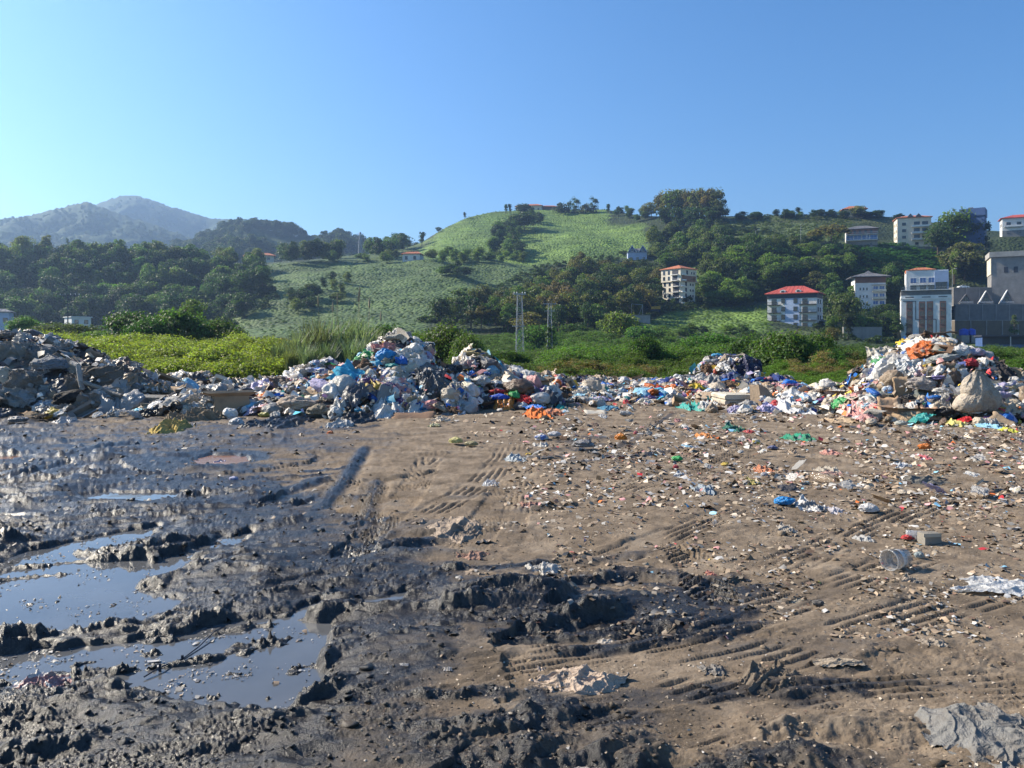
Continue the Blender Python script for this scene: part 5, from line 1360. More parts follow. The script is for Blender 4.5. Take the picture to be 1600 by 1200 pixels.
def ridged(q, s, seed): return 1 - 2*np.abs(perlin3(q*s + seed*3.1, 11+seed))
def ico(sub):
    bm = bmesh.new(); bmesh.ops.create_icosphere(bm, subdivisions=sub, radius=1.0)
    v = np.array([q.co[:] for q in bm.verts]); f = np.array([[q.index for q in fc.verts] for fc in bm.faces]); bm.free(); return v, f
ICO = {3: ico(4-0) if False else ico(4), 4: ico(5)}     # 642 and 2562 points
def bag_mesh(seed, lvl, m, neck=False, long=1.0):
    v, f = ICO[lvl]; q = v*1.0
    r = .92 + .20*perlin3(q*1.3+seed, 3) + .13*ridged(q, 1.7, seed % 7) + .085*ridged(q, 3.9, seed % 5 + 1) + (.06*ridged(q, 7.5, 2) + .03*ridged(q, 15, 3) if lvl == 4 else .03*perlin3(q*9, 9))
    p = q*r[:,None]
    if neck:
        t = sstep(.72, 1.0, q[:,2]); p[:,:2] *= (1 - .78*t + .45*sstep(.95,1,q[:,2]))[:,None]; p[:,2] += .42*t
    p[:,0] *= long; p[:,2] *= .72; p[:,2] = np.where(p[:,2] < -.38, -.38 + (p[:,2]+.38)*.2, p[:,2])
    p = p/(2*np.abs(p[:,0]).max())*1.0
    return mesh_np('bag', p, f, m, None, lvl == 4)
def sheet_mesh(seed, n, m, amp=.16, fine=.03, smooth=False):
    u, v = np.meshgrid(np.linspace(-.5,.5,n), np.linspace(-.5,.5,n)); u = u.ravel(); v = v.ravel()
    a = math.atan2(1,1) + seed; q = np.stack([u,v,0*u+seed*1.7],1)
    th = np.arctan2(v,u); rim = 1 + .22*perlin(np.cos(th)*1.5+seed, np.sin(th)*1.5, 6)+.12*perlin(np.cos(th)*5+seed, np.sin(th)*5, 7)
    d1 = u*math.cos(a)+v*math.sin(a); d2 = -u*math.sin(a)+v*math.cos(a)
    z = amp*(1-2*np.abs(perlin(d1*3.4+seed, d2*1.5, 12+seed%5))) + amp*.55*(1-2*np.abs(perlin(d1*5+3, d2*6+seed, 19))) + fine*(1-2*np.abs(perlin(u*13+seed, v*13, 23))) + fine*.5*perlin(u*27, v*27, 24)
    z -= amp*1.1*sstep(.25,.55,np.hypot(u,v))
    x = u*rim + .07*perlin(u*4, v*4+seed, 31); y = v*rim + .07*perlin(u*4+9, v*4+seed, 32)
    ii = np.arange(n*n).reshape(n,n); f = np.stack([ii[:-1,:-1],ii[:-1,1:],ii[1:,1:],ii[1:,:-1]],-1).reshape(-1,4)
    return mesh_np('sheet', np.stack([x,y,z],1), f, m, None, smooth)
def cloth_mesh(seed, n, m, amp=.07, fine=.012):
    u, v = np.meshgrid(np.linspace(-.5,.5,n), np.linspace(-.5,.5,n)); u = u.ravel(); v = v.ravel(); a = .5 + seed
    d1 = u*math.cos(a)+v*math.sin(a); d2 = -u*math.sin(a)+v*math.cos(a); th = np.arctan2(v,u)
    rim = 1 + .20*perlin(np.cos(th)*1.3+seed, np.sin(th)*1.3, 6) + .10*perlin(np.cos(th)*4+seed, np.sin(th)*4, 7)
    cr = lambda f1, f2, s, k: np.clip(1 - np.abs(perlin(d1*f1+s, d2*f2+s, 40+k))*k, 0, 1)**1.6
    z = amp*perlin(d1*1.8+seed, d2*1.5, 36) + amp*.55*cr(3.2,1.0,seed,3) + amp*.38*cr(1.4,4.2,seed+4,4) + amp*.25*cr(7,3,seed+8,4) + fine*perlin(u*9, v*9+seed, 37) + fine*.8*cr(9,11,seed+2,4)
    z -= amp*.9*sstep(.22,.55,np.hypot(u,v))
    x = u*rim + .06*perlin(u*3.3, v*3.3+seed, 31); y = v*rim + .06*perlin(u*3.3+9, v*3.3+seed, 32)
    ii = np.arange(n*n).reshape(n,n); f = np.stack([ii[:-1,:-1],ii[:-1,1:],ii[1:,1:],ii[1:,:-1]],-1).reshape(-1,4)
    return mesh_np('sheet', np.stack([x,y,z],1), f, m, None, True)
def board_mesh(seed, m, thick=.05, bend=.12):
    n = 7; rg = np.random.RandomState(seed); vs, fs = [], []
    for s in (0,1):
        for i in range(n):
            for j in range(n):
                x = i/(n-1)-.5; y = j/(n-1)-.5
                z = bend*(abs(x-.1)*1.2 if seed % 2 else x*x*2) + .03*math.sin(y*5+seed) - s*thick
                vs.append((x+.04*rg.randn()*(i in (0,n-1)), y+.04*rg.randn()*(j in (0,n-1)), z))
    g = lambda s,i,j: s*n*n+i*n+j
    for i in range(n-1):
        for j in range(n-1):
            fs.append((g(0,i,j),g(0,i+1,j),g(0,i+1,j+1),g(0,i,j+1))); fs.append((g(1,i,j),g(1,i,j+1),g(1,i+1,j+1),g(1,i+1,j)))
    for k in range(n-1):
        for (a,b) in (((k,0),(k+1,0)),((k+1,n-1),(k,n-1)),((0,k+1),(0,k)),((n-1,k),(n-1,k+1))):
            fs.append((g(1,*a),g(1,*b),g(0,*b),g(0,*a)))
    return mesh_np('board', vs, fs, m)
def box_mesh(seed, m):                             # crushed open carton with two flaps
    rg = random.Random(seed); j = lambda: rg.uniform(-.07,.07); mb = MB(); t = .025
    c = [(-.5,-.35),(.5,-.35),(.5,.35),(-.5,.35)]; top = [(x+j(), y+j(), .55+j()) for x,y in c]; bot = [(x,y,0) for x,y in c]
    for k in range(4):
        q = (k+1) % 4; mb.add([bot[k],bot[q],top[q],top[k]], [(0,1,2,3)])
        i = [(x*(1-t*2), y*(1-t*3), z) for x,y,z in (bot[k],bot[q],top[q],top[k])]; mb.add(i, [(3,2,1,0)])
        if k != 1:
            ex = 1.45+.2*rg.random(); fl = [top[k],top[q],(top[q][0]*ex,top[q][1]*ex,top[q][2]+.1+j()),(top[k][0]*ex,top[k][1]*ex,top[k][2]+.1+j())]; mb.add(fl, [(0,1,2,3)])
    mb.add(bot, [(3,2,1,0)])
    return mb.mesh('carton', m)
def bottle_mesh(m):
    return MB().lathe([(.01,-.5),(.16,-.5),(.17,-.46),(.17,-.1),(.155,-.05),(.17,0),(.17,.14),(.13,.27),(.06,.38),(.055,.44),(.07,.44),(.07,.5),(.01,.5)], 14).mesh('bottle', m, True)
BAG = {m: [bag_mesh(s, 3, m, s % 3 == 0, 1.0+.25*(s % 2)) for s in range(7)] for m in (J_PLAS, J_PRINT)}
BAGH = {m: [bag_mesh(20+s, 4, m, s == 1, 1.15) for s in range(4)] for m in (J_PLAS, J_PRINT, J_SACK)}
SACK = [bag_mesh(40+s, 3, J_SACK, False, 1.5) for s in range(4)]
SHEET = {m: [sheet_mesh(s, 22, m, .17 if m != J_CLOTH else .13, .035) for s in range(6)] for m in (J_PLAS, J_PRINT, J_CLOTH, J_CLEAR)}
SHEETH = {m: [cloth_mesh(30+s, 64, m, .20, .03) for s in range(4)] for m in (J_PLAS, J_PRINT, J_CLOTH, J_CLEAR, J_SACK, J_MUD)}
BOARD = [board_mesh(s, J_CARD) for s in range(4)]; CARTON = [box_mesh(s, J_CARD) for s in range(4)]
BOTTLE = bottle_mesh(J_CLEAR); BOTTLE2 = bottle_mesh(J_PLAS)

WHITE=(.62,.59,.54); CREAM=(.54,.45,.34); GREY=(.24,.23,.215); LGREY=(.40,.385,.365); DGREY=(.09,.09,.10); BLACK=(.018,.018,.02); TAN=(.34,.25,.165); BROWN=(.16,.10,.065)
BLUE=(.02,.17,.60); NAVY=(.025,.05,.20); LBLUE=(.25,.50,.66); CYAN=(.08,.42,.60); TEAL=(.03,.32,.30); GREEN=(.05,.35,.10); RED=(.52,.035,.04); PINK=(.60,.30,.28); ORANGE=(.68,.16,.02); YELLOW=(.62,.44,.06); PURPLE=(.14,.07,.20); LILAC=(.40,.36,.52)
CNAME = {WHITE:'white',CREAM:'cream',GREY:'mid-grey',LGREY:'light grey',DGREY:'dark grey',BLACK:'black',TAN:'tan',BROWN:'brown',BLUE:'bright blue',NAVY:'navy blue',LBLUE:'pale blue',CYAN:'cyan',TEAL:'teal',GREEN:'green',RED:'red',PINK:'pink',ORANGE:'orange',YELLOW:'yellow',PURPLE:'purple',LILAC:'lilac'}

def setcol(o, col, j=.12):
    k = rnd.uniform(1-j, 1+j); o.color = (*[min(1, c*k) for c in col], 1)
def eul_from_normal(n, yaw):
    z = Vector(n).normalized(); x = Vector((math.cos(yaw), math.sin(yaw), 0)); y = z.cross(x).normalized(); x = y.cross(z)
    return Matrix((x, y, z)).transposed().to_euler()
def normal_at(x, Y, e=.25):
    h = surf(np.array([x-e,x+e,x,x]), np.array([Y,Y,Y-e,Y+e])); return Vector((-(h[1]-h[0])/(2*e), -(h[3]-h[2])/(2*e), 1)).normalized()

# ------------------------------------------------------------------ heap bodies
m_heap, nt, b = mat('packed_refuse')
vo = nd(nt, 'ShaderNodeTexVoronoi', Scale=5.5); tc = nd(nt, 'ShaderNodeTexCoord'); nt.links.new(tc.outputs['Object'], vo.inputs['Vector'])
hs = nd(nt, 'ShaderNodeHueSaturation', Saturation=.28, Value=.55); nt.links.new(vo.outputs['Color'], hs.inputs['Color'])
c = mix(nt, .62, hs.outputs[0], ramp(nt, noise(nt, 1.5, 6, .7), [(.3, (.03,.026,.024)), (.55, (.10,.085,.07)), (.75, (.22,.19,.16))]))
nt.links.new(c, b.inputs['Base Color']); b.inputs['Roughness'].default_value = .8
bump(nt, b, noise(nt, 9, 6, .75), 1, .15)
WHERE = ['the grey muddy heap', 'the low grey heap', 'the tall central heap', 'the second-tallest middle heap', 'the flat back spread', 'the small dark-topped heap', 'the mattress bank', 'the steep right-hand heap']
HX = []
for fn, wh in zip(HEAPS, WHERE):
    xs = np.arange(-28, 28, .14); ys = np.arange(14, 33, .14); X, Yy = np.meshgrid(xs, ys); Hh = fn(X, Yy)
    others = np.maximum.reduce([f(X, Yy) for f in HEAPS if f is not fn])
    keep = (Hh > .02) & (Hh >= others - .12)
    Z = Hh + .035*fbm(X*.35, Yy*.35, 2, 31) + np.clip(Hh*3, 0, 1)*(.10*np.abs(perlin(X*2.2, Yy*2.2, 161)) + .06*perlin(X*5.5, Yy*5.5, 162)) - .10 - np.where(Hh < others, .06, 0)
    ii = np.arange(X.size).reshape(X.shape); kf = keep[:-1,:-1] & keep[1:,1:] & keep[1:,:-1] & keep[:-1,1:]
    f = np.stack([ii[:-1,:-1],ii[:-1,1:],ii[1:,1:],ii[1:,:-1]],-1)[kf]
    us_, inv = np.unique(f.ravel(), return_inverse=True)
    v = np.stack([X.ravel(), Yy.ravel(), Z.ravel()],1)[us_]
    o = tag(link('rubbish_heap', mesh_np('rubbish_heap', v, inv.reshape(-1,4), m_heap)), 'packed refuse that forms the body of ' + wh, kind='stuff')
    HX.append((X[keep], Yy[keep], Hh[keep]))

RECTS = []
# ------------------------------------------------------------------ things that stand out singly
def put(kind, px, py, w, h, col, label, name, cat, m=None, tilt=None, yaw=0.0, k=0, push=.10, zf=1.0, group=None):
    """px,py: where its middle shows; w,h: its extent there"""
    p = hit(px, py); Y = p.y; W = w/F*Y; Hh = h/F*Y; RECTS.append((px, py, w, h, Y))
    if kind == 'bag':
        o = link(name, BAGH[m or J_PLAS][k % 4]); o.scale = (W, (W+Hh)*.45, Hh*1.35*zf); e = (rnd.uniform(-.15,.15), rnd.uniform(-.15,.15), yaw)
        o.location = p + Vector((0,-push,.02)); o.rotation_euler = e
    elif kind in ('sheet','drape'):
        o = link(name, SHEETH[m or J_PLAS][k % 4])
        if kind == 'sheet':
            D = min(h/F*Y*Y/1.65, W*2.2) if tilt is None else Hh; o.scale = (W, D, min(W, D)*zf*.6)
            n = normal_at(p.x, p.y) if tilt is None else Vector((0,-math.sin(tilt),math.cos(tilt)))
            o.location = p + n*(.02+.03*min(W,D)*zf); o.rotation_euler = eul_from_normal(n, yaw)
        else:
            t = 1.0 if tilt is None else tilt; n = Vector((-.1,-math.sin(t),math.cos(t))); o.scale = (W, Hh/max(.35, math.sin(t)), W*.8*zf)
            o.location = p + Vector((0,-push,.0)); o.rotation_euler = eul_from_normal(n, yaw)
    elif kind == 'board':
        t = .9 if tilt is None else tilt; o = link(name, BOARD[k % 4]); o.scale = (W, Hh/max(.3, math.sin(t)), .5)
        o.location = p + Vector((0,-push,0)); o.rotation_euler = eul_from_normal((-.05,-math.sin(t),math.cos(t)), yaw)
    elif kind == 'carton':
        o = link(name, CARTON[k % 4]); o.scale = (W, W*.8, Hh*1.4); o.location = p + Vector((0,-push,-.25*Hh)); o.rotation_euler = (rnd.uniform(-.2,.2), 0, yaw)
    setcol(o, col, .03); return tag(o, label, cat, group)
T='tall central heap'
put('bag',603,558,36,32,(.02,.28,.62),'large bright blue bag bulging from the upper front of the '+T,'plastic_bag','bag',k=0)
put('bag',628,566,22,20,BLUE,'deep blue bag just right of the large blue one on the '+T,'plastic_bag','bag',k=1)
put('bag',612,574,28,14,TEAL,'teal bag under the two blue bags on the '+T,'plastic_bag','bag',k=2)
put('bag',584,582,22,16,BLUE,'blue bag below and left of the teal one on the '+T,'plastic_bag','bag',k=3)
put('bag',597,583,12,12,LBLUE,'small pale blue bag beside the blue one below the teal bag','plastic_bag','bag',k=1)
put('bag',620,529,44,16,(.50,.47,.40),'cream-grey sack lying on the very top of the '+T,'sack','sack',J_SACK,k=2)
put('drape',600,545,40,20,PINK,'salmon pink cloth just under the top of the '+T,'rag','cloth',J_CLOTH,k=1)
put('bag',655,549,20,10,RED,'red bag at the upper right shoulder of the '+T,'plastic_bag','bag',k=0)
put('bag',668,556,18,14,NAVY,'navy bag beside the red bag at the right shoulder','plastic_bag','bag',k=2)
put('bag',606,605,38,18,PURPLE,'dull purple bag at mid height in front of the '+T,'plastic_bag','bag',k=3)
put('drape',672,600,52,62,(.11,.115,.125),'big dark grey tarpaulin hanging over the right front of the '+T,'tarpaulin','tarpaulin',J_PLAS,tilt=.95,k=0,push=.35,zf=1.5)
put('bag',668,580,46,26,(.20,.20,.20),'grey rolled end of the tarpaulin bundle at the right of the '+T,'plastic_sheet','sheet',J_SACK,k=1,push=.3)
put('drape',708,592,30,44,BLACK,'black sheet beside the big grey tarpaulin','plastic_sheet','sheet',tilt=1.0,k=2,push=.2)
put('bag',472,606,30,16,(.02,.24,.62),'bright blue bag low at the left of the '+T,'plastic_bag','bag',k=1)
put('bag',493,591,16,10,CYAN,'small cyan bag left of the pile of blue bundles','plastic_bag','bag',k=0)
put('bag',547,613,20,13,(.05,.35,.62),'cyan blue bag at the lower middle of the '+T,'plastic_bag','bag',k=2)
put('bag',556,626,24,13,LBLUE,'pale blue bag right below the cyan blue one','plastic_bag','bag',k=3)
put('bag',561,642,16,12,CYAN,'turquoise bag at the front foot of the '+T,'plastic_bag','bag',k=0)
for i,(px,py,w,h) in enumerate([(495,571,30,20),(515,566,34,24),(534,562,26,20),(505,582,30,16),(487,580,22,14)]):
    put('bag',px,py,w,h,(.14,.15,.30) if i%2 else (.35,.36,.46),['blue-grey bundle at the left of the bundle pile left of the tall heap','dark blue bundle in the middle of the bundle pile','pale blue-grey bundle at the right of the bundle pile','dark blue bundle at the foot of the bundle pile','pale bundle at the lower left of the bundle pile'][i],'bundle','bundle',J_PRINT,k=i)
put('bag',466,632,66,34,(.50,.40,.32),'big dusty pink-beige sack at the left foot of the '+T,'sack','sack',J_SACK,k=0,push=.2)
put('bag',500,642,44,26,(.32,.27,.20),'olive-beige bag leaning on the big beige sack','sack','sack',J_SACK,k=3,push=.2)
put('bag',417,649,24,14,(.42,.38,.08),'yellow-green bag among black bags left of the big sack','plastic_bag','bag',k=2)
put('sheet',440,662,74,18,BLACK,'long glossy black plastic sheet on the mud left of the tall heap','plastic_sheet','sheet',k=1,zf=.8)
put('bag',372,661,28,20,(.45,.45,.46),'silvery crumpled sheet on the mud left of the black plastic','plastic_sheet','sheet',J_PRINT,k=3)
put('sheet',400,666,44,10,BLACK,'short black plastic strip beside the silvery sheet','plastic_sheet','sheet',k=2)
put('carton',365,634,54,32,TAN,'large crushed tan carton with raised flap at the left','carton','carton',J_CARD,k=0,yaw=.5,push=.2)
put('drape',300,655,100,26,(.24,.19,.13),'wide muddy tan sheet in front of the crushed carton','tarpaulin','tarpaulin',J_CLOTH,tilt=.45,k=1)
put('sheet',270,671,52,13,(.42,.31,.10),'yellowish folded sheet at the left end of the muddy tan one','tarpaulin','tarpaulin',J_CLOTH,k=2,zf=1.6)
put('bag',435,626,38,16,BLACK,'black bag behind the big beige sack','plastic_bag','bag',k=0)
put('bag',420,612,24,10,LBLUE,'pale blue-white bag left of the bright blue bag','plastic_bag','bag',J_PRINT,k=1)
put('board',646,652,62,13,(.19,.12,.08),'folded brown mat on the ground at the right foot of the '+T,'mat','mat',J_CARD,tilt=.4,k=1)
put('sheet',565,655,70,16,BLACK,'black plastic with dark folds along the foot of the '+T,'plastic_sheet','sheet',k=3)
put('sheet',600,645,60,16,WHITE,'bright white plastic sheet at the foot of the '+T,'plastic_sheet','sheet',k=0,zf=1.4)
put('sheet',655,641,50,12,WHITE,'bright white plastic spread under the grey tarpaulin','plastic_sheet','sheet',k=2,zf=1.4)
put('sheet',715,640,44,10,(.55,.56,.58),'thin white film on the ground right of the grey tarpaulin','plastic_sheet','sheet',k=1,zf=1.2)
put('bag',716,612,20,16,BLUE,'blue bag at the right foot of the grey tarpaulin','plastic_bag','bag',k=2)
put('bag',728,622,20,22,LILAC,'pale lilac bag right of the blue bag by the tarpaulin','plastic_bag','bag',J_PRINT,k=1)
put('bag',518,678,13,13,(.62,.14,.03),'round orange ball-like bag alone on the mud before the tall heap','ball','ball',k=3,zf=.85)
put('sheet',530,665,44,9,(.45,.45,.44),'grey-white roll of cloth in front of the black plastic','rag','cloth',J_CLOTH,k=0,zf=1.6)
Q='heap right of the tall one'
put('bag',745,554,46,15,(.50,.40,.20),'cream and mustard sack on the top of the '+Q,'sack','sack',J_SACK,k=1)
put('bag',752,567,34,20,BLACK,'black bag under the mustard sack on the '+Q,'plastic_bag','bag',k=0)
put('bag',724,573,36,24,(.52,.46,.43),'large pale bag at the left top of the '+Q,'sack','sack',J_SACK,k=2)
put('bag',737,586,18,13,BLUE,'blue bag left of centre on the '+Q,'plastic_bag','bag',k=1)
put('bag',765,584,20,11,BLUE,'blue bag right of centre on the '+Q,'plastic_bag','bag',k=2)
put('bag',793,577,20,12,LBLUE,'pale blue bag high on the right of the '+Q,'plastic_bag','bag',J_PRINT,k=2)
put('bag',752,597,36,24,WHITE,'bright white bag at the centre of the '+Q,'plastic_bag','bag',k=3)
put('bag',778,613,34,12,RED,'red bag at the foot of the '+Q,'plastic_bag','bag',k=0)
put('bag',780,622,36,13,(.02,.10,.55),'blue bag lying in front of the red one','plastic_bag','bag',k=1)
put('bag',787,605,14,8,CYAN,'small cyan bag above the red one','plastic_bag','bag',k=2)
put('bag',801,606,20,10,(.60,.16,.14),'coral red bag right of the small cyan bag','plastic_bag','bag',k=3)
put('sheet',788,632,34,12,(.62,.25,.04),'orange plastic sheet in front of the blue bag','plastic_sheet','sheet',k=1,zf=1.6)
put('bag',757,631,34,12,BROWN,'brown roll of carpet left of the orange plastic','carpet_roll','carpet',J_SACK,k=0)
put('carton',838,604,40,18,TAN,'flattened carton with blue-grey side right of the second heap','carton','carton',J_CARD,k=2,yaw=.2)
put('sheet',842,649,46,11,(.66,.18,.05),'orange netting spread on the ground in the middle','net','net',J_CLOTH,k=2,zf=1.5)
put('sheet',862,646,36,8,(.62,.24,.10),'pale orange strip right beside the orange netting','plastic_sheet','sheet',k=0,zf=1.4)
put('sheet',878,638,18,8,TEAL,'green-teal scrap beyond the orange netting','rag','cloth',J_CLOTH,k=3,zf=1.5)
L='grey muddy heap'
put('drape',55,556,80,44,(.20,.20,.20),'large grey sheet over the top of the '+L,'tarpaulin','tarpaulin',J_MUD,tilt=.8,k=0)
put('bag',82,572,64,34,(.22,.23,.25),'big bluish-grey sheet bundle on the '+L,'plastic_sheet','sheet',J_SACK,k=1,push=.15)
put('drape',165,588,66,34,(.14,.12,.10),'flat dark brown panel leaning on the right of the '+L,'panel','panel',J_CARD if False else J_CLOTH,tilt=1.15,k=3,push=.3,zf=.35)
put('sheet',148,569,48,10,BLACK,'black plastic on top of the dark brown panel','plastic_sheet','sheet',tilt=.7,k=2)
put('drape',206,577,34,20,(.38,.36,.33),'pale sheet beside the dark brown panel','plastic_sheet','sheet',tilt=.8,k=1)
put('bag',15,525,36,20,(.22,.20,.19),'grey-brown sack on the far left crest of the '+L,'sack','sack',J_SACK,k=0)
put('bag',8,578,20,12,(.52,.54,.58),'pale plastic bag on the left edge of the '+L,'plastic_bag','bag',k=2)
put('drape',77,612,42,26,(.30,.31,.30),'pale grey plastic hanging at the middle of the '+L,'plastic_sheet','sheet',tilt=1.0,k=2)
put('sheet',85,633,60,20,(.34,.40,.46),'bluish-white film at the foot of the '+L,'plastic_sheet','sheet',tilt=.7,k=3)
put('bag',127,619,22,13,(.50,.51,.52),'whitish bag at the foot of the '+L,'plastic_bag','bag',k=1)
put('bag',217,605,11,16,(.50,.46,.52),'pale lilac scrap upright at the right foot of the '+L,'plastic_bag','bag',k=0)
p = hit(140, 592); t = tag(MB().tube([p+Vector(q) for q in ((-.3,-.3,.42),(-.05,-.42,.35),(.05,-.5,-.05),(.1,-.5,-.25))], .06, 8).build('hose', J_SACK), 'limp grey tube hanging beside the dark brown panel', 'hose'); setcol(t, LGREY)
p = hit(170, 604); t = tag(MB().tube([p+Vector(q) for q in ((-.4,-.4,.12),(0,-.45,0),(.35,-.5,-.14),(.6,-.55,-.2))], .05, 8).build('hose', J_SACK), 'long grey tube lying under the dark brown panel', 'hose'); setcol(t, (.30,.28,.25))
put('board',262,617,44,24,TAN,'pale flattened cardboard at the right of the '+L,'cardboard','cardboard',tilt=.7,k=0)
put('bag',242,580,22,12,(.45,.33,.08),'cream and yellow bag on the low grey heap','plastic_bag','bag',J_PRINT,k=1)
put('bag',300,574,36,16,(.42,.40,.37),'whitish-tan stack of sheets on the low grey heap','plastic_sheet','sheet',J_SACK,k=2)
put('bag',398,584,34,14,(.48,.45,.42),'pale stuffed bag at the right end of the low grey heap','sack','sack',J_SACK,k=3)
put('bag',370,580,26,16,(.28,.28,.29),'grey humped bag left of the pale stuffed bag','sack','sack',J_SACK,k=1)
for px,py,w,h,c,lab in [(20,545,60,30,(.26,.25,.23),'pale grey-brown sheet draped at the left edge of the '),(110,548,50,26,(.30,.29,.27),'light grey sheet folded below the crest of the '),(40,590,70,34,(.21,.20,.19),'wide grey liner draped over the left front of the '),(120,595,46,30,(.17,.155,.14),'brownish grey cloth hanging mid-front on the '),(30,618,60,26,(.27,.28,.28),'dull grey-white film low at the left of the '),(150,625,60,22,(.20,.19,.175),'grey muddy sheet at the right foot of the '),(105,640,60,16,(.24,.23,.22),'flat grey sheet trodden in at the foot of the ')]:
    put('drape',px,py,w,h,c,lab+L,'plastic_sheet','sheet',J_MUD if c[0] < .25 else J_CLOTH,tilt=.85,k=px % 4,push=.25,zf=1.2)
B='small dark-topped heap'
put('bag',1122,557,26,10,(.05,.38,.66),'bright blue bag on the very top of the '+B,'plastic_bag','bag',k=0)
put('bag',1112,565,30,12,WHITE,'white bag under the blue one on the '+B,'plastic_bag','bag',k=2)
p = hit(1148, 562)
ring = [p + Vector((.38*math.cos(a), -.1+.2*math.sin(a), .14+.08*math.sin(a)+.05*math.sin(3*a))) for a in np.linspace(0, 6.28, 22)]
t = tag(MB().tube(ring, .035, 7).build('hose', J_PLAS), 'pale loop of hose on top of the small dark-topped heap', 'hose'); setcol(t, CREAM)
put('drape',1163,580,56,46,(.022,.028,.075),'dark navy tarpaulin over the right side of the '+B,'tarpaulin','tarpaulin',J_PLAS,tilt=.9,k=1,push=.3,zf=1.3)
put('bag',1185,596,40,16,NAVY,'navy blue bundle at the right foot of the '+B,'plastic_bag','bag',k=3)
put('bag',1096,575,16,20,LBLUE,'sky-blue bag at the left edge of the '+B,'plastic_bag','bag',J_PRINT,k=1)
put('drape',1110,580,34,24,BROWN,'brown cloth on the front of the '+B,'rag','cloth',J_CLOTH,tilt=1.0,k=2)
put('bag',1116,582,6,14,(.62,.12,.06),'orange-red stick-shaped scrap on the front of the '+B,'plastic_bag','bag',k=3)
put('bag',1085,604,22,9,YELLOW,'yellow bag left below the '+B,'plastic_bag','bag',k=0)
put('bag',1153,605,20,11,YELLOW,'yellow bag right below the '+B,'plastic_bag','bag',k=1)
put('bag',1084,612,30,11,PURPLE,'purple bag below the left yellow bag','plastic_bag','bag',k=2)
put('bag',1082,622,24,10,(.50,.36,.24),'peach-coloured bag in front of the purple bag','plastic_bag','bag',k=3)
put('bag',1110,618,34,9,BLACK,'flat black bag left of the mattress','plastic_bag','bag',k=0)
put('bag',988,609,14,10,(.62,.17,.10),'coral bag in the flat spread','plastic_bag','bag',k=1)
put('bag',962,615,34,16,(.60,.59,.52),'large off-white bag at the front of the flat spread','plastic_bag','bag',k=2)
put('bag',950,627,16,8,(.60,.14,.20),'raspberry pink bag before the large off-white bag','plastic_bag','bag',k=3)
put('bag',964,625,14,10,(.15,.20,.45),'blue bag next to the raspberry pink one','plastic_bag','bag',J_PRINT,k=0)
put('bag',1062,598,18,8,(.60,.20,.14),'salmon bag left of the small dark-topped heap','plastic_bag','bag',k=1)
put('bag',1032,602,14,8,TEAL,'teal bag in the flat spread','plastic_bag','bag',k=2)
put('bag',915,582,30,12,BLACK,'black bag at the back of the flat spread','plastic_bag','bag',k=3)
put('bag',922,598,14,8,BLUE,'blue bag at the middle of the flat spread','plastic_bag','bag',k=0)
put('sheet',1085,640,40,14,(.03,.34,.29),'teal plastic bag lying alone on the open ground','plastic_sheet','sheet',k=1,zf=2.0)
put('sheet',950,639,30,7,(.06,.20,.32),'blue-teal cloth flat on the ground before the flat spread','rag','cloth',J_CLOTH,k=0)
put('board',930,645,34,7,(.45,.42,.36),'pale broken board on the ground before the flat spread','board','board',tilt=.35,k=3)
# mattress, folded carton
p = hit(1150, 630); mb = MB(); s = p.y/F
t = empty('mattress', p + Vector((0,-.2,-.02)), R(2), 'cream foldable mattress lying on the ground in the low bank', 'mattress')
W = 52*s; D = 1.0
prof = lambda z0, z1: [(-W/2,z0+.03),(-W/2+.03,z0),(W/2-.03,z0),(W/2,z0+.03),(W/2,z1-.04),(W/2-.05,z1),(-W/2+.05,z1),(-W/2,z1-.04)]
for z0, z1 in ((0,.145),(.15,.29)):
    o = MB().prism(prof(z0, z1), -.3, D).build('mattress_fold', J_CLOTH, t); setcol(o, (.52,.47,.38))
o = MB().box(-W/2-.006, W/2+.006, -.308, -.302, .138, .158).build('seam', J_CLOTH, t); setcol(o, DGREY)
p = hit(1188, 634); s = p.y/F
t = empty('carton', p + Vector((0,-.25,-.03)), 0, 'tall folded tan carton standing open right of the mattress', 'carton')
mb = MB().add([(-.33,0,0),(-.10,-.2,0),(-.16,-.1,.62),(-.36,.06,.62)], [(0,1,2,3)]).add([(-.325,.01,0),(-.095,-.19,0),(-.155,-.09,.62),(-.355,.07,.62)], [(3,2,1,0)])
o = mb.build('left_flap', J_CARD, t); setcol(o, (.42,.31,.21))
o = MB().add([(-.10,-.2,0),(.40,-.12,0),(.12,.06,.52),(-.16,-.0,.66)], [(0,1,2,3)]).add([(-.10,-.185,0),(.40,-.105,0),(.12,.075,.52),(-.16,.015,.66)], [(3,2,1,0)]).add([(.40,-.12,0),(.5,.3,0),(.3,.35,.4),(.12,.06,.52)], [(0,1,2,3)]).build('front_panel', J_CARD, t); setcol(o, (.36,.26,.18))
put('bag',1233,623,40,34,(.66,.66,.66),'tall bright white bag in the low bank, right of the folded carton','plastic_bag','bag',k=1,push=.25)
put('bag',1262,608,28,12,BLUE,'bright blue bag behind the tall white bag','plastic_bag','bag',k=0)
put('bag',1325,599,48,28,(.30,.50,.58),'large pale blue bag slumped at the right of the low bank','plastic_bag','bag',k=2,push=.25,yaw=.3)
put('bag',1293,612,22,13,YELLOW,'yellow-orange bag left of the large pale blue bag','plastic_bag','bag',k=3)
put('bag',1270,621,28,14,(.60,.34,.14),'peach and yellow bag in the low bank','plastic_bag','bag',J_PRINT,k=0)
put('bag',1282,628,26,12,PURPLE,'purple bag in front of the peach and yellow one','plastic_bag','bag',k=1)
put('bag',1300,637,38,18,(.44,.38,.48),'pale lilac sheet bundle at the front of the low bank','plastic_bag','bag',J_PRINT,k=2)
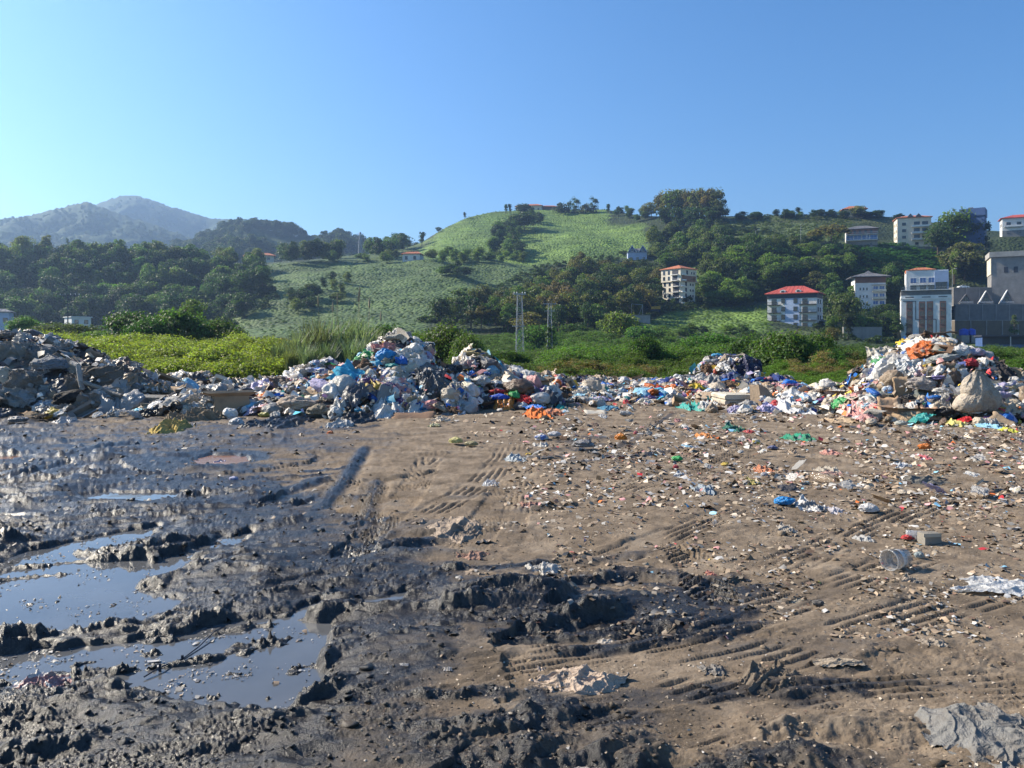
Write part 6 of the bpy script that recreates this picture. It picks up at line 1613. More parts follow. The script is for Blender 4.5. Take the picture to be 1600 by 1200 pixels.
put('carton',1318,620,48,14,(.38,.24,.13),'long brown carton below the pale blue bag','carton','carton',J_CARD,k=1,yaw=-.1)
put('sheet',1335,633,50,13,PINK,'salmon pink cloth in front of the long brown carton','rag','cloth',J_CLOTH,k=1,zf=1.3)
put('sheet',1240,641,60,12,(.58,.58,.58),'white film trailing in front of the tall white bag','plastic_sheet','sheet',k=2,zf=1.4)
put('sheet',1212,612,40,14,(.44,.40,.36),'greyish white sheet behind the folded carton','plastic_sheet','sheet',tilt=.6,k=3)
H='steep right-hand heap'
put('drape',1366,566,30,52,(.52,.48,.40),'long cream rug hanging down the left edge of the '+H,'rug','rug',J_CLOTH,tilt=1.25,k=0,push=.3,zf=1.0)
put('bag',1382,543,54,24,(.52,.49,.42),'cream rug bulge over the left top of the '+H,'rug','rug',J_SACK,k=1)
put('bag',1415,536,22,12,(.02,.19,.66),'bright blue bag on the left top of the '+H,'plastic_bag','bag',k=1)
put('bag',1436,534,20,11,(.06,.14,.45),'blue striped bag next on the top of the '+H,'plastic_bag','bag',J_PRINT,k=2)
put('bag',1451,549,24,14,(.58,.07,.05),'red bag near the top of the '+H,'plastic_bag','bag',k=3)
put('bag',1470,550,20,10,(.08,.36,.44),'turquoise bag right of the red one on the '+H,'plastic_bag','bag',k=0)
put('bag',1495,552,38,24,(.60,.58,.55),'white and rust-stained bag at the upper right of the '+H,'plastic_bag','bag',J_PRINT,k=1)
put('bag',1519,548,40,20,(.50,.46,.56),'pale lilac bag at the right top of the '+H,'plastic_bag','bag',k=2)
put('bag',1372,584,26,18,ORANGE,'orange bag low at the left of the '+H,'plastic_bag','bag',J_PLAS,k=3)
put('bag',1342,581,28,18,BLACK,'black bag left of the '+H,'plastic_bag','bag',k=0)
put('bag',1347,604,34,16,BLACK,'black plastic under the black bag at the left of the steep heap','plastic_bag','bag',k=2)
put('bag',1414,553,22,14,(.10,.22,.55),'blue bag at the upper left of the '+H,'plastic_bag','bag',J_PRINT,k=0)
put('bag',1395,556,34,20,(.50,.42,.33),'dusty beige cloth bundle at the upper left of the '+H,'rag','cloth',J_SACK,k=3)
put('drape',1418,575,44,30,(.58,.60,.60),'long white plastic sheet down the centre of the '+H,'plastic_sheet','sheet',tilt=.9,k=2,push=.2)
put('drape',1432,582,32,22,(.56,.40,.42),'pink-white plastic beside the long white sheet','plastic_sheet','sheet',J_PRINT,tilt=.9,k=1,push=.25)
put('bag',1447,575,20,12,YELLOW,'yellow bag at the middle of the '+H,'plastic_bag','bag',k=1)
put('bag',1470,562,60,20,(.42,.43,.40),'long grey-green sheet across the upper middle of the '+H,'plastic_sheet','sheet',J_SACK,k=0)
put('bag',1455,582,44,16,(.33,.27,.18),'olive-brown mat at the middle of the '+H,'mat','mat',J_SACK,k=2)
put('bag',1470,591,56,16,(.22,.19,.38),'blue-violet sheet at the middle of the '+H,'plastic_sheet','sheet',J_PLAS,k=3)
put('bag',1508,569,26,18,RED,'vivid red cloth at the right of the '+H,'rag','cloth',J_PLAS,k=1,push=.25)
put('bag',1494,580,22,8,RED,'small dark red bag under the vivid red cloth','plastic_bag','bag',k=2)
put('drape',1556,585,50,54,(.035,.035,.04),'dark tarpaulin at the right back of the '+H,'tarpaulin','tarpaulin',J_CLOTH,tilt=.8,k=0)
put('board',1535,574,34,20,(.36,.35,.30),'pale grey-green board at the right of the '+H,'board','board',tilt=.8,k=1)
put('board',1400,605,26,32,(.34,.24,.15),'brown cardboard panel standing at the left front of the '+H,'cardboard','cardboard',tilt=1.3,k=2,push=.3)
put('bag',1432,603,54,30,(.42,.37,.33),'big translucent beige bag at the front of the '+H,'plastic_bag','bag',J_SACK,k=1,push=.25)
put('bag',1465,612,34,16,WHITE,'white bag right of the translucent beige bag','plastic_bag','bag',k=3,push=.2)
put('bag',1452,621,26,9,(.03,.18,.55),'blue folded sheet at the front of the '+H,'plastic_sheet','sheet',k=0,push=.25)
put('bag',1412,622,18,14,BLACK,'black bag before the translucent beige bag','plastic_bag','bag',k=1,push=.25)
put('bag',1381,611,20,20,(.32,.44,.60),'pale blue striped bag left of the brown cardboard panel','plastic_bag','bag',J_PRINT,k=2,push=.2)
put('bag',1358,622,18,12,CYAN,'cyan bag at the left foot of the '+H,'plastic_bag','bag',k=3,push=.2)
put('bag',1352,636,28,18,(.30,.50,.62),'pale blue bag with a yellow print at the left foot of the steep heap','plastic_bag','bag',J_PRINT,k=0,push=.2)
put('carton',1415,646,56,18,(.34,.22,.14),'long crushed brown carton at the front foot of the '+H,'carton','carton',J_CARD,k=3,yaw=.1,push=.2)
put('board',1382,634,34,26,(.44,.29,.18),'tan cardboard folded beside the long crushed carton','cardboard','cardboard',tilt=.9,k=0,push=.25)
put('board',1445,645,24,18,(.46,.28,.18),'pinkish tan cardboard right of the long crushed carton','cardboard','cardboard',tilt=1.0,k=1,push=.25)
put('bag',1468,645,34,22,BLACK,'round black bag with a white edge at the foot of the '+H,'plastic_bag','bag',k=0,push=.2)
put('bag',1496,638,28,14,(.66,.26,.03),'orange and yellow bag at the foot of the '+H,'plastic_bag','bag',J_PRINT,k=2,push=.2)
put('bag',1514,643,26,14,WHITE,'white bag right of the orange and yellow one','plastic_bag','bag',k=1,push=.2)
put('bag',1574,610,40,22,(.52,.42,.26),'cream tied bundle at the far right of the '+H,'sack','sack',J_SACK,k=3)
put('bag',1577,578,26,18,BLACK,'black bag at the back right of the '+H,'plastic_bag','bag',k=2)
put('sheet',1568,640,44,18,(.42,.38,.40),'pale flattened sheet at the far right foot of the '+H,'plastic_sheet','sheet',tilt=.5,k=1)
put('bag',1540,633,30,14,(.08,.11,.14),'dark blue-grey cloth at the far right foot of the '+H,'rag','cloth',J_SACK,k=2)
# big upright beige sack
RECTS.append((1518,600,86,80,18)); RECTS.append((1150,625,52,18,20)); RECTS.append((1188,622,36,36,20)); p = hit(1515, 632); s = p.y/F; v, f = ICO[4]
q = v.copy(); r = 1+.07*ridged(q, 1.9, 1)+.04*ridged(q, 4.4, 2)+.05*perlin3(q*1.6, 8); q = q*r[:,None]
topw = np.clip((1-q[:,2])*.5, 0, 1)
pol = np.array([(-.50,.10),(-.30,.40),(-.10,.92),(-.03,1.0),(.08,.97),(.14,.86),(.34,.58),(.50,.34),(.49,.14),(.36,.02),(.0,-.02),(-.42,.0)]); cen = np.array([.02,.38])
ang = np.arctan2(pol[:,1]-cen[1], pol[:,0]-cen[0]); rad_ = np.hypot(*(pol-cen).T); od = np.argsort(ang); ang, rad_ = ang[od], rad_[od]
ang = np.concatenate([ang-2*np.pi, ang, ang+2*np.pi]); rad_ = np.tile(rad_, 3)
q0 = v; a_ = np.arctan2(q0[:,2], q0[:,0]); m_ = np.hypot(q0[:,0], q0[:,2])*r**1.3; rr_ = np.interp(a_, ang, rad_)
m_ = np.hypot(q0[:,0], q0[:,2])
x = cen[0] + np.cos(a_)*rr_*m_; z = cen[1] + np.sin(a_)*rr_*m_; y = q0[:,1]*.30*np.clip(1.3-.95*z, .22, 1.15)
phi = np.arctan2(x-.02, 1.15-z); cr_ = np.clip(1-3.2*np.abs(perlin(phi*4.2+2, z*.9, 91)), 0, 1)**1.5; cr2 = np.clip(1-4*np.abs(perlin(phi*8+5, z*2.5, 92)), 0, 1)**1.5
dent = perlin(x*2.6+4, z*2.6, 93)
y = y*(1+.28*dent) - (.05*cr_ + .025*cr2)*(q0[:,1] < .2); z = z + .02*perlin(x*5, y*5+1, 94); x = (x + .02*perlin(z*5, y*5, 95))*2; y = y*2
o = link('sack', mesh_np('sack', np.stack([x*72*s/2, y*72*s/2, z*64*s],1), f, J_SACK, None, True)); o.location = p + Vector((0,-.25,-.12)); setcol(o, (.47,.40,.32), .02)
tag(o, 'huge pale beige woven sack standing at the front of the steep right-hand heap', 'sack')
# twisted branch on the top of the steep heap
p = hit(1465, 532)
tag(MB().tube([p+Vector(a) for a in ((-.35,0,.28),(-.15,-.05,.2),(.1,-.1,.22),(.35,-.1,.02))], .035, 6).tube([p+Vector(a) for a in ((-.15,-.05,.2),(-.1,-.1,.05),(-.02,-.1,-.1))], .03, 5).tube([p+Vector(a) for a in ((.0,-.08,.2),(.3,-.05,.26),(.5,0,.24))], .025, 5).build('branch', m_bark), 'dark twisted piece of wood sticking out of the top of the steep heap', 'branch')

# --- litter on the open ground
def gnd(px, py):
    x, Y = gp(px, py); z = float(ground_eval(np.array([x]), np.array([Y]))[0][0]); return Vector((x, Y, z))
def flat(px, py, w, h, col, label, name, cat, m=None, k=0, zf=1.0, yaw=0, mesh=None):
    p = gnd(px, py); RECTS.append((px, py, w, h, p.y)); W = w/F*p.y; D = h/F*p.y*p.y/1.65*.75; D = min(D, 1.6*W)
    o = link(name, mesh or SHEETH[m or J_PLAS][k % 4]); o.scale = (W, D, min(W, D)*min(zf,1.5)*.62); o.location = p + Vector((0,0,.004+.02*min(W,D)*zf)); o.rotation_euler = (rnd.uniform(-.06,.06), rnd.uniform(-.06,.06), yaw); setcol(o, col, .02)
    return tag(o, label, cat)
def lump(px, py, w, h, col, label, name='plastic_bag', cat='bag', m=None, k=0, yaw=0):
    p = gnd(px, py+h*.3); RECTS.append((px, py, w, h, p.y)); W = w/F*p.y; H_ = h/F*p.y
    o = link(name, BAGH[m or J_PLAS][k % 4]); o.scale = (W, W*.8, H_*1.45); o.location = p + Vector((0,0,H_*.38)); o.rotation_euler = (0,0,yaw); setcol(o, col, .02)
    return tag(o, label, cat)
BIGC = cloth_mesh(71, 130, J_MUD, .14, .014); BIGG = cloth_mesh(74, 150, J_CLOTH, .15, .010); BIGP = cloth_mesh(77, 130, J_PLAS, .10, .012)
flat(708,834,100,56,(.33,.26,.20),'dusty pink-beige cloth half sunk in the mud left of the middle','rag','cloth',mesh=BIGC,zf=1.1,yaw=.2)
flat(735,872,64,16,(.34,.21,.16),'pinkish cloth strip in front of the half-sunk beige cloth','rag','cloth',J_CLOTH,k=1,zf=1.2)
flat(905,1062,140,52,(.46,.36,.28),'wrinkled beige cloth lying on the mud in the middle foreground','rag','cloth',mesh=cloth_mesh(81, 120, J_CLOTH, .15, .02),zf=1.5,yaw=-.1)
flat(1550,1155,190,130,(.19,.185,.175),'large wrinkled grey cloth in the bottom right corner','rag','cloth',mesh=BIGG,zf=.95,yaw=.4)
flat(1560,912,160,44,(.58,.58,.57),'long white plastic sheet at the right edge of the ground','plastic_sheet','sheet',mesh=BIGP,zf=1.1,yaw=-.25)
flat(930,1192,70,16,(.42,.36,.33),'pale cloth end at the bottom edge in the middle','rag','cloth',J_CLOTH,k=2,zf=1)
flat(1205,1055,110,44,(.20,.16,.12),'muddy striped cloth crumpled near the right foreground','rag','cloth',J_MUD,k=3,zf=1.4,yaw=.5)
flat(1115,1042,44,20,(.26,.24,.22),'muddy plastic wad left of the muddy striped cloth','plastic_sheet','sheet',J_MUD,k=1,zf=1.6)
flat(1310,1036,70,16,(.40,.33,.25),'torn pale rag right of the muddy striped cloth','rag','cloth',J_CLOTH,k=0,zf=1.2)
flat(1460,1005,44,16,(.32,.27,.22),'pale torn rag on the brown ground at the right','rag','cloth',J_CLOTH,k=1,zf=1.6)
flat(1245,933,50,10,(.42,.36,.27),'flat pale rag left of the small muddy box','rag','cloth',J_CLOTH,k=2,zf=.8)
lump(1278,940,22,12,(.26,.24,.22),'small muddy box-like wad on the brown ground','plastic_bag','bag',J_SACK,k=2)
flat(1425,910,34,12,(.36,.30,.24),'curled pale scrap below the clear cup','rag','cloth',J_CLOTH,k=3,zf=1.5)
flat(848,888,64,20,(.56,.53,.48),'whitish wrapper pressed into the mud near the middle','plastic_sheet','sheet',J_PLAS,k=1,zf=1.3)
flat(768,754,30,16,(.55,.58,.62),'small clear plastic tray glinting on the dry ground','plastic_sheet','sheet',J_CLEAR,k=2,zf=2.2)
lump(712,691,24,13,(.60,.53,.20),'pale yellow bag on the dry ground before the central heap','plastic_bag','bag',k=1)
lump(736,694,24,11,(.40,.34,.17),'dull mustard bag right against the pale yellow one','plastic_bag','bag',k=2)
flat(678,664,18,7,(.58,.54,.30),'tiny yellow-white scrap on the dry ground','plastic_sheet','sheet',k=0,zf=1.2)
flat(692,657,30,6,CREAM,'thin pale scrap near the brown mat','plastic_sheet','sheet',k=3)
lump(846,683,24,13,(.12,.20,.50),'blue and white bag in the dark scatter left of the orange bag','plastic_bag','bag',J_PRINT,k=1)
lump(866,682,24,12,(.58,.56,.57),'white bag next to the blue and white bag','plastic_bag','bag',k=2)
flat(845,694,30,10,(.52,.50,.46),'off-white sheet in front of the blue and white bag','plastic_sheet','sheet',k=1,zf=1.4)
lump(911,697,40,18,(.33,.32,.32),'grey bag lying in the dark scatter on the open ground','plastic_bag','bag',J_SACK,k=3)
flat(806,717,34,10,(.40,.44,.46),'pale bluish scrap alone on the dry ground','plastic_sheet','sheet',k=2,zf=1.4)
lump(970,681,21,14,(.70,.23,.01),'vivid orange bag on the open ground','plastic_bag','bag',k=1)
lump(993,675,8,8,(.62,.16,.18),'small pink-red can just right of the vivid orange bag','can','can',k=3)
lump(1058,718,20,11,(.05,.52,.14),'vivid green bag on the littered ground','plastic_bag','bag',k=2)
lump(1056,731,10,8,(.45,.05,.07),'small dark red scrap under the vivid green bag','plastic_bag','bag',k=1)
flat(1068,742,30,10,(.44,.46,.48),'bluish-white film below the vivid green bag','plastic_sheet','sheet',k=3,zf=1.2)
flat(1097,769,44,14,(.33,.38,.42),'blue-grey torn film on the littered ground','plastic_sheet','sheet',k=1,zf=1.6)
lump(1226,782,36,17,(.02,.27,.64),'vivid blue bag on the littered ground at the right','plastic_bag','bag',k=0)
flat(1268,790,46,20,(.22,.22,.22),'grey and black foil wad right of the vivid blue bag','plastic_sheet','sheet',J_PRINT,k=3,zf=2.2)
flat(1302,795,28,12,(.55,.52,.55),'pale lilac-white scrap right of the foil wad','plastic_sheet','sheet',k=0,zf=1.8)
lump(1357,794,34,17,(.62,.60,.60),'crumpled white paper with a red corner at the right','paper','paper',J_PRINT,k=1)
flat(1445,751,90,9,(.18,.17,.15),'long dark rope-like rag across the brown ground','rag','cloth',J_CLOTH,k=2,zf=2.2)
lump(1445,703,24,13,(.66,.20,.03),'orange carton-like scrap on the brown ground at the right','carton','carton',J_PLAS,k=2)
flat(1440,716,24,8,(.42,.10,.12),'dark red and white scrap under the orange one','plastic_sheet','sheet',J_PRINT,k=1,zf=1.6)
flat(1406,727,34,7,(.45,.47,.50),'flattened white and yellow packet on the brown ground','packet','packet',J_PRINT,k=0,zf=1.2)
flat(1196,736,34,10,(.58,.22,.10),'orange-brown plastic on the littered ground','plastic_sheet','sheet',k=2,zf=1.6)
lump(1194,743,12,9,(.50,.50,.54),'small white cup-like scrap before the orange-brown plastic','plastic_bag','bag',k=0)
flat(1175,752,26,8,(.60,.50,.16),'yellow scrap left below the orange-brown plastic','plastic_sheet','sheet',k=3,zf=1.2)
flat(1250,686,46,10,(.03,.24,.15),'dark green netting on the littered ground','net','net',J_CLOTH,k=1,zf=2.0)
flat(1148,672,36,10,(.05,.16,.12),'greenish black netting further back on the littered ground','net','net',J_CLOTH,k=3,zf=1.8)
flat(1100,681,26,8,(.64,.24,.05),'orange scrap left of the greenish black netting','plastic_sheet','sheet',k=1,zf=1.5)
flat(1170,676,20,8,(.45,.05,.05),'dark red scrap right of the greenish black netting','plastic_sheet','sheet',k=0,zf=1.5)
lump(1207,698,18,8,(.16,.18,.32),'small blue-black wad on the littered ground','plastic_bag','bag',k=3)
flat(1300,708,36,7,(.55,.26,.20),'reddish strip on the littered ground','plastic_sheet','sheet',k=2,zf=1)
flat(1296,731,36,9,(.56,.50,.42),'cream piece of foam on the littered ground','foam_piece','foam',J_SACK,k=1,zf=1.4)
flat(1302,739,34,6,(.55,.34,.28),'pale pink board under the cream foam','board','board',J_CARD if False else J_CLOTH,k=3,zf=.8)
flat(1425,658,30,8,BLUE,'blue sheet on the ground before the steep heap','plastic_sheet','sheet',k=1,zf=1.6)
lump(1408,662,22,11,(.52,.52,.46),'greyish white bag left of the blue sheet on the ground','plastic_bag','bag',k=0)
flat(1438,668,20,5,WHITE,'white scrap under the blue sheet on the ground','plastic_sheet','sheet',k=2)
flat(1486,664,42,10,(.50,.45,.16),'yellow-green straw tangle before the steep heap','straw_tangle','straw',J_CLOTH,k=0,zf=1.6)
flat(1546,668,32,8,LBLUE,'pale blue scrap at the right before the steep heap','plastic_sheet','sheet',k=1,zf=1.4)
flat(1578,675,22,9,(.55,.55,.06),'acid yellow scrap at the right before the steep heap','plastic_sheet','sheet',k=2,zf=1.6)
flat(1318,658,64,9,(.40,.30,.20),'long plank of tan cardboard on the ground before the low bank','cardboard','cardboard',J_CLOTH,k=1,zf=.6)
lump(1086,850,22,9,(.46,.34,.29),'smooth pinkish stone on the brown ground','stone','stone',J_SACK,k=1)
flat(1110,894,16,12,(.60,.22,.16),'salmon red scrap on the brown ground','plastic_sheet','sheet',k=3,zf=1.2)
lump(1418,838,22,12,(.60,.05,.05),'bright red bag tangled with a clear bottle at the right','plastic_bag','bag',k=3)
lump(1436,866,17,14,(.36,.42,.42),'pale bluish ball-like cap behind the clear cup','ball','ball',J_PLAS,k=2)
flat(1350,838,30,10,(.50,.49,.47),'torn off-white film left of the red bag','plastic_sheet','sheet',k=1,zf=1.8)
flat(1228,826,24,14,(.40,.36,.31),'pale shoe-shaped scrap on the brown ground','rag','cloth',J_CLOTH,k=3,zf=1.8)
flat(828,790,36,9,(.42,.24,.19),'reddish-brown scrap beside the tyre marks','rag','cloth',J_CLOTH,k=1,zf=1.2)
flat(62,1080,70,40,(.40,.20,.19),'muddy red and white plastic wad in the dark puddle at the left','plastic_sheet','sheet',J_PRINT,k=2,zf=1.4)
flat(345,717,24,7,(.42,.38,.52),'pale lilac scrap in the brown puddle','plastic_sheet','sheet',k=0,zf=1.2)
lump(365,752,16,8,(.40,.42,.62),'lilac-blue scrap on the mud beside a dark clod','plastic_bag','bag',k=1)
flat(432,871,34,14,(.44,.41,.37),'whitish muddy scrap left of the wheel ruts','plastic_sheet','sheet',J_MUD if False else J_CLOTH,k=1,zf=1.4)
flat(105,659,34,9,(.50,.48,.46),'whitish scrap on the mud before the grey heap','plastic_sheet','sheet',k=2,zf=1.6)
flat(150,667,24,8,(.52,.49,.45),'small pale scrap on the mud before the grey heap','plastic_sheet','sheet',k=1,zf=1.4)
lump(28,655,34,14,(.22,.22,.24),'dark grey bag on the mud before the grey heap','plastic_bag','bag',k=0)
flat(700,1052,14,8,(.5,.46,.42),'tiny white scrap on the mud left of the wrinkled cloth','plastic_sheet','sheet',k=1,zf=1)
flat(630,1048,16,7,(.46,.44,.42),'tiny pale chip on the dark mud','plastic_sheet','sheet',k=0,zf=1)
flat(950,996,34,12,(.50,.44,.37),'torn whitish paper above the wrinkled cloth','paper','paper',J_CLOTH,k=2,zf=1.1)
# clear cup on its side, box beside the red bag, bottle
p = gnd(1402, 888); s = p.y/F
t = empty('plastic_cup', p + Vector((0,0,.075)), 0, 'clear plastic cup lying on its side on the brown ground', 'cup')
cup = MB().lathe([(.060,-.085),(.064,-.085),(.075,.085),(.079,.088),(.079,.094),(.072,.094),(.071,.085),(.060,-.078),(.0,-.078)], 26).build('cup_body', J_CLEAR, t, True); cup.rotation_euler = (R(90), 0, R(-62)); setcol(cup, (.42,.42,.42))
lab_ = MB().lathe([(.0655,-.06),(.0735,.055)], 18).build('paper_band', J_PRINT, t, True); lab_.rotation_euler = (R(90), 0, R(-62)); setcol(lab_, (.58,.56,.54)); lab_.scale = (1.01,1.01,.5)
p = gnd(1452, 846)
t = empty('carton', p, R(8), 'small grey-tan box standing on the brown ground beside the red bag', 'carton')
o = MB().box(-.075,.075,-.05,.05,-.02,.085).build('box', J_CARD, t); setcol(o, (.22,.20,.17))
o = MB().box(-.092,.07,-.056,-.052,.06,.092).build('flap', J_CARD, t); setcol(o, (.44,.38,.30))
o = link('plastic_bottle', BOTTLE); p = gnd(1436, 842); o.location = p + Vector((0,0,.045)); o.scale = (.22,.22,.2); o.rotation_euler = (R(90),0,R(70)); setcol(o, (.6,.6,.6)); tag(o, 'clear plastic bottle between the red bag and the small box', 'bottle')
for (px, py, L, a, lab) in ((1521,990,.12,1.9,'pale wooden stick on the brown ground at the right'),(1405,860,.3,.25,'dark thin branch lying left of the small box'),(1475,775,.35,.1,'dark twig on the brown ground at the right'),(890,765,.2,0,'pale straw on the dry ground by the tyre marks'),(1040,990,.3,1.0,'thin dry stalk on the brown ground in the foreground')):
    p = gnd(px, py); d = Vector((math.cos(a), math.sin(a), .05))*L*.5
    tag(MB().bar(p-d+Vector((0,0,.015)), p+d+Vector((0,0,.015)), .006, 6, .004).build('stick', m_twig), lab, 'stick')
# cable with tags in the puddle
pts = [gnd(*q) for q in ((225,1052),(250,1040),(285,1022),(310,1005),(335,985),(352,972))]
pts = [Vector((q.x,q.y,max(q.z, WATER)+.012+.01*math.sin(i*2))) for i,q in enumerate(pts)]
t = empty('cable', pts[0], 0, 'thin black cable with dangling tags lying across the puddle', 'cable')
MB().tube([q-pts[0] for q in pts], .004, 5).build('wire', M_DARK, t)
for i in (1,2): MB().box(-.006,.006,-.004,.004,-.045,.0).build('tag', M_DARK, t, loc=pts[i]-pts[0]+Vector((0,0,.02)))

# ------------------------------------------------------------------ items scattered over the heaps
MGREY=(.17,.16,.145); CNAME[MGREY]='muddy grey'
GREYS = [(GREY,5),(MGREY,2),(LGREY,6),(DGREY,.8),(TAN,4),(BROWN,1.8),(WHITE,1.8),(CREAM,1.8),(BLACK,.8),(LBLUE,.4)]
MIXED = [(WHITE,10),(CREAM,7),(LGREY,3),(GREY,1.5),(TAN,4),(BROWN,2),(BLACK,1.8),(DGREY,1.2),(BLUE,1.5),(LBLUE,1.6),(CYAN,.8),(PINK,1.5),(RED,.9),(ORANGE,.9),(YELLOW,.8),(LILAC,1.0),(PURPLE,.5),(TEAL,.5),(NAVY,.9),(GREEN,.3)]
PALE = [(WHITE,6),(CREAM,5),(LGREY,4),(GREY,3),(TAN,4),(BROWN,1.5),(BLACK,1.2),(DGREY,2),(LBLUE,.7),(CYAN,.3),(YELLOW,.4),(PINK,.4)]
BLUES = [(WHITE,5),(LGREY,3),(NAVY,2.2),(PURPLE,1),(DGREY,2),(BLACK,1.5),(BLUE,1),(CREAM,3),(PINK,1.2),(TAN,1.5),(YELLOW,.6),(RED,.6),(TEAL,.5),(LILAC,1)]
PAL = [GREYS, PALE, MIXED, MIXED, MIXED, BLUES, MIXED, MIXED]
NITEM = [190, 150, 340, 180, 160, 130, 150, 300]
KINDS = [('plastic_bag',.34),('plastic_sheet',.29),('rag',.17),('sack',.06),('cardboard',.09),('plastic_bottle',.05)]
def pick(tab):
    t = rnd.random()*sum(w for _, w in tab)
    for k, w in tab:
        t -= w
        if t <= 0: return k
    return tab[-1][0]
_count = {}
NOUN = {'plastic_bag':'plastic bag','plastic_sheet':'crumpled plastic sheet','rag':'crumpled rag','sack':'stuffed sack','cardboard':'piece of cardboard','plastic_bottle':'plastic bottle'}
def junk(kind, x, Y, size, col, n=None, lift=.0):
    z = float(surf(x, Y)[0]); nn = n or normal_at(x, Y); yaw = rnd.uniform(0, 6.28); tw = Vector((rnd.gauss(0,.3), rnd.gauss(0,.3)-.12, 0))
    pr = rnd.random() < .3
    if kind == 'plastic_bag': me = rnd.choice(BAG[J_PRINT if pr else J_PLAS]); sc = (size*rnd.uniform(.8,1.3), size*rnd.uniform(.75,1.1), size*rnd.uniform(.7,1.15)); lf = .20*size
    elif kind == 'sack': me = rnd.choice(SACK); sc = (size*1.35, size*1.1, size*1.1); lf = .2*size
    elif kind == 'plastic_sheet': me = rnd.choice(SHEET[J_PRINT if pr else J_PLAS]); sc = (size*rnd.uniform(1,1.7), size*rnd.uniform(.8,1.3), size*rnd.uniform(.8,1.5)); lf = .08
    elif kind == 'rag': me = rnd.choice(SHEET[J_CLOTH]); sc = (size*rnd.uniform(1,1.8), size*rnd.uniform(.8,1.2), size*rnd.uniform(.8,1.3)); lf = .08
    elif kind == 'cardboard':
        me = rnd.choice(BOARD if rnd.random() < .85 else CARTON); sc = (size*rnd.uniform(.9,1.5), size*rnd.uniform(.6,1.1), size*.8); lf = .06; col = rnd.choice([TAN, TAN, BROWN, CREAM, GREY])
        tw = Vector((rnd.gauss(0,.5), rnd.gauss(0,.5)-.3, 0))
    else: me = BOTTLE if rnd.random() < .5 else BOTTLE2; q = rnd.uniform(.25,.36); sc = (q,q,q); lf = .07
    o = link(kind, me); p = Vector((x, Y, z)) + nn*(lf+lift)
    e = eul_from_normal(nn*1.0 + tw, yaw)
    if kind == 'plastic_bottle': e = (math.pi/2 + rnd.uniform(-.3,.3), 0, yaw)
    o.location = p; o.rotation_euler = e; o.scale = sc; setcol(o, col, .18)
    return o, col
RECT = np.array(RECTS)
def hides_special(x, Y, z):
    px = CX + F*x/Y; py = HY - F*(z-CZ)/Y
    return bool(((np.abs(px-RECT[:,0]) < RECT[:,2]*.42) & (np.abs(py-RECT[:,1]) < RECT[:,3]*.42) & (Y < RECT[:,4]+.7)).any())
def lab_junk(o, kind, col, place):
    pr = o.data.materials[0] == J_PRINT; noun = NOUN[kind]; name = kind; big = max(o.scale)
    if kind == 'plastic_bag':
        if col in (BLACK, DGREY, NAVY, GREY): name, noun = 'refuse_bag', 'refuse bag'
        elif col not in (WHITE, CREAM, LGREY): name, noun = 'carrier_bag', 'carrier bag'
    elif kind == 'plastic_sheet':
        if pr: name, noun = 'wrapper', 'packaging wrapper'
        elif col in (BLACK, DGREY, GREY, TAN, BROWN): name, noun = 'torn_liner', 'torn liner sheet'
        elif col not in (WHITE, CREAM, LGREY): name, noun = 'plastic_film', 'piece of plastic film'
    o.name = name
    lab = '%s%s%s %s %s' % ('big ' if big > .75 else 'small ' if big < .36 else '', 'printed ' if pr and name != 'wrapper' else '', CNAME[col], noun, place)
    tag(o, lab, {'piece of cardboard':'cardboard','piece of plastic film':'film','torn liner sheet':'sheet'}.get(noun, noun.split()[-1]), lab)
def height_word(px, Y, h, fn):
    return ''
for hi, (fn, wh) in enumerate(zip(HEAPS, WHERE)):
    X, Yy, Hh = HX[hi]; px = CX + F*X/Yy
    ok = (px > -220) & (px < 1830); X, Yy, Hh, px = X[ok], Yy[ok], Hh[ok], px[ok]
    pk = np.argmax(Hh); yc = Yy[pk]; pc = px[pk]; hm = Hh.max()
    front = np.where(Yy < yc + .6, 1.0, .22) * np.where((px > -60) & (px < 1660), 1, .45)
    w = front/front.sum(); sel = rs.choice(len(X), NITEM[hi], p=w)
    for i in sel:
        kind = pick(KINDS); col = pick(PAL[hi])
        big = .50 if hi in (0,) else .37
        size = min(.72, max(.2, rnd.lognormvariate(math.log(big), .34)))
        if kind == 'cardboard': size = min(size, .42)
        if hides_special(X[i], Yy[i], float(surf(X[i], Yy[i])[0])+.15): continue
        if Hh[i] > .8*hm: size = min(size, .45)
        o, c2 = junk(kind, X[i]+rnd.uniform(-.07,.07), Yy[i]+rnd.uniform(-.07,.07), size, col)
        q = Hh[i]/hm; side = 'left' if px[i] < pc - 25 else 'right' if px[i] > pc + 25 else ''
        if Yy[i] > yc + .6: place = 'on the far side of ' + wh
        elif q > .72: place = 'near the top of ' + wh
        elif q > .35: place = ('midway up the %s of ' % side if side else 'midway up ') + wh
        else: place = ('low on the %s of ' % side if side else 'at the foot of ') + wh
        lab_junk(o, kind, c2, place)
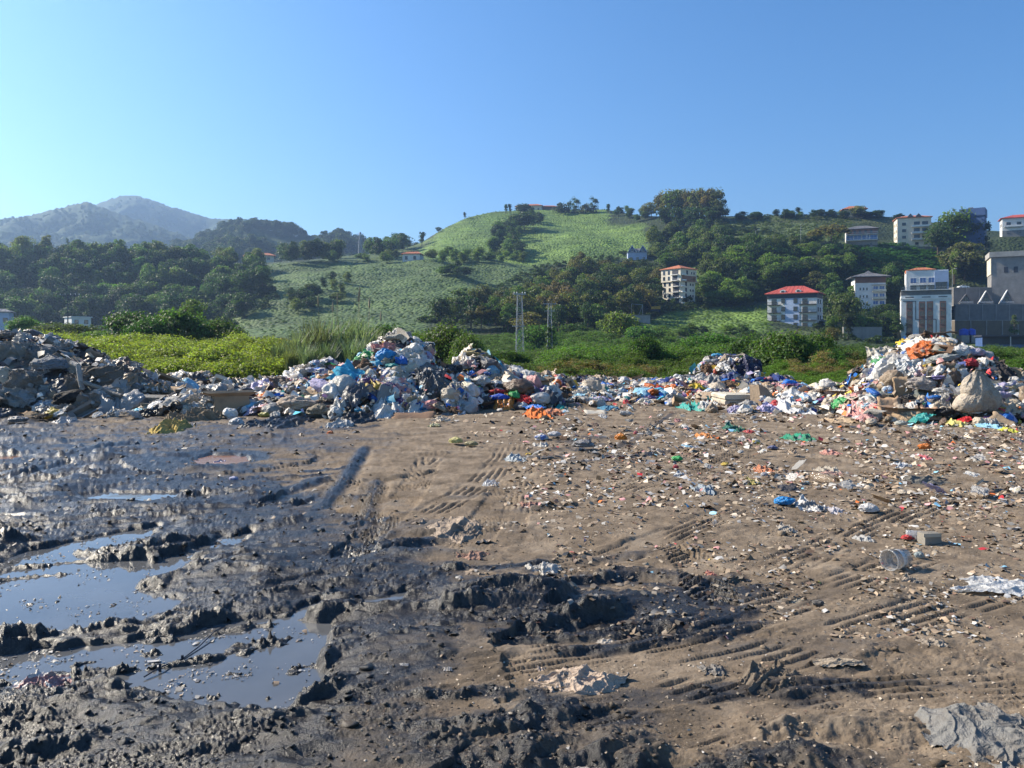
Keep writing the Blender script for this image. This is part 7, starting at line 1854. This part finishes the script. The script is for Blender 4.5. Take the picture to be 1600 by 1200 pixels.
# thinner spread on the ground between and in front of the heaps
APRON = [(430,720,18.2,20.5,45,'at the front edge of the tall central heap'),(720,860,19.0,22,28,'before the second-tallest middle heap'),(840,1100,21,25.5,110,'on the strip before the flat spread'),(1060,1350,18.5,22,55,'on the strip before the mattress bank'),(1340,1640,15.8,17.8,45,'along the foot of the steep right-hand heap'),(0,430,17.2,19.2,40,'on the mud before the grey heaps'),(880,1350,13,20.5,50,'on the littered open ground before the heaps'),(1150,1620,8,15,30,'on the littered brown ground at the right'),(820,1160,8.5,13,12,'on the brown ground right of the middle')]
for pa, pb, Ya, Yb_, n, place in APRON:
    for _ in range(n):
        px = rnd.uniform(pa, pb); Y = 1/rnd.uniform(1/Yb_, 1/Ya); kind = pick([('plastic_bag',.22),('plastic_sheet',.42),('rag',.2),('cardboard',.12),('plastic_bottle',.04)]); x = (px-CX)/F*Y
        if hides_special(x, Y, .08): continue
        small = Y < 20.5 and 'open' in place or 'ground' in place
        o, c2 = junk(kind, x, Y, rnd.uniform(.07,.16) if small else rnd.uniform(.18,.42), pick(PALE if 'mud' in place or small and rnd.random() < .6 else MIXED))
        if kind != 'plastic_bottle' and small: o.scale.z *= .55
        lab_junk(o, kind, c2, place)
# ------------------------------------------------------------------ small scraps and clods nobody could count
def scraps(name, X, Y, Z, N, size, cols, m, label, seed, jit=.55):
    rg = np.random.RandomState(seed); n = len(X)
    nn = N + jit*rg.normal(size=(n,3)); nn /= np.linalg.norm(nn, axis=1)[:,None]
    a = rg.normal(size=(n,3)); u = np.cross(nn, a); u /= np.linalg.norm(u, axis=1)[:,None]; w = np.cross(nn, u)
    s = size[:,None]; u = u*s*(.6+.8*rg.rand(n,1)); w = w*s*(.3+.7*rg.rand(n,1)); c = np.stack([X,Y,Z],1)
    j = lambda k: nn*s*k*rg.normal(size=(n,1))
    v = np.stack([c-u-w*.7+j(.25), c-w+j(.3)+nn*s*.3, c+u-w*.6+j(.25), c+u*.8+w+j(.25), c+w*.8+j(.3)+nn*s*.35, c-u+w*.9+j(.25)], 1).reshape(-1,3)
    b0 = np.arange(n)[:,None]*6; f = np.concatenate([b0+[0,1,4,5], b0+[1,2,3,4]])
    ca = np.repeat(np.concatenate([cols, np.ones((n,1))],1), 6, axis=0)
    return tag(link(name, mesh_np(name, v, f, m, {'tint': ('FLOAT_COLOR', ca)})), label, kind='stuff')
m_scrap, nt, b = mat('small_scraps')
at = nd(nt, 'ShaderNodeAttribute', attribute_name='tint')
nt.links.new(mix(nt, .45, at.outputs['Color'], ramp(nt, noise(nt, 14, 4, .7), [(.35, (.35,.3,.26)), (.6, (1.1,1.1,1.1))]), 'MULTIPLY'), b.inputs['Base Color']); b.inputs['Roughness'].default_value = .6
def palcols(tab, n, rg, j=.2):
    w = np.array([q for _, q in tab]); k = rg.choice(len(tab), n, p=w/w.sum()); c = np.array([t for t, _ in tab])[k]
    return np.clip(c*(1-j+2*j*rg.rand(n,1)), 0, 1)
rg = np.random.RandomState(900)
for hi in range(8):
    X, Yy, Hh = HX[hi]; px = CX+F*X/Yy; ok = (px > -150) & (px < 1750); X, Yy = X[ok], Yy[ok]; n = int(len(X)*.75)
    i = rg.randint(0, len(X), n); x = X[i]+rg.uniform(-.1,.1,n); y = Yy[i]+rg.uniform(-.1,.1,n); z = surf(x, y)
    e = .2; nx = -(surf(x+e,y)-surf(x-e,y))/(2*e); ny = -(surf(x,y+e)-surf(x,y-e))/(2*e); N = np.stack([nx, ny, np.ones(n)],1); N /= np.linalg.norm(N,axis=1)[:,None]
    sz = np.exp(rg.normal(math.log(.06), .45, n)); off = .02+.16*rg.rand(n)
    scraps('rubbish', x+N[:,0]*off, y+N[:,1]*off, z+N[:,2]*off-.03, N, sz, palcols(PAL[hi], n, rg, .3), m_scrap, 'small loose rubbish covering ' + WHERE[hi], 910+hi)
def ground_bits(name, n, region, s0, cols, label, seed, lift=.12):
    rg = np.random.RandomState(seed); px, py = region(n, rg)
    Y = CZ*F/(py-HY); x = (px-CX)/F*Y; ok = (Y < 34); x, Y = x[ok], Y[ok]; z, wet = ground_eval(x, Y); n = len(x)
    ok = (z > WATER+.004); x, Y, z, wet = x[ok], Y[ok], z[ok], wet[ok]; n = len(x)
    sz = np.minimum(np.exp(rg.normal(math.log(s0), .55, n)), s0*1.9)*(.6+.085*np.clip(Y-5, 0, 14))
    N = np.tile([0,0,1.0], (n,1)); c = palcols(cols, n, rg, .25)*(1-.72*wet[:,None])
    return scraps(name, x, Y, z+sz*lift, N, sz, c, m_scrap, label, seed, .22)
EARTHY = [(WHITE,1.0),(CREAM,2.6),(TAN,10),((.30,.24,.17),10),(BROWN,5),(LGREY,2),(GREY,2),(PINK,.5),(LBLUE,.16),(ORANGE,.08),(RED,.1),(YELLOW,.08),(BLACK,1.2)]
def reg_right(n, rg):
    py = 596 + 400*rg.rand(n)**1.9; px = 640 + 1030*rg.rand(n)**.75
    k = (fbm((px-800)/140, py/60, 3, 401) > -.25 + .9*sstep(900, 640, px)*sstep(640, 720, py)) ; return px[k], py[k]
def reg_near(n, rg):
    return rg.uniform(560, 1680, n), 760 + 450*rg.rand(n)
def reg_left(n, rg):
    py = 640 + 300*rg.rand(n)**1.6; return rg.uniform(-100, 560, n), py
ground_bits('litter', 15000, reg_right, .021, EARTHY, 'shreds of trampled litter all over the brown ground', 31)
ground_bits('litter', 5200, reg_near, .0075, [(CREAM,3),(TAN,6),((.30,.24,.17),6),(BROWN,3),(LGREY,1)], 'tiny chips and straw in the near ground', 32)
def reg_mid(n, rg):
    py = 606 + 190*rg.rand(n)**1.3; px = 820 + 850*rg.rand(n)**.85; k = fbm((px-800)/110, py/35, 3, 411) > -.15
    return px[k], py[k]
ground_bits('litter', 7500, reg_mid, .027, [(WHITE,2.2),(CREAM,4),(TAN,6),(BROWN,3),(LGREY,3),(GREY,1.5),(PINK,.8),(LBLUE,.4),(ORANGE,.2),(RED,.15)], 'pale flattened shreds thick on the ground before the right-hand heaps', 35)
ground_bits('litter', 1500, reg_left, .018, [(GREY,3),(DGREY,4),(TAN,2),(LGREY,1.5),(BROWN,2)], 'muddy scraps trodden into the wet ground', 33)
# loose clods
rg = np.random.RandomState(44); bm = bmesh.new(); bmesh.ops.create_icosphere(bm, subdivisions=1, radius=1.0)
iv = np.array([q.co[:] for q in bm.verts]); if_ = np.array([[q.index for q in f.verts] for f in bm.faces]); bm.free()
n = 5200; py = 640 + 575*rg.rand(n)**.9; px = rg.uniform(-150, 1750, n); Y = CZ*F/(py-HY); x = (px-CX)/F*Y
z, wet = ground_eval(x, Y); dens = .25 + .75*wet; k = (rg.rand(n) < dens) & (z > WATER-.01); x, Y, z, wet = x[k], Y[k], z[k], wet[k]; n = len(x)
s = np.exp(rg.normal(math.log(.006), .5, n))*(1+.07*np.clip(Y-4, 0, 12))
V = iv[None]*(1+.42*rg.normal(size=(n, len(iv), 1)))*np.stack([s*(1+.5*rg.rand(n)), s, s*.75],1)[:,None,:] + np.stack([x,Y,z+s*.25],1)[:,None,:]
Fq = (if_[None] + (np.arange(n)*len(iv))[:,None,None]).reshape(-1,3)
tag(link('mud_clods', mesh_np('mud_clods', V.reshape(-1,3), Fq, m_mud, {'wet': ('FLOAT', np.repeat(wet, len(iv)))})), 'loose clods thrown up over the churned mud', kind='stuff')

# froth and specks floating on the shallow water
rg = np.random.RandomState(55); xs_, ys_ = [], []
for k in (0, 1):
    q = PUDW[k]; c = q.min(0) + rg.rand(2600,2)*(q.max(0)-q.min(0)); c = c[poly_sd(c[:,0], c[:,1], q) < -.03]
    c = c[fbm(c[:,0]*2.2, c[:,1]*2.2, 3, 505) > .12]; xs_.append(c[:,0]); ys_.append(c[:,1])
x = np.concatenate(xs_); y = np.concatenate(ys_); k = x > -.84*y; x, y = x[k], y[k]; n = len(x)
scraps('froth', x, y, np.full(n, WATER+.003), np.tile([0,0,1.0], (n,1)), np.exp(rg.normal(math.log(.006), .5, n)), palcols([(LGREY,3),(GREY,3),(TAN,1),(DGREY,2)], n, rg, .2), m_scrap, 'froth and specks floating on the puddle', 56, .12)

# things whose labels still coincide are told apart by their place in the view
byl = {}
for o in COL.objects:
    if o.parent is None and o.get('category') and o.get('label'): byl.setdefault(o['label'], []).append(o)
ORD = {2:['left one of two','right one of two'], 3:['leftmost of three','middle one of three','rightmost of three']}
NUM = {4:'four',5:'five',6:'six',7:'seven',8:'eight'}; NTH = ['leftmost','second from left','third from left','fourth from left','fifth from left','sixth from left','seventh from left','rightmost']
for lab, os_ in byl.items():
    n = len(os_)
    if n < 2 or n > 8: continue
    os_.sort(key=lambda o: o.location.x/o.location.y)
    for i, o in enumerate(os_):
        w = ORD[n][i] if n in ORD else (NTH[i] if i < n-1 else 'rightmost') + ' of ' + NUM[n]
        if len((lab + ', ' + w).split()) <= 16: o['label'] = lab + ', ' + w
